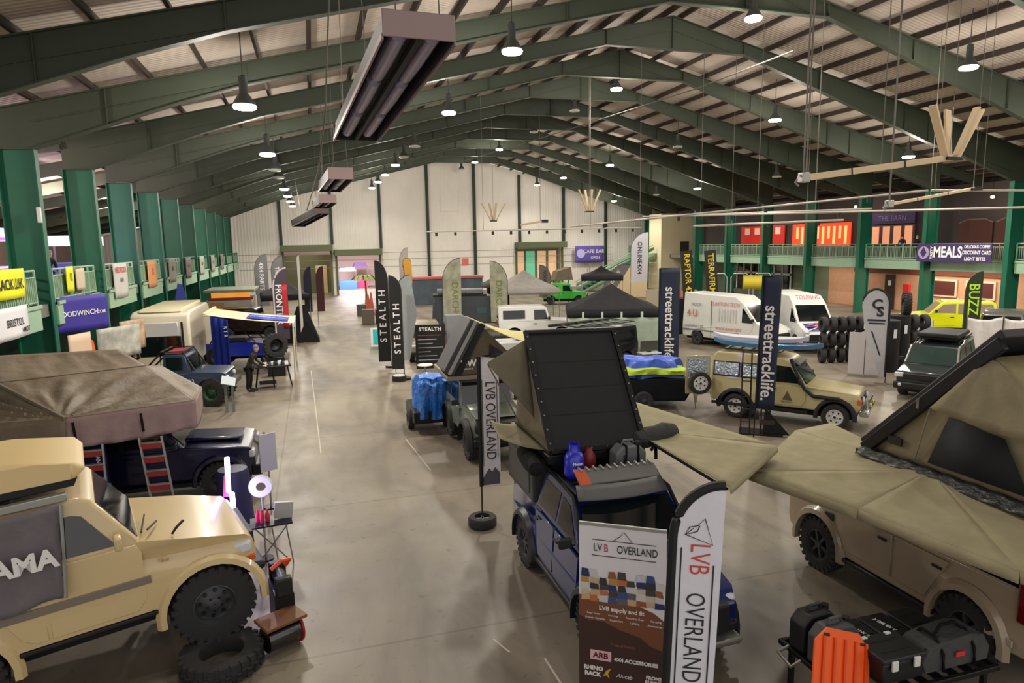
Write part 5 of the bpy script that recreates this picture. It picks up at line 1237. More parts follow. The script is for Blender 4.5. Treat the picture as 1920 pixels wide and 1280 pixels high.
# dark estate (facing the camera)
AR = [(-1.27, .4, .48), (1.27, .4, .48)]
body = arc_bottom(-2.25, 2.1, .5, AR)+[(2.25, .6), (2.28, .9), (2.2, 1.08), (1.1, 1.2), (-2.25, 1.22), (-2.3, .7)]
cab = [(-2.25, 1.18), (1.12, 1.18), (.55, 1.86), (.35, 1.92), (-.3, 1.95), (-.45, 2.05), (-2.1, 2.05), (-2.22, 1.9)]
de, W = vehicle('estate_car', 'dark grey off-road estate with black roof box, facing the camera', 'car', (23.3, 20.0, 0), radians(209), SLATE, (-2.3, 2.28), .92, body, cab, .14, 1.15, 2.0, .1,
    wheels=(-1.27, 1.27), wr=.4, ww=.28, style='spoke', windows=[[(-.3, 1.26), (.82, 1.26), (.45, 1.76), (-.3, 1.8)], [(-1.25, 1.26), (-.4, 1.26), (-.4, 1.8), (-1.25, 1.9)], [(-2.1, 1.3), (-1.35, 1.28), (-1.35, 1.92), (-2.0, 1.92)]],
    screen=((1.08, 1.23), (.6, 1.82)), doors=[[(-.35, .6), (.8, .6), (.9, .8), (.9, 1.16), (-.35, 1.17)]], glass=GLASSG)
MB().lo((2.2, -.6, .8), (2.32, .6, 1.0)).obj('grille', BLACK, de, bevel=.02)
for s in (1, -1):
    MB().box((2.22, s*.74, .93), (.14, .32, .18)).obj('headlamp', LENS, de, bevel=.04); round_lamp(de, 2.36, s*.68, .58, .06, name='fog_lamp')
    MB().tube([(1.06, s*.86, 1.24), (.56, s*.79, 1.86)], .035, 6).obj('pillar_trim', mat('pillar_silver', (175, 175, 170), .3, .5), de)
MB().lo((2.15, -.91, .42), (2.38, .91, .68)).obj('front_bumper', BLACK, de, bevel=.05)
mirror(de, .85, .9, 1.33)
for s in (1, -1): MB().tube([(.3, s*.72, 1.95), (.2, s*.72, 2.06), (-2.0, s*.72, 2.14)], .025, 6).obj('roof_rail', BLACKM, de)
MB().lo((-1.7, -.7, 2.16), (.35, .7, 2.34)).obj('roof_box', BLACK, de, bevel=.05); MB().lo((-1.5, -.6, 2.08), (.2, .6, 2.16)).obj('roof_tray', BLACKM, de)
# white vans
def van(label, x, y, rz, extra=None, conv=False):
    AR = [(-1.85, .36, .45), (1.85, .36, .45)]
    body = arc_bottom(-2.95, 2.75, .42, AR)+[(2.92, .55), (2.95, .85), (2.8, 1.05), (2.05, 1.35), (1.2, 2.2), (.6, 2.55), (-2.9, 2.62), (-2.95, 1.0)]
    v, W = vehicle('panel_van', label, 'van', (x, y, 0), rz, VANW, (-2.95, 2.95), 1.0, body, None, .12, 1.1, 2.6, .12,
        wheels=(-1.85, 1.85), wr=.35, ww=.22, windows=[[(1.12, 1.35), (1.82, 1.35), (1.2, 2.0), (1.12, 2.0)]], screen=((1.98, 1.42), (1.28, 2.12), .12), sill=.42, bevel=.08)
    MB().lo((2.86, -.7, .62), (3.0, .7, .9)).obj('grille', BLACK, v, bevel=.02); MB().lo((2.8, -.98, .4), (3.04, .98, .6)).obj('front_bumper', BLACK, v, bevel=.04)
    for s in (1, -1):
        MB().box((2.72, s*.8, 1.0), (.4, .26, .24), rot=(0, .5, 0)).obj('headlamp', LENS, v, bevel=.05)
        MB().lo((-2.9, s*1.005, .72), (1.0, s*.98, .8)).obj('side_moulding', mat('van_grey', (120, 120, 120), .6), v)
        MB().lo((-.9, s*1.004, .5), (-.88, s*.95, 2.3)).obj('door_gap', mat('gap_grey', (110, 110, 112), .6), v, smooth=False)
    mirror(v, 1.9, 1.0, 1.5); plate(v, 3.05, .5, 'T3 BUS', 1); v.scale = (1, 1, 1.15)
    return v
v1 = van('white panel van with red side lettering, its flank towards the camera', 22.86, 32.6, radians(-70))
text('4 U', .5, mat('print_salmon', (205, 120, 115), .6), v1, (-2.2, -1.012, 1.6), bold=.01); text('ROOF', .24, mat('print_greyish', (110, 110, 116), .6), v1, (-1.9, -1.0, 2.05))
text('CLAYTON TECH', .26, mat('print_salmon', (205, 120, 115)), v1, (.0, -.97, 2.15)); text('CARAVANS LTD', .2, mat('print_greyish', (110, 110, 116)), v1, (-2.1, -1.02, .95)); text('WWW.ROOFTENT', .2, mat('print_salmon', (205, 120, 115)), v1, (.3, -1.02, .95))
text('|||||||', .7, mat('print_pale', (190, 190, 192), .6), v1, (.2, -.99, 1.65))
v2 = van('white high-roof van with a red and blue crossed flag on its bonnet', 26.3, 31.5, radians(-106))
text('TOURING', .30, mat('print_rose', (190, 80, 90)), v2, (1.0, 0, 2.47), (.9, 0, pi/2))
fl_ = MB().lo((2.1, -.7, 0), (2.85, .7, .0)).obj('bonnet_flag', mat('flag_blue', (40, 60, 130), .5), v2, loc=(0, 0, 0)); fl_.location = (0, 0, 0)
fl_.data.clear_geometry(); fl_.data.from_pydata([(2.12, -.72, 1.345), (2.12, .72, 1.345), (2.84, .72, 1.06), (2.84, -.72, 1.06)], [], [(0, 1, 2, 3)])
for nm, (a, b), ww_, mm in (('flag_cross', ((2.12, 0), (2.84, 0)), .2, mat('flag_red', (190, 40, 60), .5)), ('flag_bar', ((2.48, -.72), (2.48, .72)), .2, mat('flag_red', (190, 40, 60))), ('flag_diagonal', ((2.12, -.72), (2.84, .72)), .08, WHITE), ('flag_diagonal', ((2.12, .72), (2.84, -.72)), .08, WHITE)):
    za = lambda x: 1.345-(x-2.12)*.396+.012
    MB().beam((a[0], a[1], za(a[0])), (b[0], b[1], za(b[0])), ww_, .015).obj(nm, mm, v2)
# blue tray-back truck left
AR = [(-1.2, .5, .62), (1.3, .5, .62)]
body = arc_bottom(-.35, 1.75, .72, AR[1:])+[(1.85, .9), (1.85, 1.28), (1.7, 1.34), (.55, 1.4), (-.35, 1.4)]
cab = [(-.35, 1.36), (.6, 1.38), (.45, 2.02), (.3, 2.1), (-.3, 2.1), (-.38, 2.0)]
df, W = vehicle('trial_truck', 'slate blue cut-down off-road truck with roll cage and green wheel hubs', 'truck', (-5.25, 28.5, 0), radians(-6), DEFBLUE, (-.4, 1.85), .86, body, cab, .06, 1.3, 2.1, .04,
    wheels=(-1.2, 1.3), wr=.56, ww=.36, style='steel', rimm=mat('rim_green', (46, 82, 60), .5), chunky=22, windows=[[(-.25, 1.5), (.42, 1.5), (.32, 1.98), (-.25, 2.0)]], screen=((.61, 1.43), (.48, 1.98), .06),
    doors=[[(-.3, .8), (.48, .8), (.55, 1.0), (.55, 1.36), (-.3, 1.36)]], steer=-.25, chassis=False)
MB().lo((-1.9, -.4, .68), (1.9, .4, .85)).obj('chassis', BLACKM, df)
MB().lo((-1.5, -.07, .45), (-1.0, .07, .6)).obj('axle', BLACKM, df)
for xx in (-1.2, 1.3): MB().cyl((xx, 0, .56), .08, 1.6, 'y', 10).obj('axle_tube', BLACKM, df)
for s in (1, -1):
    MB().tube([(-.45, s*.78, 1.0), (-.45, s*.74, 2.2), (.35, s*.72, 2.2), (.75, s*.8, 1.45)], .035, 8).obj('roll_cage', BLACKM, df)
    MB().tube([(-.45, s*.74, 2.15), (-1.1, s*.7, 1.5), (-1.9, s*.6, .9)], .035, 8).obj('cage_stay', BLACKM, df)
    round_lamp(df, 1.87, s*.6, 1.1, .1)
MB().tube([(-.45, -.74, 2.2), (-.45, .74, 2.2)], .035, 8).obj('cage_bar', BLACKM, df); MB().tube([(.35, -.72, 2.2), (.35, .72, 2.2)], .035, 8).obj('cage_bar', BLACKM, df)
MB().lo((-.3, -.74, 2.13), (.35, .74, 2.16)).obj('red_roof_band', mat('roof_band', (140, 40, 46), .5), df)
MB().lo((-2.0, -.8, .9), (-.5, .8, 1.0)).obj('tray', BLACKM, df); MB().lo((1.85, -.5, .8), (2.15, .5, 1.0)).obj('winch', mat('winch_grey', (90, 92, 96), .4, .6), df, bevel=.03)
for (a_, b_, w_, c_, s_) in ((.2, .9, .2, WHITE, 'C2'), (-.2, 1.0, .26, mat('sticker_red', (190, 60, 60), .5), ''), (-.22, .86, .3, WHITE, '')):
    pass
text('12', .22, WHITE, df, (.62, -.90, 1.05)); 
for (a_, b_) in ((-.02, 1.08), (-.04, .92)): MB().lathe([(.16, -.004), (.16, .004)], (a_, -.885, b_), 'y', 20).obj('round_sticker', WHITE if b_ < 1 else mat('sticker_red', (190, 60, 60)), df)
t = thing('info_lectern', 'small lectern sign on two grey posts beside the slate blue truck', 'sign', (-3.28, 26.4, 0), .2)
for s in (-.12, .12): MB().lo((s-.05, -.03, 0), (s+.05, .03, 1.15)).obj('post', mat('post_grey', (110, 116, 112), .5), t)
MB().box((0, -.05, 1.2), (.5, .4, .03), rot=(.7, .3, 0)).obj('sign_plate', mat('plate_pale', (190, 200, 205), .4), t, bevel=.005)
# black table with kit
t = thing('folding_table', 'black folding work table covered with kit next to the standing person', 'table', (-1.95, 30.6, 0), .1)
MB().box((0, 0, .95), (1.5, .7, .05)).obj('table_top', BLACKM, t, bevel=.01)
for sx in (-.6, 0, .6):
    for sy in (-.28, .28): MB().tube([(sx, sy, .93), (sx*1.25, sy*1.3, 0)], .025, 6).obj('leg', BLACKM, t)
MB().lo((-.6, -.3, .2), (.1, .3, .26)).obj('shelf', BLACKM, t)
rr_ = random.Random(9)
for i in range(9):
    x, y = -2.6+i*.15+rr_.random()*.05, 30.45+rr_.random()*.35; c_ = [(220, 220, 220), (30, 30, 32), (235, 235, 235), (60, 66, 80)][i % 4]
    o = MB().prism([(-.1, 0), (.1, 0), (.07, .14), (-.05, .18)], .08).obj('tool_part', mat('kit_%d' % c_[0], c_, .5), loc=(x, y, .975), rot=(0, 0, rr_.random()*3), bevel=.015)
    tag(o, ('white' if c_[0] > 100 else 'dark')+' small wedge-shaped kit part lying on the black work table', 'kit part', 'kit parts on the black work table')
# motorhome with awning
t = thing('motorhome', 'cream and white motorhome parked against the left gallery', 'motorhome', (-6.9, 36.9, 0), radians(0))
CRM = paint('motorhome_cream', (222, 212, 190), .4)
def Wc(x, z): return 1.3
MB().prism([(-3.2, .55), (3.2, .55), (3.25, 2.2), (3.1, 3.0), (2.7, 3.2), (-2.6, 3.24), (-3.05, 3.1), (-3.2, 2.6)], 1.25).obj('body', CRM, t, bevel=.12, seg=3, rot=(0, 0, pi/2))
MB().prism([(-2.9, 3.2), (2.9, 3.2), (2.7, 3.34), (-2.7, 3.34)], .9).obj('roof_pod', mat('pod_cream', (214, 204, 170), .5), t, bevel=.04, rot=(0, 0, pi/2))
for sx in (-1, 1):
    for sy in (-2, 2): wheel(t, 0, 0, .36, 1, .36, .22).location = (sx*1.1, sy, .36)
for c_ in t.children:
    if c_.name.startswith('wheel'): c_.rotation_euler = (0, 0, -pi/2 if c_.location.x > 0 else pi/2)
MB().lo((-.9, -3.24, 1.2), (.85, -3.18, 2.1)).obj('rear_window', GLASS, t, bevel=.03)
MB().prism([(-.85, 2.12), (.8, 2.12), (.75, 2.75), (-.8, 2.75)], (-3.3, -3.2)).obj('rear_hatch', mat('hatch_white', (205, 205, 205), .4), t, bevel=.02)
for x in (-.98, .93): MB().lo((x-.04, -3.27, 1.15), (x+.04, -3.2, 2.75)).obj('hatch_strut', BLACK, t)
for x in (-1.1, 1.05): MB().lo((x-.08, -3.26, .8), (x+.08, -3.18, 1.2)).obj('tail_lamp', REDL, t)
MB().lathe([(.12, -.01), (.12, .01)], (1.02, -3.22, 1.35), 'y', 16).obj('round_badge', BLACK, t)
t = thing('vehicle_awning', 'cream pull-out awning with a blue band beside the motorhome', 'awning', (-5.05, 34, 0))
MB().grid([(0, 0, 3.0), (3.95, 0, 2.42), (3.95, 3.5, 2.42), (0, 3.5, 3.0)], 16, 8, lambda u, v: (0, 0, -.06*sin(pi*u))).obj('canopy', mat('awning_cream', (220, 208, 170), .7), t, solid=.015)
MB().lo((3.9, -.05, 2.22), (4.0, 3.5, 2.46)).obj('front_rail', WHITEP, t, bevel=.02); MB().lo((-.05, -.1, 2.9), (.1, 3.6, 3.1)).obj('cassette', mat('awning_cream', (220, 208, 170)), t, bevel=.03)
bb = MB().add([(1.8, .35, 2.765-.03), (3.7, .35, 2.49), (3.7, 2.2, 2.49), (1.8, 2.2, 2.765-.03)], [(0, 1, 2, 3)]).obj('blue_band', mat('band_blue', (56, 76, 190), .6), t, solid=.01)
text('OFFROAD 4x4', .34, WHITE, bb, (2.72, 1.25, 2.645), (0, atan2(.245, 1.9), 0), sx=.8)
for y in (0, 3.4): MB().tube([(3.95, y, 2.4), (3.9, y, 0)], .04, 8).obj('post', mat('post_cream', (215, 205, 175), .5), t)
# blue buggy under the awning
AR = [(-1.2, .45, .55), (1.3, .45, .55)]
body = arc_bottom(-1.7, 1.75, .55, AR)+[(1.8, .8), (1.75, 1.1), (.5, 1.25), (-1.7, 1.2)]
bg, W = vehicle('buggy', 'bright blue open race buggy under the cream awning', 'car', (-3.55, 36.3, 0.15), radians(-12), paint('buggy_blue', (28, 50, 170), .3), (-1.7, 1.8), .8, body, None, .1, 1.0, 2.0, .1,
    wheels=(-1.2, 1.3), wr=.5, ww=.36, chunky=20, style='steel', rimm=mat('rim_sand', (110, 96, 78), .6), chassis=True, steer=-.7)
for s in (1, -1): MB().tube([(-1.5, s*.7, 1.2), (-1.0, s*.66, 2.0), (.0, s*.66, 2.0), (.7, s*.7, 1.25)], .035, 8).obj('roll_cage', BLACKM, bg)
MB().lo((-1.0, -.6, 1.2), (.2, .6, 1.45)).obj('seats', BLACK, bg, bevel=.08)
t = thing('blue_curtain', 'deep blue cloth column at the motorhome corner under the awning', 'curtain', (-4.75, 33.7, 0))
MB().grid([(0, 0, .0), (.75, 0, .0), (.75, 0, 2.75), (0, 0, 2.95)], 14, 4, lambda u, v: (0, .05*sin(u*18), 0)).obj('cloth', cloth('curtain_blue', (22, 34, 110), .4), t, solid=.015)
text('R T R', .22, WHITE, t, (.62, -.08, 2.2), DOWN)
# khaki car behind the board, slate camper, white off-roader, black off-roader, green car, yellow car
def simple(name, label, x, y, rz, pm, kind='suv', s=1.0, glass=None, cat='car', wr=.38, z=0):
    AR = [(-1.3, .4, .47), (1.3, .4, .47)]
    if kind == 'suv':
        body = arc_bottom(-2.1, 2.05, .5, AR)+[(2.15, .65), (2.12, 1.0), (1.9, 1.1), (.9, 1.2), (-2.15, 1.22)]; cab = [(-2.12, 1.18), (.92, 1.18), (.35, 1.8), (.1, 1.86), (-1.9, 1.88), (-2.08, 1.75)]
        win = [[(-.3, 1.26), (.68, 1.26), (.26, 1.7), (-.3, 1.74)], [(-1.2, 1.26), (-.4, 1.26), (-.4, 1.74), (-1.2, 1.74)], [(-2.0, 1.26), (-1.3, 1.26), (-1.3, 1.74), (-1.9, 1.74)]]; sc = ((.9, 1.23), (.4, 1.76)); 
    else:
        body = arc_bottom(-2.1, 1.9, .55, AR)+[(2.0, .7), (2.0, 1.05), (1.9, 1.15), (.75, 1.22), (-2.15, 1.22)]; cab = [(-2.15, 1.18), (.72, 1.18), (.5, 1.9), (.35, 1.98), (-2.05, 1.98), (-2.15, 1.9)]
        win = [[(-.2, 1.28), (.56, 1.28), (.42, 1.8), (-.2, 1.8)], [(-1.9, 1.34), (-.7, 1.34), (-.7, 1.78), (-1.9, 1.78)]]; sc = ((.72, 1.26), (.52, 1.84))
    v, W = vehicle(name, label, cat, (x, y, z), rz, pm, (-2.15, 2.15), .88, body, cab, .12, 1.15, 1.9, .1, wheels=(-1.3, 1.3), wr=wr, ww=.26, style='spoke', windows=win, screen=sc, rear=((-2.15, 1.3), (-2.08, 1.7)), glass=glass, scale=s,
        doors=[[(-.3, .6), (.7, .6), (.75, .8), (.75, 1.16), (-.3, 1.17)]])
    for sg in (1, -1):
        if kind == 'suv': MB().box((2.06, sg*.68, .94), (.14, .26, .14)).obj('headlamp', LENS, v, bevel=.03)
        else: round_lamp(v, 2.02, sg*.6, .92, .1)
        MB().box((-2.14, sg*.74, 1.0), (.06, .14, .3)).obj('tail_lamp', REDL, v, bevel=.01)
    MB().lo((2.0, -.45, .75), (2.14, .45, 1.0)).obj('grille', BLACK, v, bevel=.02); MB().lo((1.95, -.88, .45), (2.25, .88, .66)).obj('front_bumper', BLACK, v, bevel=.04)
    mirror(v, .6, .86, 1.36); return v
simple('off_roader', 'khaki off-road car half hidden behind the black display board', 5.6, 35.8, radians(-96), paint('khaki_paint', (130, 126, 100)), 'suv')
simple('off_roader', 'white boxy off-roader in front of the grey gazebo', 13.2, 39.4, radians(-12), VANW, 'def', 1.12)
bk = simple('off_roader', 'black off-roader with a flat roof awning behind the wedge tents', 12.5, 29.0, radians(200), paint('black_paint', (12, 14, 16)), 'def', 1.05)
roof_rack(bk, -1.9, 1.4, .8, 2.15); MB().lo((-1.9, -.95, 2.05), (1.8, -.8, 2.18)).obj('awning_case', BLACK, bk, bevel=.02)
w_ = wheel(bk, -2.3, .1, 1.1, 1, .38, .22, 'spoke', name='spare_wheel'); w_.rotation_euler = (0, 0, pi/2)
simple('off_roader', 'bright green off-roader near the stairs at the far right', 23.8, 62.0, radians(-20), paint('green_paint', (48, 190, 40)), 'def', 1.05)
yl = simple('race_truck', 'fluorescent yellow race truck by the right gallery', 37.2, 31.6, radians(140), paint('yellow_paint', (222, 226, 20)), 'suv', 1.15, glass=mat('pale_screen', (140, 120, 100), .4))
MB().tube([(-.6, -.7, 1.9), (-1.6, -.6, 1.3)], .05, 8).obj('rear_stay', STEEL, yl)
w_ = wheel(yl, -1.6, 0, 1.5, 1, .4, .26, 'spoke', name='spare_wheel')
simple('off_roader', 'grey boxy off-roader at the far right edge behind the white sheets', 33.4, 25.2, radians(215), paint('defender_grey', (90, 88, 84)), 'def', 1.1)
# slate camper trailer
t = thing('camper_trailer', 'big dark slate camper body with square side window in the middle distance', 'camper', (10.2, 46.0, 0), radians(-10))
MB().prism([(-2.4, .6), (2.4, .6), (2.3, 2.3), (1.6, 2.5), (-2.3, 2.5)], 1.1).obj('body', paint('camper_slate', (56, 62, 68), .5), t, bevel=.06)
MB().lo((-2.3, -1.0, 2.5), (1.4, 1.0, 2.62)).obj('roof_tray', BLACKM, t); MB().lo((-2.0, -.8, 2.75), (1.2, .8, 2.95)).obj('roof_case', mat('case_grey', (120, 124, 128), .4), t, bevel=.04)
for s in (1, -1):
    MB().lo((.7, s*1.11-.01, 1.3), (1.4, s*1.11+.01, 1.7)).obj('side_window', mat('teal_window', (60, 90, 92), .2), t)
    for x in (-.5, .5): wheel(t, x, s*1.0, .38, s, .38, .24)
for x in (-1.6, 0, 1.2): MB().tube([(x, 0, 2.6), (x, 0, 2.78)], .04, 6).obj('riser', BLACKM, t)
# long low black trailer with roof goods behind the wedge tent
t = thing('flatbed', 'pale silver pickup roof with black tube rack between board and white off-roader', 'truck', (8.3, 27.6, 0), radians(-5))
MB().prism([(-2.0, .5), (1.9, .5), (2.0, 1.1), (1.2, 1.3), (.6, 1.95), (-2.0, 1.95)], .9).obj('body', paint('silver_paint', (190, 192, 192)), t, bevel=.06)
for s in (1, -1):
    for x in (-1.3, 1.3): wheel(t, x, s*.82, .38, s, .38, .26)
MB().tube([(-2.0, -.5, 2.15), (2.1, -.5, 2.15)], .09, 10).obj('roof_tube', BLACK, t); MB().box((-1.6, -.5, 2.02), (1.2, .3, .06)).obj('orange_strap_board', mat('amber_board', (210, 150, 60), .5), t)
for x in (-1.5, 0, 1.5): MB().lo((x-.04, -.7, 1.95), (x+.04, .7, 2.06)).obj('roof_bar', BLACKM, t)
# cream grille panels stack
for i in range(2):
    t = thing('slatted_rack', 'cream slatted metal rack %s the black off-roader' % ('left in front of' if i == 0 else 'just behind the tent lid near'), 'rack', (9.55+i*1.5, 26.6+i*.3, 0), -.2)
    for k in range(6): MB().lo((-.55, -.03, .55+k*.26), (.55, .03, .66+k*.26)).obj('slat', mat('rack_cream', (196, 180, 150), .5), t, bevel=.008)
    for s in (-.5, .5): MB().lo((s-.03, 0, 0), (s+.03, .06, 2.1)).obj('upright', BLACKM, t)
# ================================================================== hanging equipment
HB = mat('heater_brown', (150, 128, 126), .5); HDARK = mat('heater_dark', (20, 16, 20), .6); HTUBE = mat('heater_tube', (150, 144, 168), .3, .3)
def heater(label, x0, y0, z0, x1, y1, z1, w, hgt):
    t = thing('radiant_heater', label, 'heater', (x0, y0, z0), 0, 'black radiant heaters in the row over the aisle')
    d = Vector((x1-x0, y1-y0, z1-z0)); L = d.length; rz = atan2(-d.x, d.y); rx = math.asin(d.z/L); t.rotation_euler = Euler((rx, 0, rz))
    m = MB()
    m.lo((-w/2, -.03, 0), (w/2, 0, hgt)); m.obj('end_plate', HB, t, bevel=.01)
    MB().prism([(-w/2, 0), (-w/2+.02, 0), (-w*.44, hgt*.8), (w*.44, hgt*.8), (w/2-.02, 0), (w/2, 0), (w*.46, hgt), (-w*.46, hgt)], (0, L)).obj('hood', HDARK, t)
    for s in (-1, 1):
        MB().lo((s*w/2-.012, -.01, -.03), (s*w/2+.012, L, .03)).obj('edge_strip', HB, t)
        for k in range(3): MB().lathe([(.01, 0), (w*.13, .06), (w*.14, L*.14), (w*.14, L*.17), (w*.13, L*.3-.06), (.01, L*.3)], (s*w*.23, .1+k*L*.325, hgt*.42), 'y', 12).obj('reflector_tube', HTUBE, t)
    MB().lo((-.03, 0, -.01), (.03, L, .06)).obj('centre_bar', HDARK, t); MB().lo((-w/2, L, 0), (w/2, L+.04, hgt)).obj('end_plate', HDARK, t)
    zc = roof_z(x0)-z0
    for (yy, s) in ((.02, -.3), (.02, .3), (L*.95, -.3), (L*.95, .3)):
        MB().tube([(s*w, yy, hgt), (s*w*.6, yy, roof_z(x0)+.2-z0)], .008, 5).obj('suspension_wire', WIRE, t)
    return t
heater('large black radiant heater hanging close overhead, nearest the camera', 1.15, 7.0, 8.12, .84, 12.2, 7.90, .74, .26)
heater('second black radiant heater from the camera over the aisle', 1.35, 30.0, 8.9, .98, 35.0, 8.75, 1.05, .5)
heater('third black radiant heater from the camera over the aisle', 1.05, 41.5, 8.6, .7, 45.5, 8.5, 1.0, .5)
heater('fourth black radiant heater, farthest and turned towards the left wall', .9, 50.5, 8.4, -.9, 54.0, 7.6, 1.0, .5)
for i, (x, y, z0) in enumerate([(.35, 7.4, 5.0), (-.05, 20, 7.0)]): pass
t = thing('hanging_cable', 'long pale cable hanging from the roof beside the overhead heaters', 'cable', (0, 0, 0)); MB().tube([(.75, 16, 12.2), (.62, 16.6, 10.8), (.5, 17.2, 9.3), (.3, 20, 8.2), (-.1, 26, 7.4)], .02, 6).obj('cable', WIRE, t)
# V-shaped tube heaters
BTUBE = mat('tube_cream', (214, 190, 152), .5)
def tube_heater(label, hx, hy, hz, ex, ey, ez, fans, fl, w=.16, rods=True):
    t = thing('tube_heater', label, 'heater', (hx, hy, hz), 0, 'cream tube heaters hanging over the right-hand side')
    if ex is not None:
        e = Vector((ex-hx, ey-hy, ez-hz)); MB().beam((0, 0, 0), e, w, w*.8).obj('heater_tube', BTUBE, t, bevel=.01)
        for f in (.35, .72): MB().beam(e*f+Vector((0, -.01, 0)), e*(f+.006)+Vector((0, -.01, 0)), w*1.1, w*.9).obj('joint', BLACKM, t)
        b = MB(); b.tube([(e.x-.05, e.y, e.z), (e.x-.25, e.y, e.z+.05), (e.x-.35, e.y, e.z-.12), (e.x-.25, e.y, e.z-.2)], .03, 8); b.obj('burner_loop', STEEL, t)
        MB().box((e.x-.1, e.y, e.z), (.22, .2, .24)).obj('burner_box', STEEL, t, bevel=.02)
        if rods:
            for q in (0, .32): MB().tube([(e.x-.12+q*1.1, e.y+q, e.z+.1), (e.x-.1+q*1.1, e.y+q, roof_z(ex)+.2-hz)], .022, 6).obj('hanger_rod', WIRE, t)
        MB().tube([(e.x*.5, e.y*.5, e.z*.5), (e.x*.5, e.y*.5, roof_z(hx+e.x*.5)+.2-hz)], .012, 6).obj('hanger_wire', WIRE, t)
    for dx, dy in fans:
        MB().beam((dx*.22, dy*.22, .0), (dx, dy, fl), w, w*.35).obj('fan_blade', BTUBE, t, bevel=.01)
    MB().box((0, 0, -.03), (.5, .35, .08)).obj('hub', BLACKM, t, bevel=.01)
    MB().tube([(0, 0, fl), (0, 0, roof_z(hx)+.2-hz)], .012, 6).obj('hanger_wire', WIRE, t)
    MB().tube([(0, 0, 0), (0, 0, fl)], .012, 6).obj('centre_rod', STEEL, t)
    return t
FN = [(-.8, -.1), (-.42, .25), (.2, .35), (.68, -.1), (1.12, .15)]
tube_heater('cream heater fan with long arm at upper right, nearest of them', 16.2, 14.0, 8.1, 11.75, 14.0, 7.55, FN, 1.28, .2)
tube_heater('cream V-shaped heater fan over the middle right of the hall', 17.06, 40, 8.0, None, 0, 0, [(-.72, 0), (-.12, .4), (.1, -.2), (.82, .1)], 1.35, .16)
tube_heater('cream V-shaped heater fan farther back, left of the right doorway', 13.41, 50, 7.8, None, 0, 0, [(-.9, 0), (-.2, .4), (.2, -.2), (1.0, .1)], 1.3, .16)
tube_heater('cream tube heater low over the white vans', 23.2, 19.0, 7.75, 18.5, 18.0, 7.15, [], .3, .12)
t = thing('tube_heater', 'short cream tube heater with black end box before the end wall', 'heater', (17.0, 50, 7.6), 0, 'cream tube heaters hanging over the right-hand side')
MB().beam((-1.4, 0, -.15), (.3, 0, .1), .18, .15).obj('heater_tube', BTUBE, t); MB().box((.55, 0, .12), (.5, .3, .24)).obj('burner_box', BLACKM, t); MB().tube([(.2, 0, .1), (.2, 0, roof_z(17)+.2-7.6)], .02, 6).obj('hanger_wire', WIRE, t)
# lighting trusses and pipes
SILV = mat('truss_silver', (176, 168, 156), .5, .3)
def bar(label, a, b, r=.05, spots=0, hang=2):
    t = thing('lighting_bar', label, 'bar', a, 0, 'silver bars hung across the right-hand side'); d = Vector(b)-Vector(a)
    MB().tube([(0, 0, 0), d], r, 8).obj('bar_tube', SILV, t)
    for i in range(hang):
        f = (i+.5)/hang; p = d*f; MB().tube([p, (p.x, p.y, roof_z(a[0]+p.x)+.25-a[2])], .012, 6).obj('hanger_wire', WIRE, t)
    for i in range(spots):
        f = (i+.5)/spots; p = d*f; MB().cyl((p.x, p.y, p.z-.16), .08, .2, 'z', 10).obj('spot_lamp', BLACKM, t)
    return t
bar('silver bar rising from the end wall side to the right column, uppermost', (14.2, 36, 6.95), (24.44, 22, 7.92), .05, 4)
bar('silver bar joined to the uppermost one at the right frame edge', (24.5, 21.9, 7.92), (27.6, 20, 7.78), .05, 0, 1)
bar('silver bar running level to the right edge below the uppermost', (19.0, 32, 7.35), (30.5, 22.3, 7.25), .055, 3)
bar('silver bar lowest of the crossing bars over the vans', (20.29, 33, 6.83), (29.0, 31.5, 7.05), .06, 3)
bar('long thin bar with small spot lamps in front of the end wall', (6.6, 40, 6.83), (20.4, 39.4, 6.92), .035, 12)
bar('silver bar second lowest, crossing the tower', (17.18, 33, 7.36), (29.5, 30, 7.6), .045, 2)
t = thing('wall_conduit', 'thin diagonal cable run rising to the ridge at the middle of the roof', 'cable', (0, 0, 0)); MB().tube([(15.0, 70, 14.4), (17.2, 45, 13.7), (18.5, 30, 13.4), (19.2, 24, 13.6)], .03, 6).obj('cable', WIRE, t)

# ================================================================== left gallery dressing
def sign_panel(name, label, c, w, h, rz, m_, txts=(), cat='banner', th=.03, tilt=0, wave=.02):
    t = thing(name, label, cat, c, rz); t.rotation_euler = Euler((0, tilt, rz))
    MB().grid([(-w/2, 0, -h/2), (w/2, 0, -h/2), (w/2, 0, h/2), (-w/2, 0, h/2)], 8, 6, lambda u, v: (0, wave*sin(u*8+v*3)*(1-v), 0)).obj('sheet', m_, t, solid=th)
    for s, sz, mm, x, z in txts: text(s, sz, mm, t, (x, -th/2-wave-.01, z), bold=.004)
    return t
YEL = mat('banner_yellow', (225, 226, 20), .6); PURP = mat('banner_purple', (62, 52, 150), .6)
RZL = radians(90)-.0
sign_panel('banner', 'yellow banner with black lettering tied on the left gallery railing', (-8.3, 22.0, 5.18), 2.6, .85, RZL, YEL, [('TRACK.UK', .42, BLACK, .1, -.02)])
sign_panel('banner', 'white banner with black print below the yellow banner, left edge', (-8.2, 21.7, 4.1), 2.5, .9, RZL, mat('banner_white', (226, 224, 228)), [('BRISTOL', .3, DARKT, .3, 0), ('MOT', .2, DARKT, 1.0, -.25)])
sign_panel('banner', 'purple-blue sign with white capital lettering on the left gallery front', (-8.0, 26.9, 3.9), 2.3, 1.25, radians(58), PURP, [('GOODWINCH', .25, WHITE, -.12, 0), ('.COM', .15, WHITE, .82, -.02)], tilt=0)
MB().lo((0, 0, 0), (.1, .1, .1))
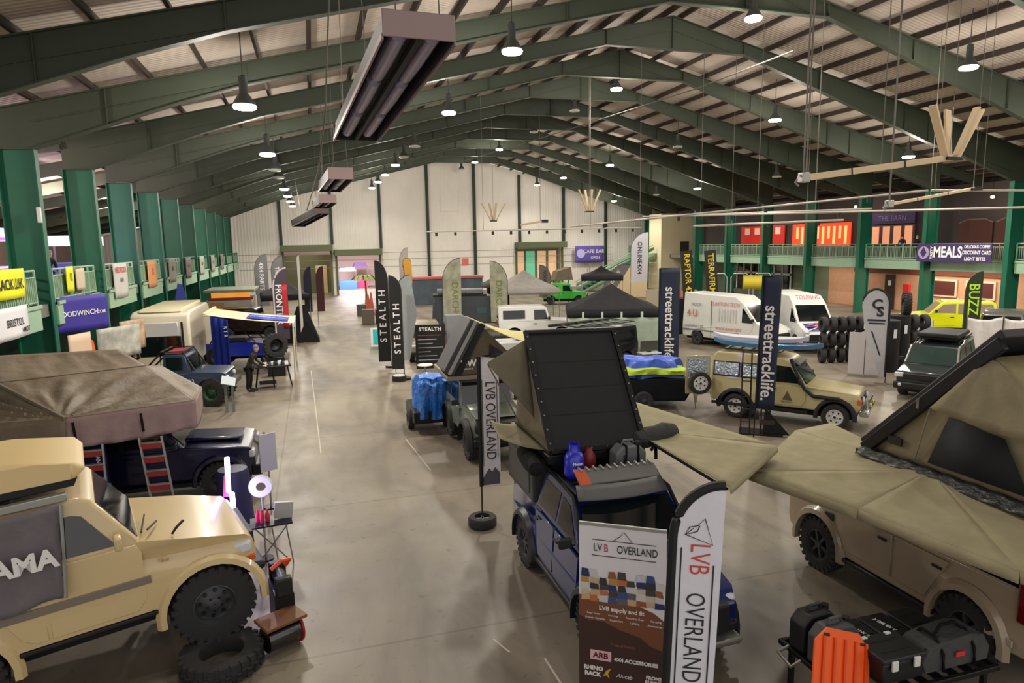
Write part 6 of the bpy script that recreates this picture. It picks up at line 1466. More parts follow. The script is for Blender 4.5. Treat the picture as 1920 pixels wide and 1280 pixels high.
sign_panel('banner', 'yellow and black narrow banner on the left railing after the dark column', (-8.25, 27.1, 5.1), .7, .9, RZL, YEL, [('|||', .3, BLACK, 0, .1)])
sign_panel('banner', 'cream printed sheet beside the yellow and black narrow banner', (-8.25, 28.2, 5.05), .9, .8, RZL, mat('sheet_cream', (206, 188, 160), .7))
sign_panel('banner', 'white banner with red heading on the second left railing bay', (-8.25, 33.6, 4.75), 2.2, 1.5, RZL, mat('sheet_grey_white', (196, 194, 190), .7), [('RED ROCK', .36, REDT, 0, .45), ('4X4', .3, mat('print_greyish', (110, 110, 116)), 0, 0)])
sign_panel('banner', 'orange and cream poster on the third left railing bay', (-8.25, 39.8, 4.8), 2.0, 1.4, RZL, mat('poster_orange', (214, 150, 100), .7), [('X', .5, mat('print_copper', (150, 96, 66)), 0, .1)])
for i, y in enumerate((45.2, 50.8, 56.8, 62.8, 69)):
    sign_panel('banner', 'grey printed banner hung on the %s left railing bay from the camera' % ORD[i+3], (-8.25, y, 4.8), 2.0, 1.4, RZL, mat('sheet_dull_%d' % (i % 3), [(140, 136, 128), (110, 96, 92), (160, 160, 150)][i % 3], .7), [('4X4', .4, DARKT, 0, .1)])
tag(MB().box((0, 0, 0), (.12, .1, .5)).obj('wall_switch', WHITEP, loc=(-8.4, 25.4, 7.25), bevel=.02), 'small white box fixed high on the nearest left column', 'box')
# purple-lit bar stall on the left gallery
t = thing('bar_stall', 'stall with glowing purple and white canopy lights on the left gallery', 'stall', (-13.5, 33.5, 4.35))
MB().lo((-1.5, -2.5, 0), (1.5, 2.5, 1.1)).obj('counter', mat('stall_white', (200, 196, 205), .5), t)
GP = mat('glow_purple', (190, 60, 255), .5, emit=5)
MB().lo((-1.6, -2.6, 2.2), (1.6, 2.6, 2.32)).obj('light_strip', GP, t); MB().lo((-1.5, -2.5, 2.34), (1.5, 2.5, 2.7)).obj('canopy', mat('glow_white', (240, 225, 250), .5, emit=1.2), t)
for sx in (-1.4, 1.4):
    for sy in (-2.4, 2.4): MB().lo((sx-.04, sy-.04, 1.1), (sx+.04, sy+.04, 2.3)).obj('post', STEEL, t)
ld = bpy.data.lights.new('stall_light', 'POINT'); ld.energy = 260; ld.color = (.75, .5, 1); ld.shadow_soft_size = .5; o = bpy.data.objects.new('stall_light', ld); COL.objects.link(o); o.parent = t; o.location = (1.2, 0, 1.9)
t = thing('snack_stall', 'white and blue snack stall on the left gallery beyond the purple one', 'stall', (-12.6, 41.5, 4.35))
MB().lo((-1.2, -1.6, 0), (1.2, 1.6, 1.1)).obj('counter', mat('stall_blue', (110, 140, 190), .5), t); MB().lo((-1.3, -1.7, 2.0), (1.3, 1.7, 2.5)).obj('canopy', mat('glow_white', (240, 225, 250)), t)
for sx in (-1.1, 1.1):
    for sy in (-1.5, 1.5): MB().lo((sx-.04, sy-.04, 1.1), (sx+.04, sy+.04, 2.0)).obj('post', STEEL, t)
for (x, y) in ((-14, 30), (-14, 42), (-14, 56), (-15, 20)):
    t = thing('gallery_lamp', 'warm round lamp under the left aisle roof, %s' % {30: 'above the purple stall', 42: 'above the snack stall', 56: 'far end', 20: 'nearest the camera'}[y], 'lamp', (x, y, 9.2))
    MB().lathe([(.001, -.14), (.12, -.1), (.16, 0), (.1, .12), (.03, .18)], n=14).obj('globe', mat('globe_warm', (255, 225, 175), .5, emit=12), t); MB().tube([(0, 0, .15), (0, 0, roof_z(-10.2)-9.2-.9)], .015, 6).obj('cord', BLACKM, t)
    ld = bpy.data.lights.new('gallery_light', 'POINT'); ld.energy = 1300; ld.color = (1, .8, .72); ld.shadow_soft_size = .2; o = bpy.data.objects.new('gallery_light', ld); COL.objects.link(o); o.parent = t; o.location = (0, 0, -.35)
# ground floor under left gallery
def boxthing(name, label, cat, a, b, m_, bevel=.02, **k): return tag(MB().lo(a, b).obj(name, m_, bevel=bevel), label, cat, **k)
t = thing('cabinet', 'low cream cabinet with small square plate under the left gallery', 'cabinet', (-9.0, 23.3, 0)); MB().lo((-.4, -.8, 0), (.4, .8, 2.45)).obj('carcass', mat('cabinet_cream', (190, 178, 148), .6), t, bevel=.02); MB().lo((.4, .25, 2.1), (.42, .42, 2.25)).obj('plate', BLACK, t)
t = thing('traffic_cone', 'tall orange traffic cone under the left gallery', 'cone', (-7.75, 26.9, 0)); MB().lathe([(.5, 0), (.5, .08), (.34, .09), (.06, 2.9), (.03, 2.92)], n=24).obj('cone', mat('cone_orange', (240, 100, 40), .5), t)
sign_panel('poster_board', 'tall white poster board under the purple-blue sign', (-7.9, 26.2, 2.4), 1.1, 1.7, radians(70), mat('poster_pale', (220, 190, 165), .6), [])
sign_panel('map_board', 'pale framed picture board left of the motorhome', (-7.9, 31.0, 2.3), 2.2, 1.3, radians(60), mat('map_pale', (178, 176, 166), .5, vary=.4, vscale=2), [])
sign_panel('map_board', 'second pale picture board with brown edge beside the motorhome', (-7.85, 33.0, 2.35), 1.4, 1.3, radians(60), mat('map_brown', (186, 160, 132), .5, vary=.3, vscale=3), [])
for i, (y, x, h) in enumerate([(18.0, -10.6, 1.6), (22.0, -11, 1.2), (29, -10.6, 1.2)]): boxthing('timber_crate', 'brown timber crate in the shade under the left gallery, %s' % ['nearest', 'middle', 'farthest'][i], 'crate', (x-.6, y-.7, 0), (x+.6, y+.7, h), WOOD)
t = thing('banner_column', 'small deep blue teardrop banner beside the left gallery posts', 'flag', (-7.2, 41.0, 0)); MB().prism([(-.25, 2.4), (.22, 2.3), (.3, 3.3), (.15, 4.1), (-.1, 4.2), (-.28, 3.4)], .01).obj('cloth', mat('deep_blue', (20, 34, 120), .6), t, rot=(0, 0, .5)); MB().tube([(0, 0, 0), (0, 0, 2.4)], .03, 6).obj('pole', STEEL, t)

# ================================================================== far left stalls
t = thing('box_truck', 'pale box trailer with red and orange top strips on the far left', 'trailer', (-5.9, 54.0, 0), 0)
MB().lo((-1.6, -2.2, .5), (1.5, 2.2, 2.4)).obj('box_body', mat('box_pale', (170, 164, 150), .6), t, bevel=.04); MB().lo((-1.7, -2.3, 2.9), (1.7, 2.3, 3.1)).obj('roof', mat('roof_sage', (130, 136, 118), .6), t, bevel=.02)
MB().lo((-1.2, -2.32, 2.55), (1.4, -2.2, 2.9)).obj('orange_strip', mat('strip_orange', (230, 150, 50), .5, emit=.6), t); MB().lo((-1.4, -2.34, 2.4), (1.6, -2.2, 2.56)).obj('red_strip', mat('strip_red', (150, 30, 24), .5), t); MB().lo((-1.3, -2.25, .6), (-.4, -2.19, 2.2)).obj('timber_door', CARD, t)
def gazebo(name, label, x, y, w, d, hz_, ha, m_, rz=0, walls=None, val=.35):
    t = thing(name, label, 'gazebo', (x, y, 0), rz); w2, d2 = w/2, d/2
    V = [(-w2, -d2, hz_), (w2, -d2, hz_), (w2, d2, hz_), (-w2, d2, hz_)]; ap = (0, 0, ha)
    m = MB()
    for i in range(4):
        a, b = V[i], V[(i+1) % 4]; n = 8
        vs = []; 
        for j in range(n+1):
            for k in range(n+1):
                f = j/n; p = Vector(ap).lerp(Vector(a).lerp(Vector(b), k/n), f); p.z -= .12*sin(pi*f); vs.append(p)
        m.add(vs, [(j*(n+1)+k, j*(n+1)+k+1, (j+1)*(n+1)+k+1, (j+1)*(n+1)+k) for j in range(n) for k in range(n)])
    m.obj('canopy', m_, t, solid=.012)
    for i in range(4):
        a, b = Vector(V[i]), Vector(V[(i+1) % 4]); MB().grid([a-Vector((0, 0, val)), b-Vector((0, 0, val)), b, a], 4, 2).obj('valance', m_, t, solid=.012)
    for v in V: MB().tube([(v[0]*.97, v[1]*.97, 0), (v[0]*.97, v[1]*.97, hz_)], .03, 6).obj('leg', STEEL, t)
    if walls:
        for i, mm in walls:
            a, b = Vector(V[i])*.985, Vector(V[(i+1) % 4])*.985; a.z = b.z = .05; MB().grid([a, b, Vector((b.x, b.y, hz_-.05)), Vector((a.x, a.y, hz_-.05))], 30, 4, lambda u, v: (0, .04*sin(u*30), 0)).obj('side_wall', mm, t, solid=.012)
    return t
BLKG = cloth('gazebo_black', (38, 38, 40), .3); GRYG = cloth('gazebo_grey', (170, 166, 160), .3); MINT = cloth('wall_mint', (168, 184, 166), .4)
gazebo('gazebo', 'black pitched gazebo with pale green side walls in the middle', 15.9, 34.2, 5.0, 4.6, 2.45, 3.75, BLKG, radians(-20), [(0, MINT), (1, MINT)])
gazebo('gazebo', 'grey pitched gazebo behind the white off-roader', 16.1, 51.0, 5.3, 4.6, 2.5, 3.95, GRYG, radians(-14), [(3, cloth('wall_navy', (28, 50, 110), .4))])
gazebo('gazebo', 'small black flat-topped gazebo left of the white vans', 20.6, 46.0, 3.0, 3.0, 3.6, 4.3, BLKG, radians(-22), None)
gazebo('gazebo', 'dark gazebo in front of the left doorway behind the red flag', -2.2, 53.0, 3.4, 4.4, 2.6, 3.7, BLKG, radians(5), None)
pk = simple('pickup_truck', 'black and red pickup under the dark gazebo on the left', -4.2, 48.2, radians(-10), paint('black_red', (30, 12, 16)), 'def', 1.05, cat='truck')
t = thing('swag_tent', 'small dark tent draped beyond the left aisle displays', 'tent', (-.95, 45.2, 0)); MB().add([(-1.1, -.9, 0), (1.1, -.9, 0), (1.1, .9, 0), (-1.1, .9, 0), (-.2, -.2, 2.3), (.3, .3, 2.35)], [(0, 1, 4), (1, 5, 4), (1, 2, 5), (2, 3, 5), (3, 4, 5), (3, 0, 4)]).obj('canvas', BLACKC, t)
feather('feather_flag', 'feather flag in red, white and blue-black near the left awning', -2.35, 42.0, -.0, 4.85, .8, .6, mat('flag_charcoal', (60, 50, 62), .6), 'FRONTIER', WHITE, .52, .35, 2.7, base='cross', sleeve=mat('sleeve_pale', (190, 184, 190), .6), bend=.25)
sign_panel('red_pennant', 'red strip pennant beside the charcoal feather flag', (-1.72, 41.9, 2.6), .3, 2.6, 0, mat('pennant_red', (170, 26, 40), .6))
feather('feather_flag', 'grey feather flag at the far left before the end wall, left one', -4.9, 62, 0, 5.5, 1.1, 1.0, mat('flag_midgrey', (110, 110, 116), .6), '4X4 PARTS', WHITE, .5, .5, 3.6, base='cross', bend=.25)
feather('feather_flag', 'grey feather flag at the far left before the end wall, right one', -3.6, 63, 0, 5.3, 1.0, 1.0, mat('flag_midgrey', (110, 110, 116)), 'TRADE', WHITE, .5, .5, 3.6, base='cross', bend=.25)
feather('feather_flag', 'slim pale pole flag in front of the left doorway', -1.0, 44.5, .6, 5.6, .22, .4, mat('flag_bone', (190, 186, 176), .6), base='cross', bend=.06)
for i, (x, c_) in enumerate([(-.75, (22, 26, 52)), (.15, (70, 22, 30))]): feather('feather_flag', '%s narrow flag next to the left aisle stalls' % ('navy' if i == 0 else 'dark red'), x, 52.5, 0, 4.6, .55, 1.2, mat('flag_n%d' % i, c_, .6), base='cross', bend=.2)
# ================================================================== far middle: palm, cones, boxes, flags
t = thing('palm_tree', 'small potted palm by the middle doorway', 'plant', (4.6, 64.0, 0))
MB().tube([(0, 0, .5), (.05, 0, 1.6), (0, 0, 2.9)], [.14, .1, .08], 8).obj('trunk', WOOD, t); MB().lathe([(.25, 0), (.36, .6), (.36, .65)], n=16).obj('pot', BLACK, t)
for k in range(12):
    a = 2*pi*k/12; m = MB(); r_0 = .9+.25*(k % 3)
    m.grid([(0, -.06, 0), (r_0, -.16, .45), (r_0, .16, .45), (0, .06, 0)], 6, 2, lambda u, v: (0, 0, .35*sin(pi*u)-.5*u*u)); m.obj('frond', mat('palm_green', (120, 150, 60), .7), t, loc=(0, 0, 2.9), rot=(0, 0, a))
for i, (x, y) in enumerate([(4.75, 60.0), (4.3, 57.5)]):
    t = thing('traffic_cone', 'orange-red cone-shaped display %s along the aisle' % ('under the palm' if i == 0 else 'nearer than the palm'), 'cone', (x, y, 0)); MB().lathe([(.45, 0), (.45, .06), (.28, .08), (.06, 2.0), (.02, 2.02)], n=16).obj('cone', mat('cone_rust', (180, 84, 60), .6), t)
boxthing('crate', 'dark grey crate on the aisle edge, farther one', 'crate', (3.45, 59.0, 0), (4.35, 59.8, 1.0), mat('crate_grey', (84, 82, 78), .7)); boxthing('crate', 'grey-brown crate on the aisle edge, nearer one', 'crate', (3.45, 52.6, 0), (4.35, 53.3, 1.15), mat('crate_brown', (104, 96, 86), .7))
boxthing('display_chest', 'black display chest with white lid right of the two aisle crates', 'chest', (4.5, 52.8, 0), (5.9, 53.6, 1.1), BLACK)
t = thing('menu_board', 'white framed teal panel standing in the aisle', 'sign', (3.1, 40.8, 0), -.15); MB().lo((0, 0, 0), (.62, .05, 1.15)).obj('frame', WHITEP, t); MB().lo((.14, -.02, .15), (.62, .0, 1.05)).obj('teal_panel', mat('teal', (40, 185, 190), .5), t)
t = thing('camp_chair', 'teal fabric camp chair behind the grey sail flag', 'chair', (5.2, 39.0, 0)); MB().prism([(-.35, .45), (.3, .4), (.32, .5), (-.3, .56), (-.5, 1.2), (-.58, 1.18)], .35).obj('seat', cloth('teal_cloth', (30, 120, 112), .4), t); MB().tube([(-.3, -.3, .5), (.3, -.3, 0)], .02, 6).obj('leg', STEEL, t); MB().tube([(-.3, .3, .5), (.3, .3, 0)], .02, 6).obj('leg', STEEL, t); MB().tube([(.3, -.3, .45), (-.35, -.3, 0)], .02, 6).obj('leg', STEEL, t); MB().tube([(.3, .3, .45), (-.35, .3, 0)], .02, 6).obj('leg', STEEL, t)
boxthing('grey_case', 'light grey upright case beyond the black display board', 'case', (7.2, 37.9, 0), (8.2, 38.5, 2.0), mat('case_lightgrey', (130, 132, 134), .6))
tarp('red_dust_sheet', 'red cloth bundle beside the light grey case', 5.95, 38.2, .6, .5, 1.5, mat('red_cloth', (190, 30, 50), .6), 0, 3)
feather('feather_flag', 'olive and grey feather flag curling right, behind the slate camper', 8.15, 43.8, -.15, 5.15, 1.25, .9, mat('flag_olive', (150, 150, 128), .6, vary=.3, vscale=2), 'DARCHE', mat('print_olive', (110, 120, 50), .6), .6, .65, 2.4, base='cross', bend=.3)
feather('feather_flag', 'olive and grey feather flag curling left, right of the slate camper', 12.7, 44.0, -.25, 4.9, 1.2, .7, mat('flag_olive', (150, 150, 128)), 'DARCHE', mat('print_olive', (110, 120, 50)), .6, .5, 2.4, flip=-1, base='cross', bend=.3)
feather('feather_flag', 'amber yellow feather flag in the far middle', 8.2, 60, 0, 4.9, .75, 1.2, mat('flag_amber', (214, 160, 60), .6), None, shape='teardrop', base='cross', lean=-.12)
feather('feather_flag', 'pale grey slim feather flag against the end wall', 8.6, 70, 0, 5.8, .9, 1.5, mat('flag_palegrey', (170, 166, 164), .6), 'TENTS', mat('print_greyish', (110, 110, 116)), .5, .5, 3.6, base='cross', bend=.25)
feather('feather_flag', 'brown-grey feather flag beside the bright green off-roader', 21.6, 60, -.2, 4.0, 1.1, .9, mat('flag_taupe', (118, 112, 104), .6), 'ROOF RACKS', DARKT, .42, .5, 2.2, flip=-1, base='cross', bend=.3)
feather('feather_flag', 'tall leaning grey feather flag in front of the stairs', 25.9, 60, -.3, 5.1, 1.2, 1.0, mat('flag_grey2', (120, 120, 122), .6), 'AWNINGS', WHITE, .5, .4, 3.0, base='cross', lean=.55, bend=.25)
feather('feather_flag', 'white feather flag with dark letters by the tower', 30.0, 60, -.3, 6.9, 1.7, 2.0, FLAGW, 'ONLINE4X4', DARKT, .6, .5, 4.4, base='cross', bend=.25)
# red-topped stand and tents in far middle
t = thing('market_stall', 'long stall with pink-red top edge along the end wall', 'stall', (13.2, 68, 0)); MB().lo((-4.4, -1, 2.6), (3.6, 1, 2.8)).obj('roof', mat('roof_pinkred', (176, 90, 90), .6), t); MB().lo((-4.3, -.9, 0), (3.5, .9, 2.6)).obj('back_panel', mat('stall_slate', (78, 88, 100), .6, vary=.3, vscale=.8), t)
gazebo('gazebo', 'small dark brown stall tent right of the olive flag', 14.9, 55.5, 2.0, 2.0, 2.7, 3.4, cloth('gazebo_mid', (84, 84, 82), .3), 0, [(0, cloth('wall_dark', (30, 20, 18), .3))])
t = thing('wedge_tent', 'small taupe wedge tent on a rack behind the green off-roader', 'tent', (24.0, 63.5, 0)); MB().prism([(-1.0, 2.3), (1.0, 2.3), (.8, 3.6), (-.6, 3.2)], .7).obj('canvas', cloth('taupe2', (120, 104, 92), .4), t)
for s in (-.8, .8): MB().tube([(s, 0, 0), (s, 0, 2.3)], .05, 6).obj('leg', BLACKM, t)
t = sign_panel('banner', 'purple and white banner on the end wall right of the right doorway', (36.2, YW-.9, 4.4), 4.2, 2.2, 0, mat('banner_purple2', (96, 84, 170), .6), [('CAFE BAR', .7, WHITE, .6, .35), ('OPEN', .5, WHITE, .8, -.5)]); MB().cyl((-1.3, -.04, .1), .6, .03, 'y', 24).obj('round_logo', mat('logo_lilac', (200, 190, 235), .6), t); MB().tube([(0, .05, -1.1), (0, .05, -4.4)], .05, 6).obj('pole', STEEL, t)
# ================================================================== stairs and tower at the right far corner
t = thing('staircase', 'green-sided staircase climbing to the right gallery beside the tower', 'stairs', (31.0, 76.5, 0))
for s in (-1.0, 1.0):
    MB().add([(0, s, 0), (1.0, s, 0), (10.6, s, 4.0), (10.6, s, 4.5), (9.6, s, 4.5)], [(0, 1, 2, 3, 4)]).obj('stringer', PALEG, t, solid=.08)
    MB().tube([(0, s, 1.1), (9.8, s, 5.5)], .05, 6).obj('handrail', PALEG, t)
    MB().add([(.3, s, .6), (9.9, s, 4.9), (9.9, s, 5.3), (.3, s, 1.0)], [(0, 1, 2, 3)]).obj('balustrade_panel', mat('glass_green', (120, 160, 130), .3), t, solid=.02)
for i in range(16): MB().lo((.3+i*.62, -1, .2+i*.27), (1.0+i*.62, 1, .28+i*.27)).obj('tread', GREEN, t, smooth=False)
TC = mat('tower_cream', (222, 212, 176), .7)
twr = struct(MB().lo((41.3, 74.4, 0), (48.5, 77.5, 9.3)).obj('wall_tower', TC, smooth=False))
for i, (x, z) in enumerate(((44.5, 5.2),)): boxthing('picture_frame', 'dark framed notice on the cream tower', 'frame', (x-.6, 74.28, z-.7), (x+.6, 74.38, z+.7), mat('frame_dark', (54, 54, 46), .6))
t = thing('utility_box', 'cream counter block in front of the staircase', 'counter', (33.0, 66, 0)); MB().lo((-1.6, -.8, 0), (1.6, .8, 3.4)).obj('block', mat('block_cream', (222, 200, 160), .7), t, bevel=.03)
t = thing('market_stall', 'mixed stall of coloured goods beside the tower foot', 'stall', (30.5, 52, 0)); MB().lo((-2.2, -.7, 0), (2.2, .7, 1.1)).obj('table', WOOD, t)
for i in range(5): tag(MB().lo((-.3, -.25, 0), (.3, .25, .5+.12*(i % 3))).obj('goods_box', mat('goods_%d' % i, [(214, 230, 215), (90, 190, 140), (220, 120, 110), (235, 225, 230), (200, 160, 90)][i], .6), loc=(28.9+i*.8, 52, 1.1), bevel=.03), '%s goods box on the mixed stall by the tower' % ['pale mint', 'green', 'salmon', 'pinkish white', 'ochre'][i], 'box')
t = thing('display_screen', 'grey-cream rectangular screen right of the black gazebo', 'screen', (23.2, 41.8, 0), -.35); MB().lo((-1.0, -.04, 1.3), (1.0, .04, 2.7)).obj('screen_panel', mat('screen_beige', (160, 150, 132), .5), t, bevel=.02)
for s in (-.8, .8): MB().lo((s-.04, 0, 0), (s+.04, .08, 1.3)).obj('leg', BLACKM, t)
boxthing('black_partition', 'tall black fabric partition left of the vans', 'partition', (21.8, 38.2, 0), (25.6, 38.4, 2.3), BLACKC)
t = thing('counter_screen', 'small dark screen on a white table by the mint gazebo wall', 'table', (15.2, 28.4, 0)); MB().lo((-.5, -.3, .75), (.5, .3, .8)).obj('table_top', WHITEP, t); MB().lo((-.45, -.02, .85), (.45, .02, 1.35)).obj('screen', mat('screen_dark', (60, 60, 50), .4), t)
for sx in (-.4, .4): MB().tube([(sx, 0, 0), (sx, 0, .76)], .02, 6).obj('leg', STEEL, t)
MB().box((0, 0, .82), (.2, .1, .06)).obj('screen_foot', BLACK, t)
for i, (x, y) in enumerate([(26.2, 45.0), (28.0, 44.6)]):
    feather('tall_banner', 'black and yellow upright banner above the vans, %s one' % ('left' if i == 0 else 'right'), x+.9, y, -.55, 5.25, .85, 1.2, mat('ban_black', (22, 20, 18), .6), 'TERRAFIRMA' if i else 'RAPTOR 4X4', mat('print_yellow2', (226, 200, 30), .6), .6, .5, 3.3, shape='rect', base='cross', lean=-.08)
t = thing('roof_basket', 'white tubular arch rack above the vans with yellow and black barrel', 'rack', (30.4, 44.0, 0), -.55)
for s in (-1.6, 0, 1.6): MB().tube([(s, 0, 0), (s, 0, 3.2), (s+.2, 0, 3.5), (s+1.1, 0, 3.5), (s+1.3, 0, 3.2), (s+1.3, 0, 0)], .05, 8).obj('arch', STEEL, t)
MB().cyl((1.6, .3, 2.8), .55, 1.4, 'x', 20).obj('barrel', mat('barrel_yellow', (200, 180, 40), .5), t)

# ================================================================== right gallery rooms
ld = None
def glow_panel(name, label, y0, y1, z0, z1, m_, cat='window', x=46.5): return tag(MB().lo((x-.05, y0, z0), (x, y1, z1)).obj(name, m_, smooth=False), label, cat)
t = thing('lit_shopfront', 'dull red lit shopfront with pale panels behind the right gallery, farther one', 'shopfront', (46.45, 61.8, 0)); MB().lo((-.1, -3.6, 5.4), (0, 3.6, 7.4)).obj('panel', mat('shop_red', (190, 40, 28), .6, emit=.5), t)
for k in range(4): MB().lo((-.14, -3.0+k*1.7, 6.5), (-.1, -2.2+k*1.7, 7.2)).obj('sign_panel', mat('shop_white', (240, 200, 180), .6, emit=.3), t)
t = thing('lit_shopfront', 'bright orange-red lit shopfront behind the right gallery, nearer one', 'shopfront', (46.45, 53.2, 0)); MB().lo((-.1, -3.8, 5.3), (0, 3.8, 7.4)).obj('panel', mat('shop_orange', (235, 70, 30), .6, emit=.9), t)
for k in range(10): MB().lo((-.14, -3.4+k*.7, 5.5+.5*(k % 2)), (-.1, -3.1+k*.7, 7.1)).obj('menu_panel', mat('menu_glow', (255, 190, 120), .6, emit=1.0), t)
t = thing('lit_shopfront', 'row of lit pinkish windows with purple fascia behind the right gallery', 'shopfront', (46.45, 45.4, 0)); MB().lo((-.1, -2.7, 5.3), (0, 2.9, 7.0)).obj('panel', mat('shop_dark', (96, 60, 60), .6), t); MB().lo((-.14, -2.7, 7.1), (0, 1.6, 8.0)).obj('fascia', mat('fascia_purple', (60, 40, 90), .6), t)
for k in range(5): MB().lo((-.14, -2.5+k*1.1, 5.4), (-.1, -1.8+k*1.1, 6.9)).obj('lit_pane', mat('pane_peach', (235, 160, 120), .6, emit=.6 if k != 1 else .6), t)
text('THE BARN', .6, mat('print_lilac', (150, 130, 190), .6), t, (-.16, -.5, 7.55), (pi/2, 0, -pi/2))
for k, (y, lb) in enumerate(((37.6, 'left'), (34.8, 'middle'), (31.2, 'right'))): 
    t = thing('arched_window', 'brown arched shutter panel behind the right gallery, %s' % lb, 'shutter', (46.45, y, 0)); MB().prism([(-1.3, 5.0), (1.3, 5.0), (1.3, 6.9), (.7, 7.15), (-.7, 7.15), (-1.3, 6.9)], .04).obj('shutter', mat('shutter_brown', (84, 46, 36), .7), t, rot=(0, 0, pi/2))
    MB().tube([(0, -1.3, 6.95), (0, -.7, 7.2), (0, .7, 7.2), (0, 1.3, 6.95)], .05, 6).obj('arch_trim', mat('trim_mauve', (130, 112, 110), .6), t)
# MEALS banner
t = thing('banner', 'purple banner reading MEALS on the right gallery railing', 'banner', (41.35, 35.0, 4.9), -pi/2)
MB().lo((-2.75, -.02, -.62), (2.75, .02, .62)).obj('sheet', mat('meals_purple', (58, 44, 92), .6), t, smooth=False)
text('MEALS', 1.0, WHITE, t, (-.35, -.03, .02), bold=.03, sx=.75); text('TASTY', .3, WHITE, t, (-1.55, -.03, 0), UPW, bold=.01); text('DELICIOUS COFFEE', .27, WHITE, t, (1.75, -.03, .4), sx=.75, bold=.01); text('DISCOUNT CARD', .33, WHITE, t, (1.75, -.03, .03), sx=.75, bold=.01); text('LIGHT BITES', .3, WHITE, t, (1.65, -.03, -.38), sx=.9, bold=.01)
MB().lathe([(.44, -.01), (.44, .01)], (-2.2, -.03, 0), 'y', 24).obj('round_logo', mat('logo_mauve', (170, 150, 190), .6), t); MB().prism([(-2.45, 0), (-2.2, -.35), (-1.95, 0), (-2.2, .42)], (-.06, -.045)).obj('logo_mark', mat('meals_purple', (58, 44, 92)), t)
# ground floor right: mullioned windows, salmon wall with shutters, doors
t = thing('glazed_doors', 'white mullioned glazed doors under the right gallery above the vans', 'window', (46.4, 62.5, 0))
MB().lo((-.02, -5.6, .6), (.02, 4.9, 3.4)).obj('dark_glass', GLASS, t, smooth=False)
for k in range(9): MB().lo((-.1, -5.6+k*1.28, .6), (.0, -5.42+k*1.28, 3.4)).obj('mullion', WHITEP, t, smooth=False)
MB().lo((-.1, -5.6, 2.3), (0, 4.8, 2.5)).obj('transom', WHITEP, t, smooth=False)
for (y, lb) in ((39.9, 'left'), (36.9, 'right')):
    t = thing('shuttered_window', 'brown roller shutter with white frame in the salmon wall, %s one' % lb, 'shutter', (46.55, y, 0)); MB().lo((-.08, -1.15, 1.4), (0, 1.15, 2.75)).obj('frame', mat('frame_peach', (235, 205, 180), .6), t); MB().lo((-.12, -1.0, 1.55), (-.04, 1.0, 2.6)).obj('shutter', mat('shutter_maroon', (84, 34, 26), .7), t)
t = thing('dark_door', 'dark brown door in the salmon wall beside the fire point', 'door', (46.55, 44.9, 0)); MB().lo((-.08, -.5, 0), (0, .5, 2.9)).obj('door_leaf', mat('door_brown', (50, 34, 28), .6), t, bevel=.01); MB().lo((-.1, -.15, 2.0), (-.08, .15, 2.4)).obj('notice', WHITE, t)
boxthing('signal_board', 'red fire point board beside the green column under the right gallery', 'fire point', (45.0, 41.6, 0), (45.2, 42.2, 2.3), mat('fire_red', (190, 26, 26), .6))
boxthing('brown_panelling', 'brown panel strip across the salmon wall under the gallery', 'panel', (46.42, 34.5, 3.0), (46.55, 48.8, 3.45), mat('panel_brown', (120, 70, 52), .7))
room_light(44.5, 38, 3.8, 2, 8, 420, (1, .85, .68)); room_light(44.5, 50, 3.8, 2, 6, 120, (1, .85, .68))
for y in (36.5, 39.5):
    t = thing('strip_light', 'pale strip light under the right gallery soffit, %s' % ('nearer' if y < 38 else 'farther'), 'lamp', (44.5, y, 3.88)); MB().lo((-.1, -.9, 0), (.1, .9, .07)).obj('diffuser', mat('strip_glow', (255, 235, 205), .5, emit=3), t)
for (x, y, z, p) in ((44.5, 35, 8.6, 70), (44.5, 47, 8.6, 70), (44.5, 60, 8.6, 90)):
    t = thing('gallery_lamp', 'small round lamp over the right gallery, %s' % {35: 'near', 47: 'middle', 60: 'far'}[y], 'lamp', (x, y, z)); MB().lathe([(.001, -.1), (.1, -.06), (.12, .05), (.03, .12)], n=12).obj('globe', mat('globe_warm', (255, 225, 175)), t); MB().tube([(0, 0, .1), (0, 0, roof_z(42.8)-z-.4)], .015, 6).obj('cord', BLACKM, t)
    ld = bpy.data.lights.new('gallery_light', 'POINT'); ld.energy = p; ld.color = (1, .8, .66); ld.shadow_soft_size = .2; o = bpy.data.objects.new('gallery_light', ld); COL.objects.link(o); o.parent = t; o.location = (0, 0, -.3)
# ================================================================== tyres on the right
tr_ = random.Random(11); n_t = 0
for r0, (bx, by, nx, nz, lab) in enumerate([(23.7, 26.6, 7, 3, 'left tyre rack'), (27.0, 26.0, 6, 3, 'right tyre rack')]):
    for iz in range(nz):
        for ix in range(nx - (1 if iz == 2 else 0)):
            x = bx+ix*.43; y = by+ix*-.12+tr_.random()*.1; z = .4+iz*.74
            o = loose_tyre('stacked_tyre', 'upright black tyre in the %s, level %d, number %s from left' % (lab, iz+1, ['one', 'two', 'three', 'four', 'five', 'six', 'seven', 'eight', 'nine'][ix]), x, y, z, .385, .26, 0, (0, 0, 1.0+tr_.random()*.25), 'tyres stacked by the right-hand displays')
            if tr_.random() < .45:
                MB().box((0, 0, 0), (.2, .02, .34)).obj('paper_label', WHITE if tr_.random() < .7 else mat('label_blue', (60, 80, 170), .5), o, loc=(.0, -.16, .06))
for i, (x, y, h) in enumerate([(24.9, 23.9, 2.35), (25.8, 24.2, 2.5)]):
    t = thing('rubber_roll', 'tall black rolled column behind the teardrop flag, %s one' % ('left' if i == 0 else 'right'), 'roll', (x, y, 0)); MB().lathe([(.42, 0), (.43, .03), (.43, h-.03), (.40, h)], n=24).obj('roll', mat('roll_black', (24, 24, 25), .8, bump=.5, bscale=30), t); MB().box((-.1, -.43, h*.75), (.16, .02, .38)).obj('paper_label', WHITE, t)
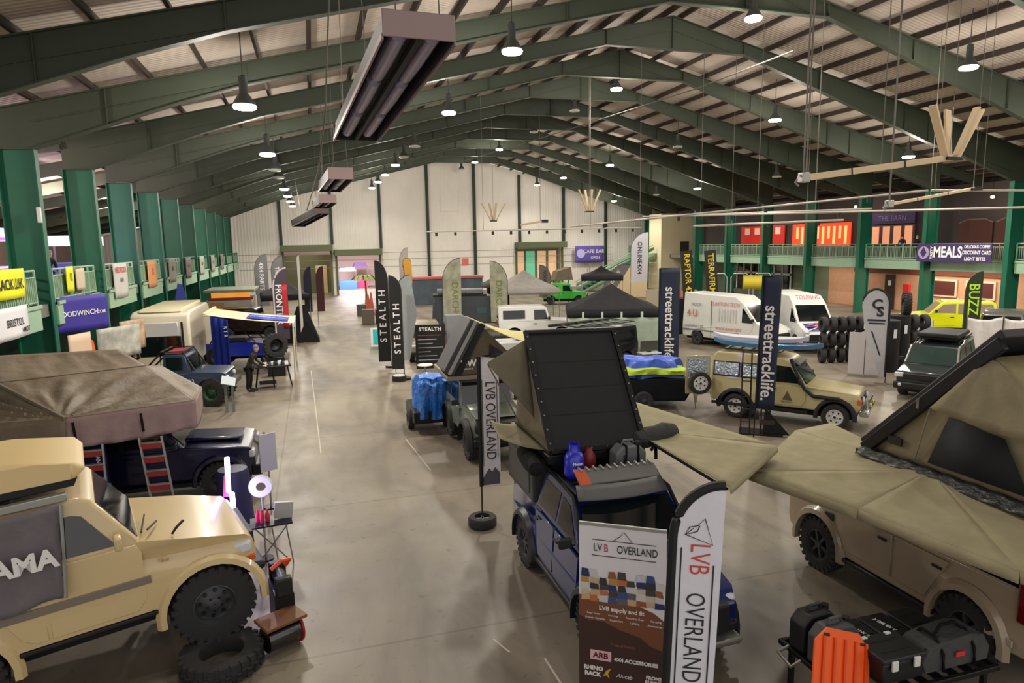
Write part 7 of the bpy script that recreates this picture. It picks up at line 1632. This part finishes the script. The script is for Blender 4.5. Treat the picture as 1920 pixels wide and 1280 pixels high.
loose_tyre('tyre', 'big black tyre with rim leaning on top of the right black roll', 26.1, 24.2, 3.0, .5, .32, 22, (0, 0, .9), None, True)
loose_tyre('tyre', 'brown-black tyre standing upright behind the black rolls', 28.2, 28.2, 1.6, .5, .3, 20, (0, 0, .2), None, True)
for i, (x0, y0, z0, w_) in enumerate([(29.0, 23.5, 1.75, 1.35), (30.1, 22.6, 1.75, 1.0)]):
    t = thing('draped_sheet', 'white sheet hung on a line behind the dark estate car, %s one' % ('left' if i == 0 else 'right'), 'sheet', (x0, y0, 0), -.7)
    MB().grid([(0, 0, .6), (w_, 0, .6), (w_, 0, 2.35), (0, 0, 2.3)], 24, 12, lambda u, v: (0, .06*sin(u*14+v*2), -.12*sin(pi*u)*v)).obj('cloth', cloth('sheet_white', (222, 216, 212), .4), t, solid=.012)
    for s in (0, w_): MB().tube([(s, .03, 0), (s, .03, 2.4)], .02, 6).obj('pole', STEEL, t)
feather('feather_flag', 'black and lime feather flag in front of the yellow race truck', 31.3, 25.6, -.8, 4.3, .7, 1.2, mat('flag_blacklime', (30, 44, 20), .6), 'BUZZ', mat('print_lime', (180, 230, 40), .6), .62, .5, 2.9, flip=1, base='cross', bend=.25)
t = thing('a_frame_stand', 'black metal sign stand with white card by the yellow truck', 'sign', (29.3, 26.0, 0), -.8); MB().lo((-.35, -.02, 1.2), (.35, .02, 1.9)).obj('card', WHITE, t)
for s in (-.35, .35): MB().tube([(s, 0, 0), (s, 0, 1.9)], .02, 6).obj('leg', BLACKM, t)
# floor tape marks near the aisle
for i, (a, b) in enumerate([((2.95, 8.6), (3.0, 7.4)), ((2.3, 7.9), (2.75, 7.9)), ((2.5, 20.6), (2.75, 17.4)), ((2.35, 9.3), (2.5, 8.9)), ((-.4, 34), (-.1, 20))]):
    tag(MB().beam((a[0], a[1], .002), (b[0], b[1], .002), .03, .004).obj('floor_mark', mat('mark_pale', (190, 180, 165), .7), smooth=False), 'faint pale line mark on the concrete floor, %s' % ['left of the blue pickup nose', 'crossing short of the pickup nose', 'beside the blue tarpaulin', 'left of the pickup front door', 'running along the left displays'][i], 'floor mark')
t = thing('floor_channel', 'dark slot channel in the floor beyond the khaki awning', 'drain', (0, 0, 0))
MB().beam((14.6, 14.9, .003), (19.2, 13.4, .003), .09, .005).obj('channel', mat('channel_dark', (40, 38, 34), .8), t, smooth=False)

loose_tyre('tyre', 'big sand-grey tyre raised on a small block at the front of the blue buggy', -1.95, 33.4, 1.45, .56, .36, 20, (0, 0, .4), None, True)
boxthing('tyre_block', 'dark block carrying the raised tyre under the cream awning', 'block', (-2.35, 33.1, 0), (-1.55, 33.7, .92), BLACKM)
# ================================================================== high bay lamps
SHADE = mat('lamp_housing', (70, 74, 72), .5)
def lamp(x, y, z, lit, label):
    t = thing('high_bay_lamp', label, 'lamp', (x, y, z), 0, 'high bay lamps hanging from the roof')
    m = MB(); m.lathe([(.07, .95), (.13, .9), (.13, .42), (.22, .3), (.33, .12), (.34, .06), (.25, .06)], n=20); m.obj('housing', SHADE, t)
    m = MB(); zr_ = roof_z(x)+.28-z; m.tube([(0, 0, .95), (0, 0, zr_)], .02, 6); m.obj('hanger', SHADE, t)
    m = MB(); m.lathe([(.33, .07), (.36, .02), (.33, -.05), (.15, -.08)], n=20)
    m.obj('lens', mat('lens_lit', (255, 252, 240), .4, emit=14) if lit else mat('lens_off', (190, 190, 180), .3), t)
    if lit:
        ld = bpy.data.lights.new('lamp_light', 'SPOT'); ld.energy = BAY_LAMP_W*lit; ld.spot_size = radians(152); ld.spot_blend = .35; ld.shadow_soft_size = .3; ld.color = (1, .94, .82)
        o = bpy.data.objects.new('lamp_light', ld); COL.objects.link(o); o.parent = t; o.location = (0, 0, -.25)
        ld = bpy.data.lights.new('lamp_spill', 'POINT'); ld.energy = BAY_LAMP_W*SPILL*lit; ld.shadow_soft_size = .3; ld.color = (1, .93, .82)
        o = bpy.data.objects.new('lamp_spill', ld); COL.objects.link(o); o.parent = t; o.location = (0, 0, -.45)
LAMPS = [(-1.75, 10.4, 'far left', [(10.9, .22), (23.0, 1), (34.3, 1), (41.0, 0), (45.3, 0), (54.4, 1), (62, .4), (69.0, 1), (77, .35)]),  # far part-power lamps are unlit ones switched on to brighten the end wall
         (6.9, 12.5, 'inner left', [(10.9, .22), (22.8, 1), (33.8, 1), (45.4, 0), (50.9, 0), (56.2, 1), (64, .4), (71.2, 1), (78.5, .35)]),
         (18.1, 15.1, 'ridge', [(12.5, .4), (25.2, 1), (38.3, 1), (45.0, 0), (54, 0), (64.7, 1), (75, .4), (82.0, 0)]),
         (26.8, 13.0, 'inner right', [(10.5, .8), (22.6, 1), (34.9, 1), (46, 0), (58, 1), (70, .4), (79.0, .5)]),
         (35.7, 10.9, 'far right', [(10.5, .8), (22, 1), (33.7, 1), (46, 0), (57.5, 1), (65.5, 0), (76.1, 1)])]
for x, z, rn, ys in LAMPS:
    for j, (y, lit) in enumerate(ys):
        lamp(x, y, z, lit, '%s round high bay lamp in the %s row, %s from the camera' % ('lit' if lit else 'unlit', rn, ORD[j]))
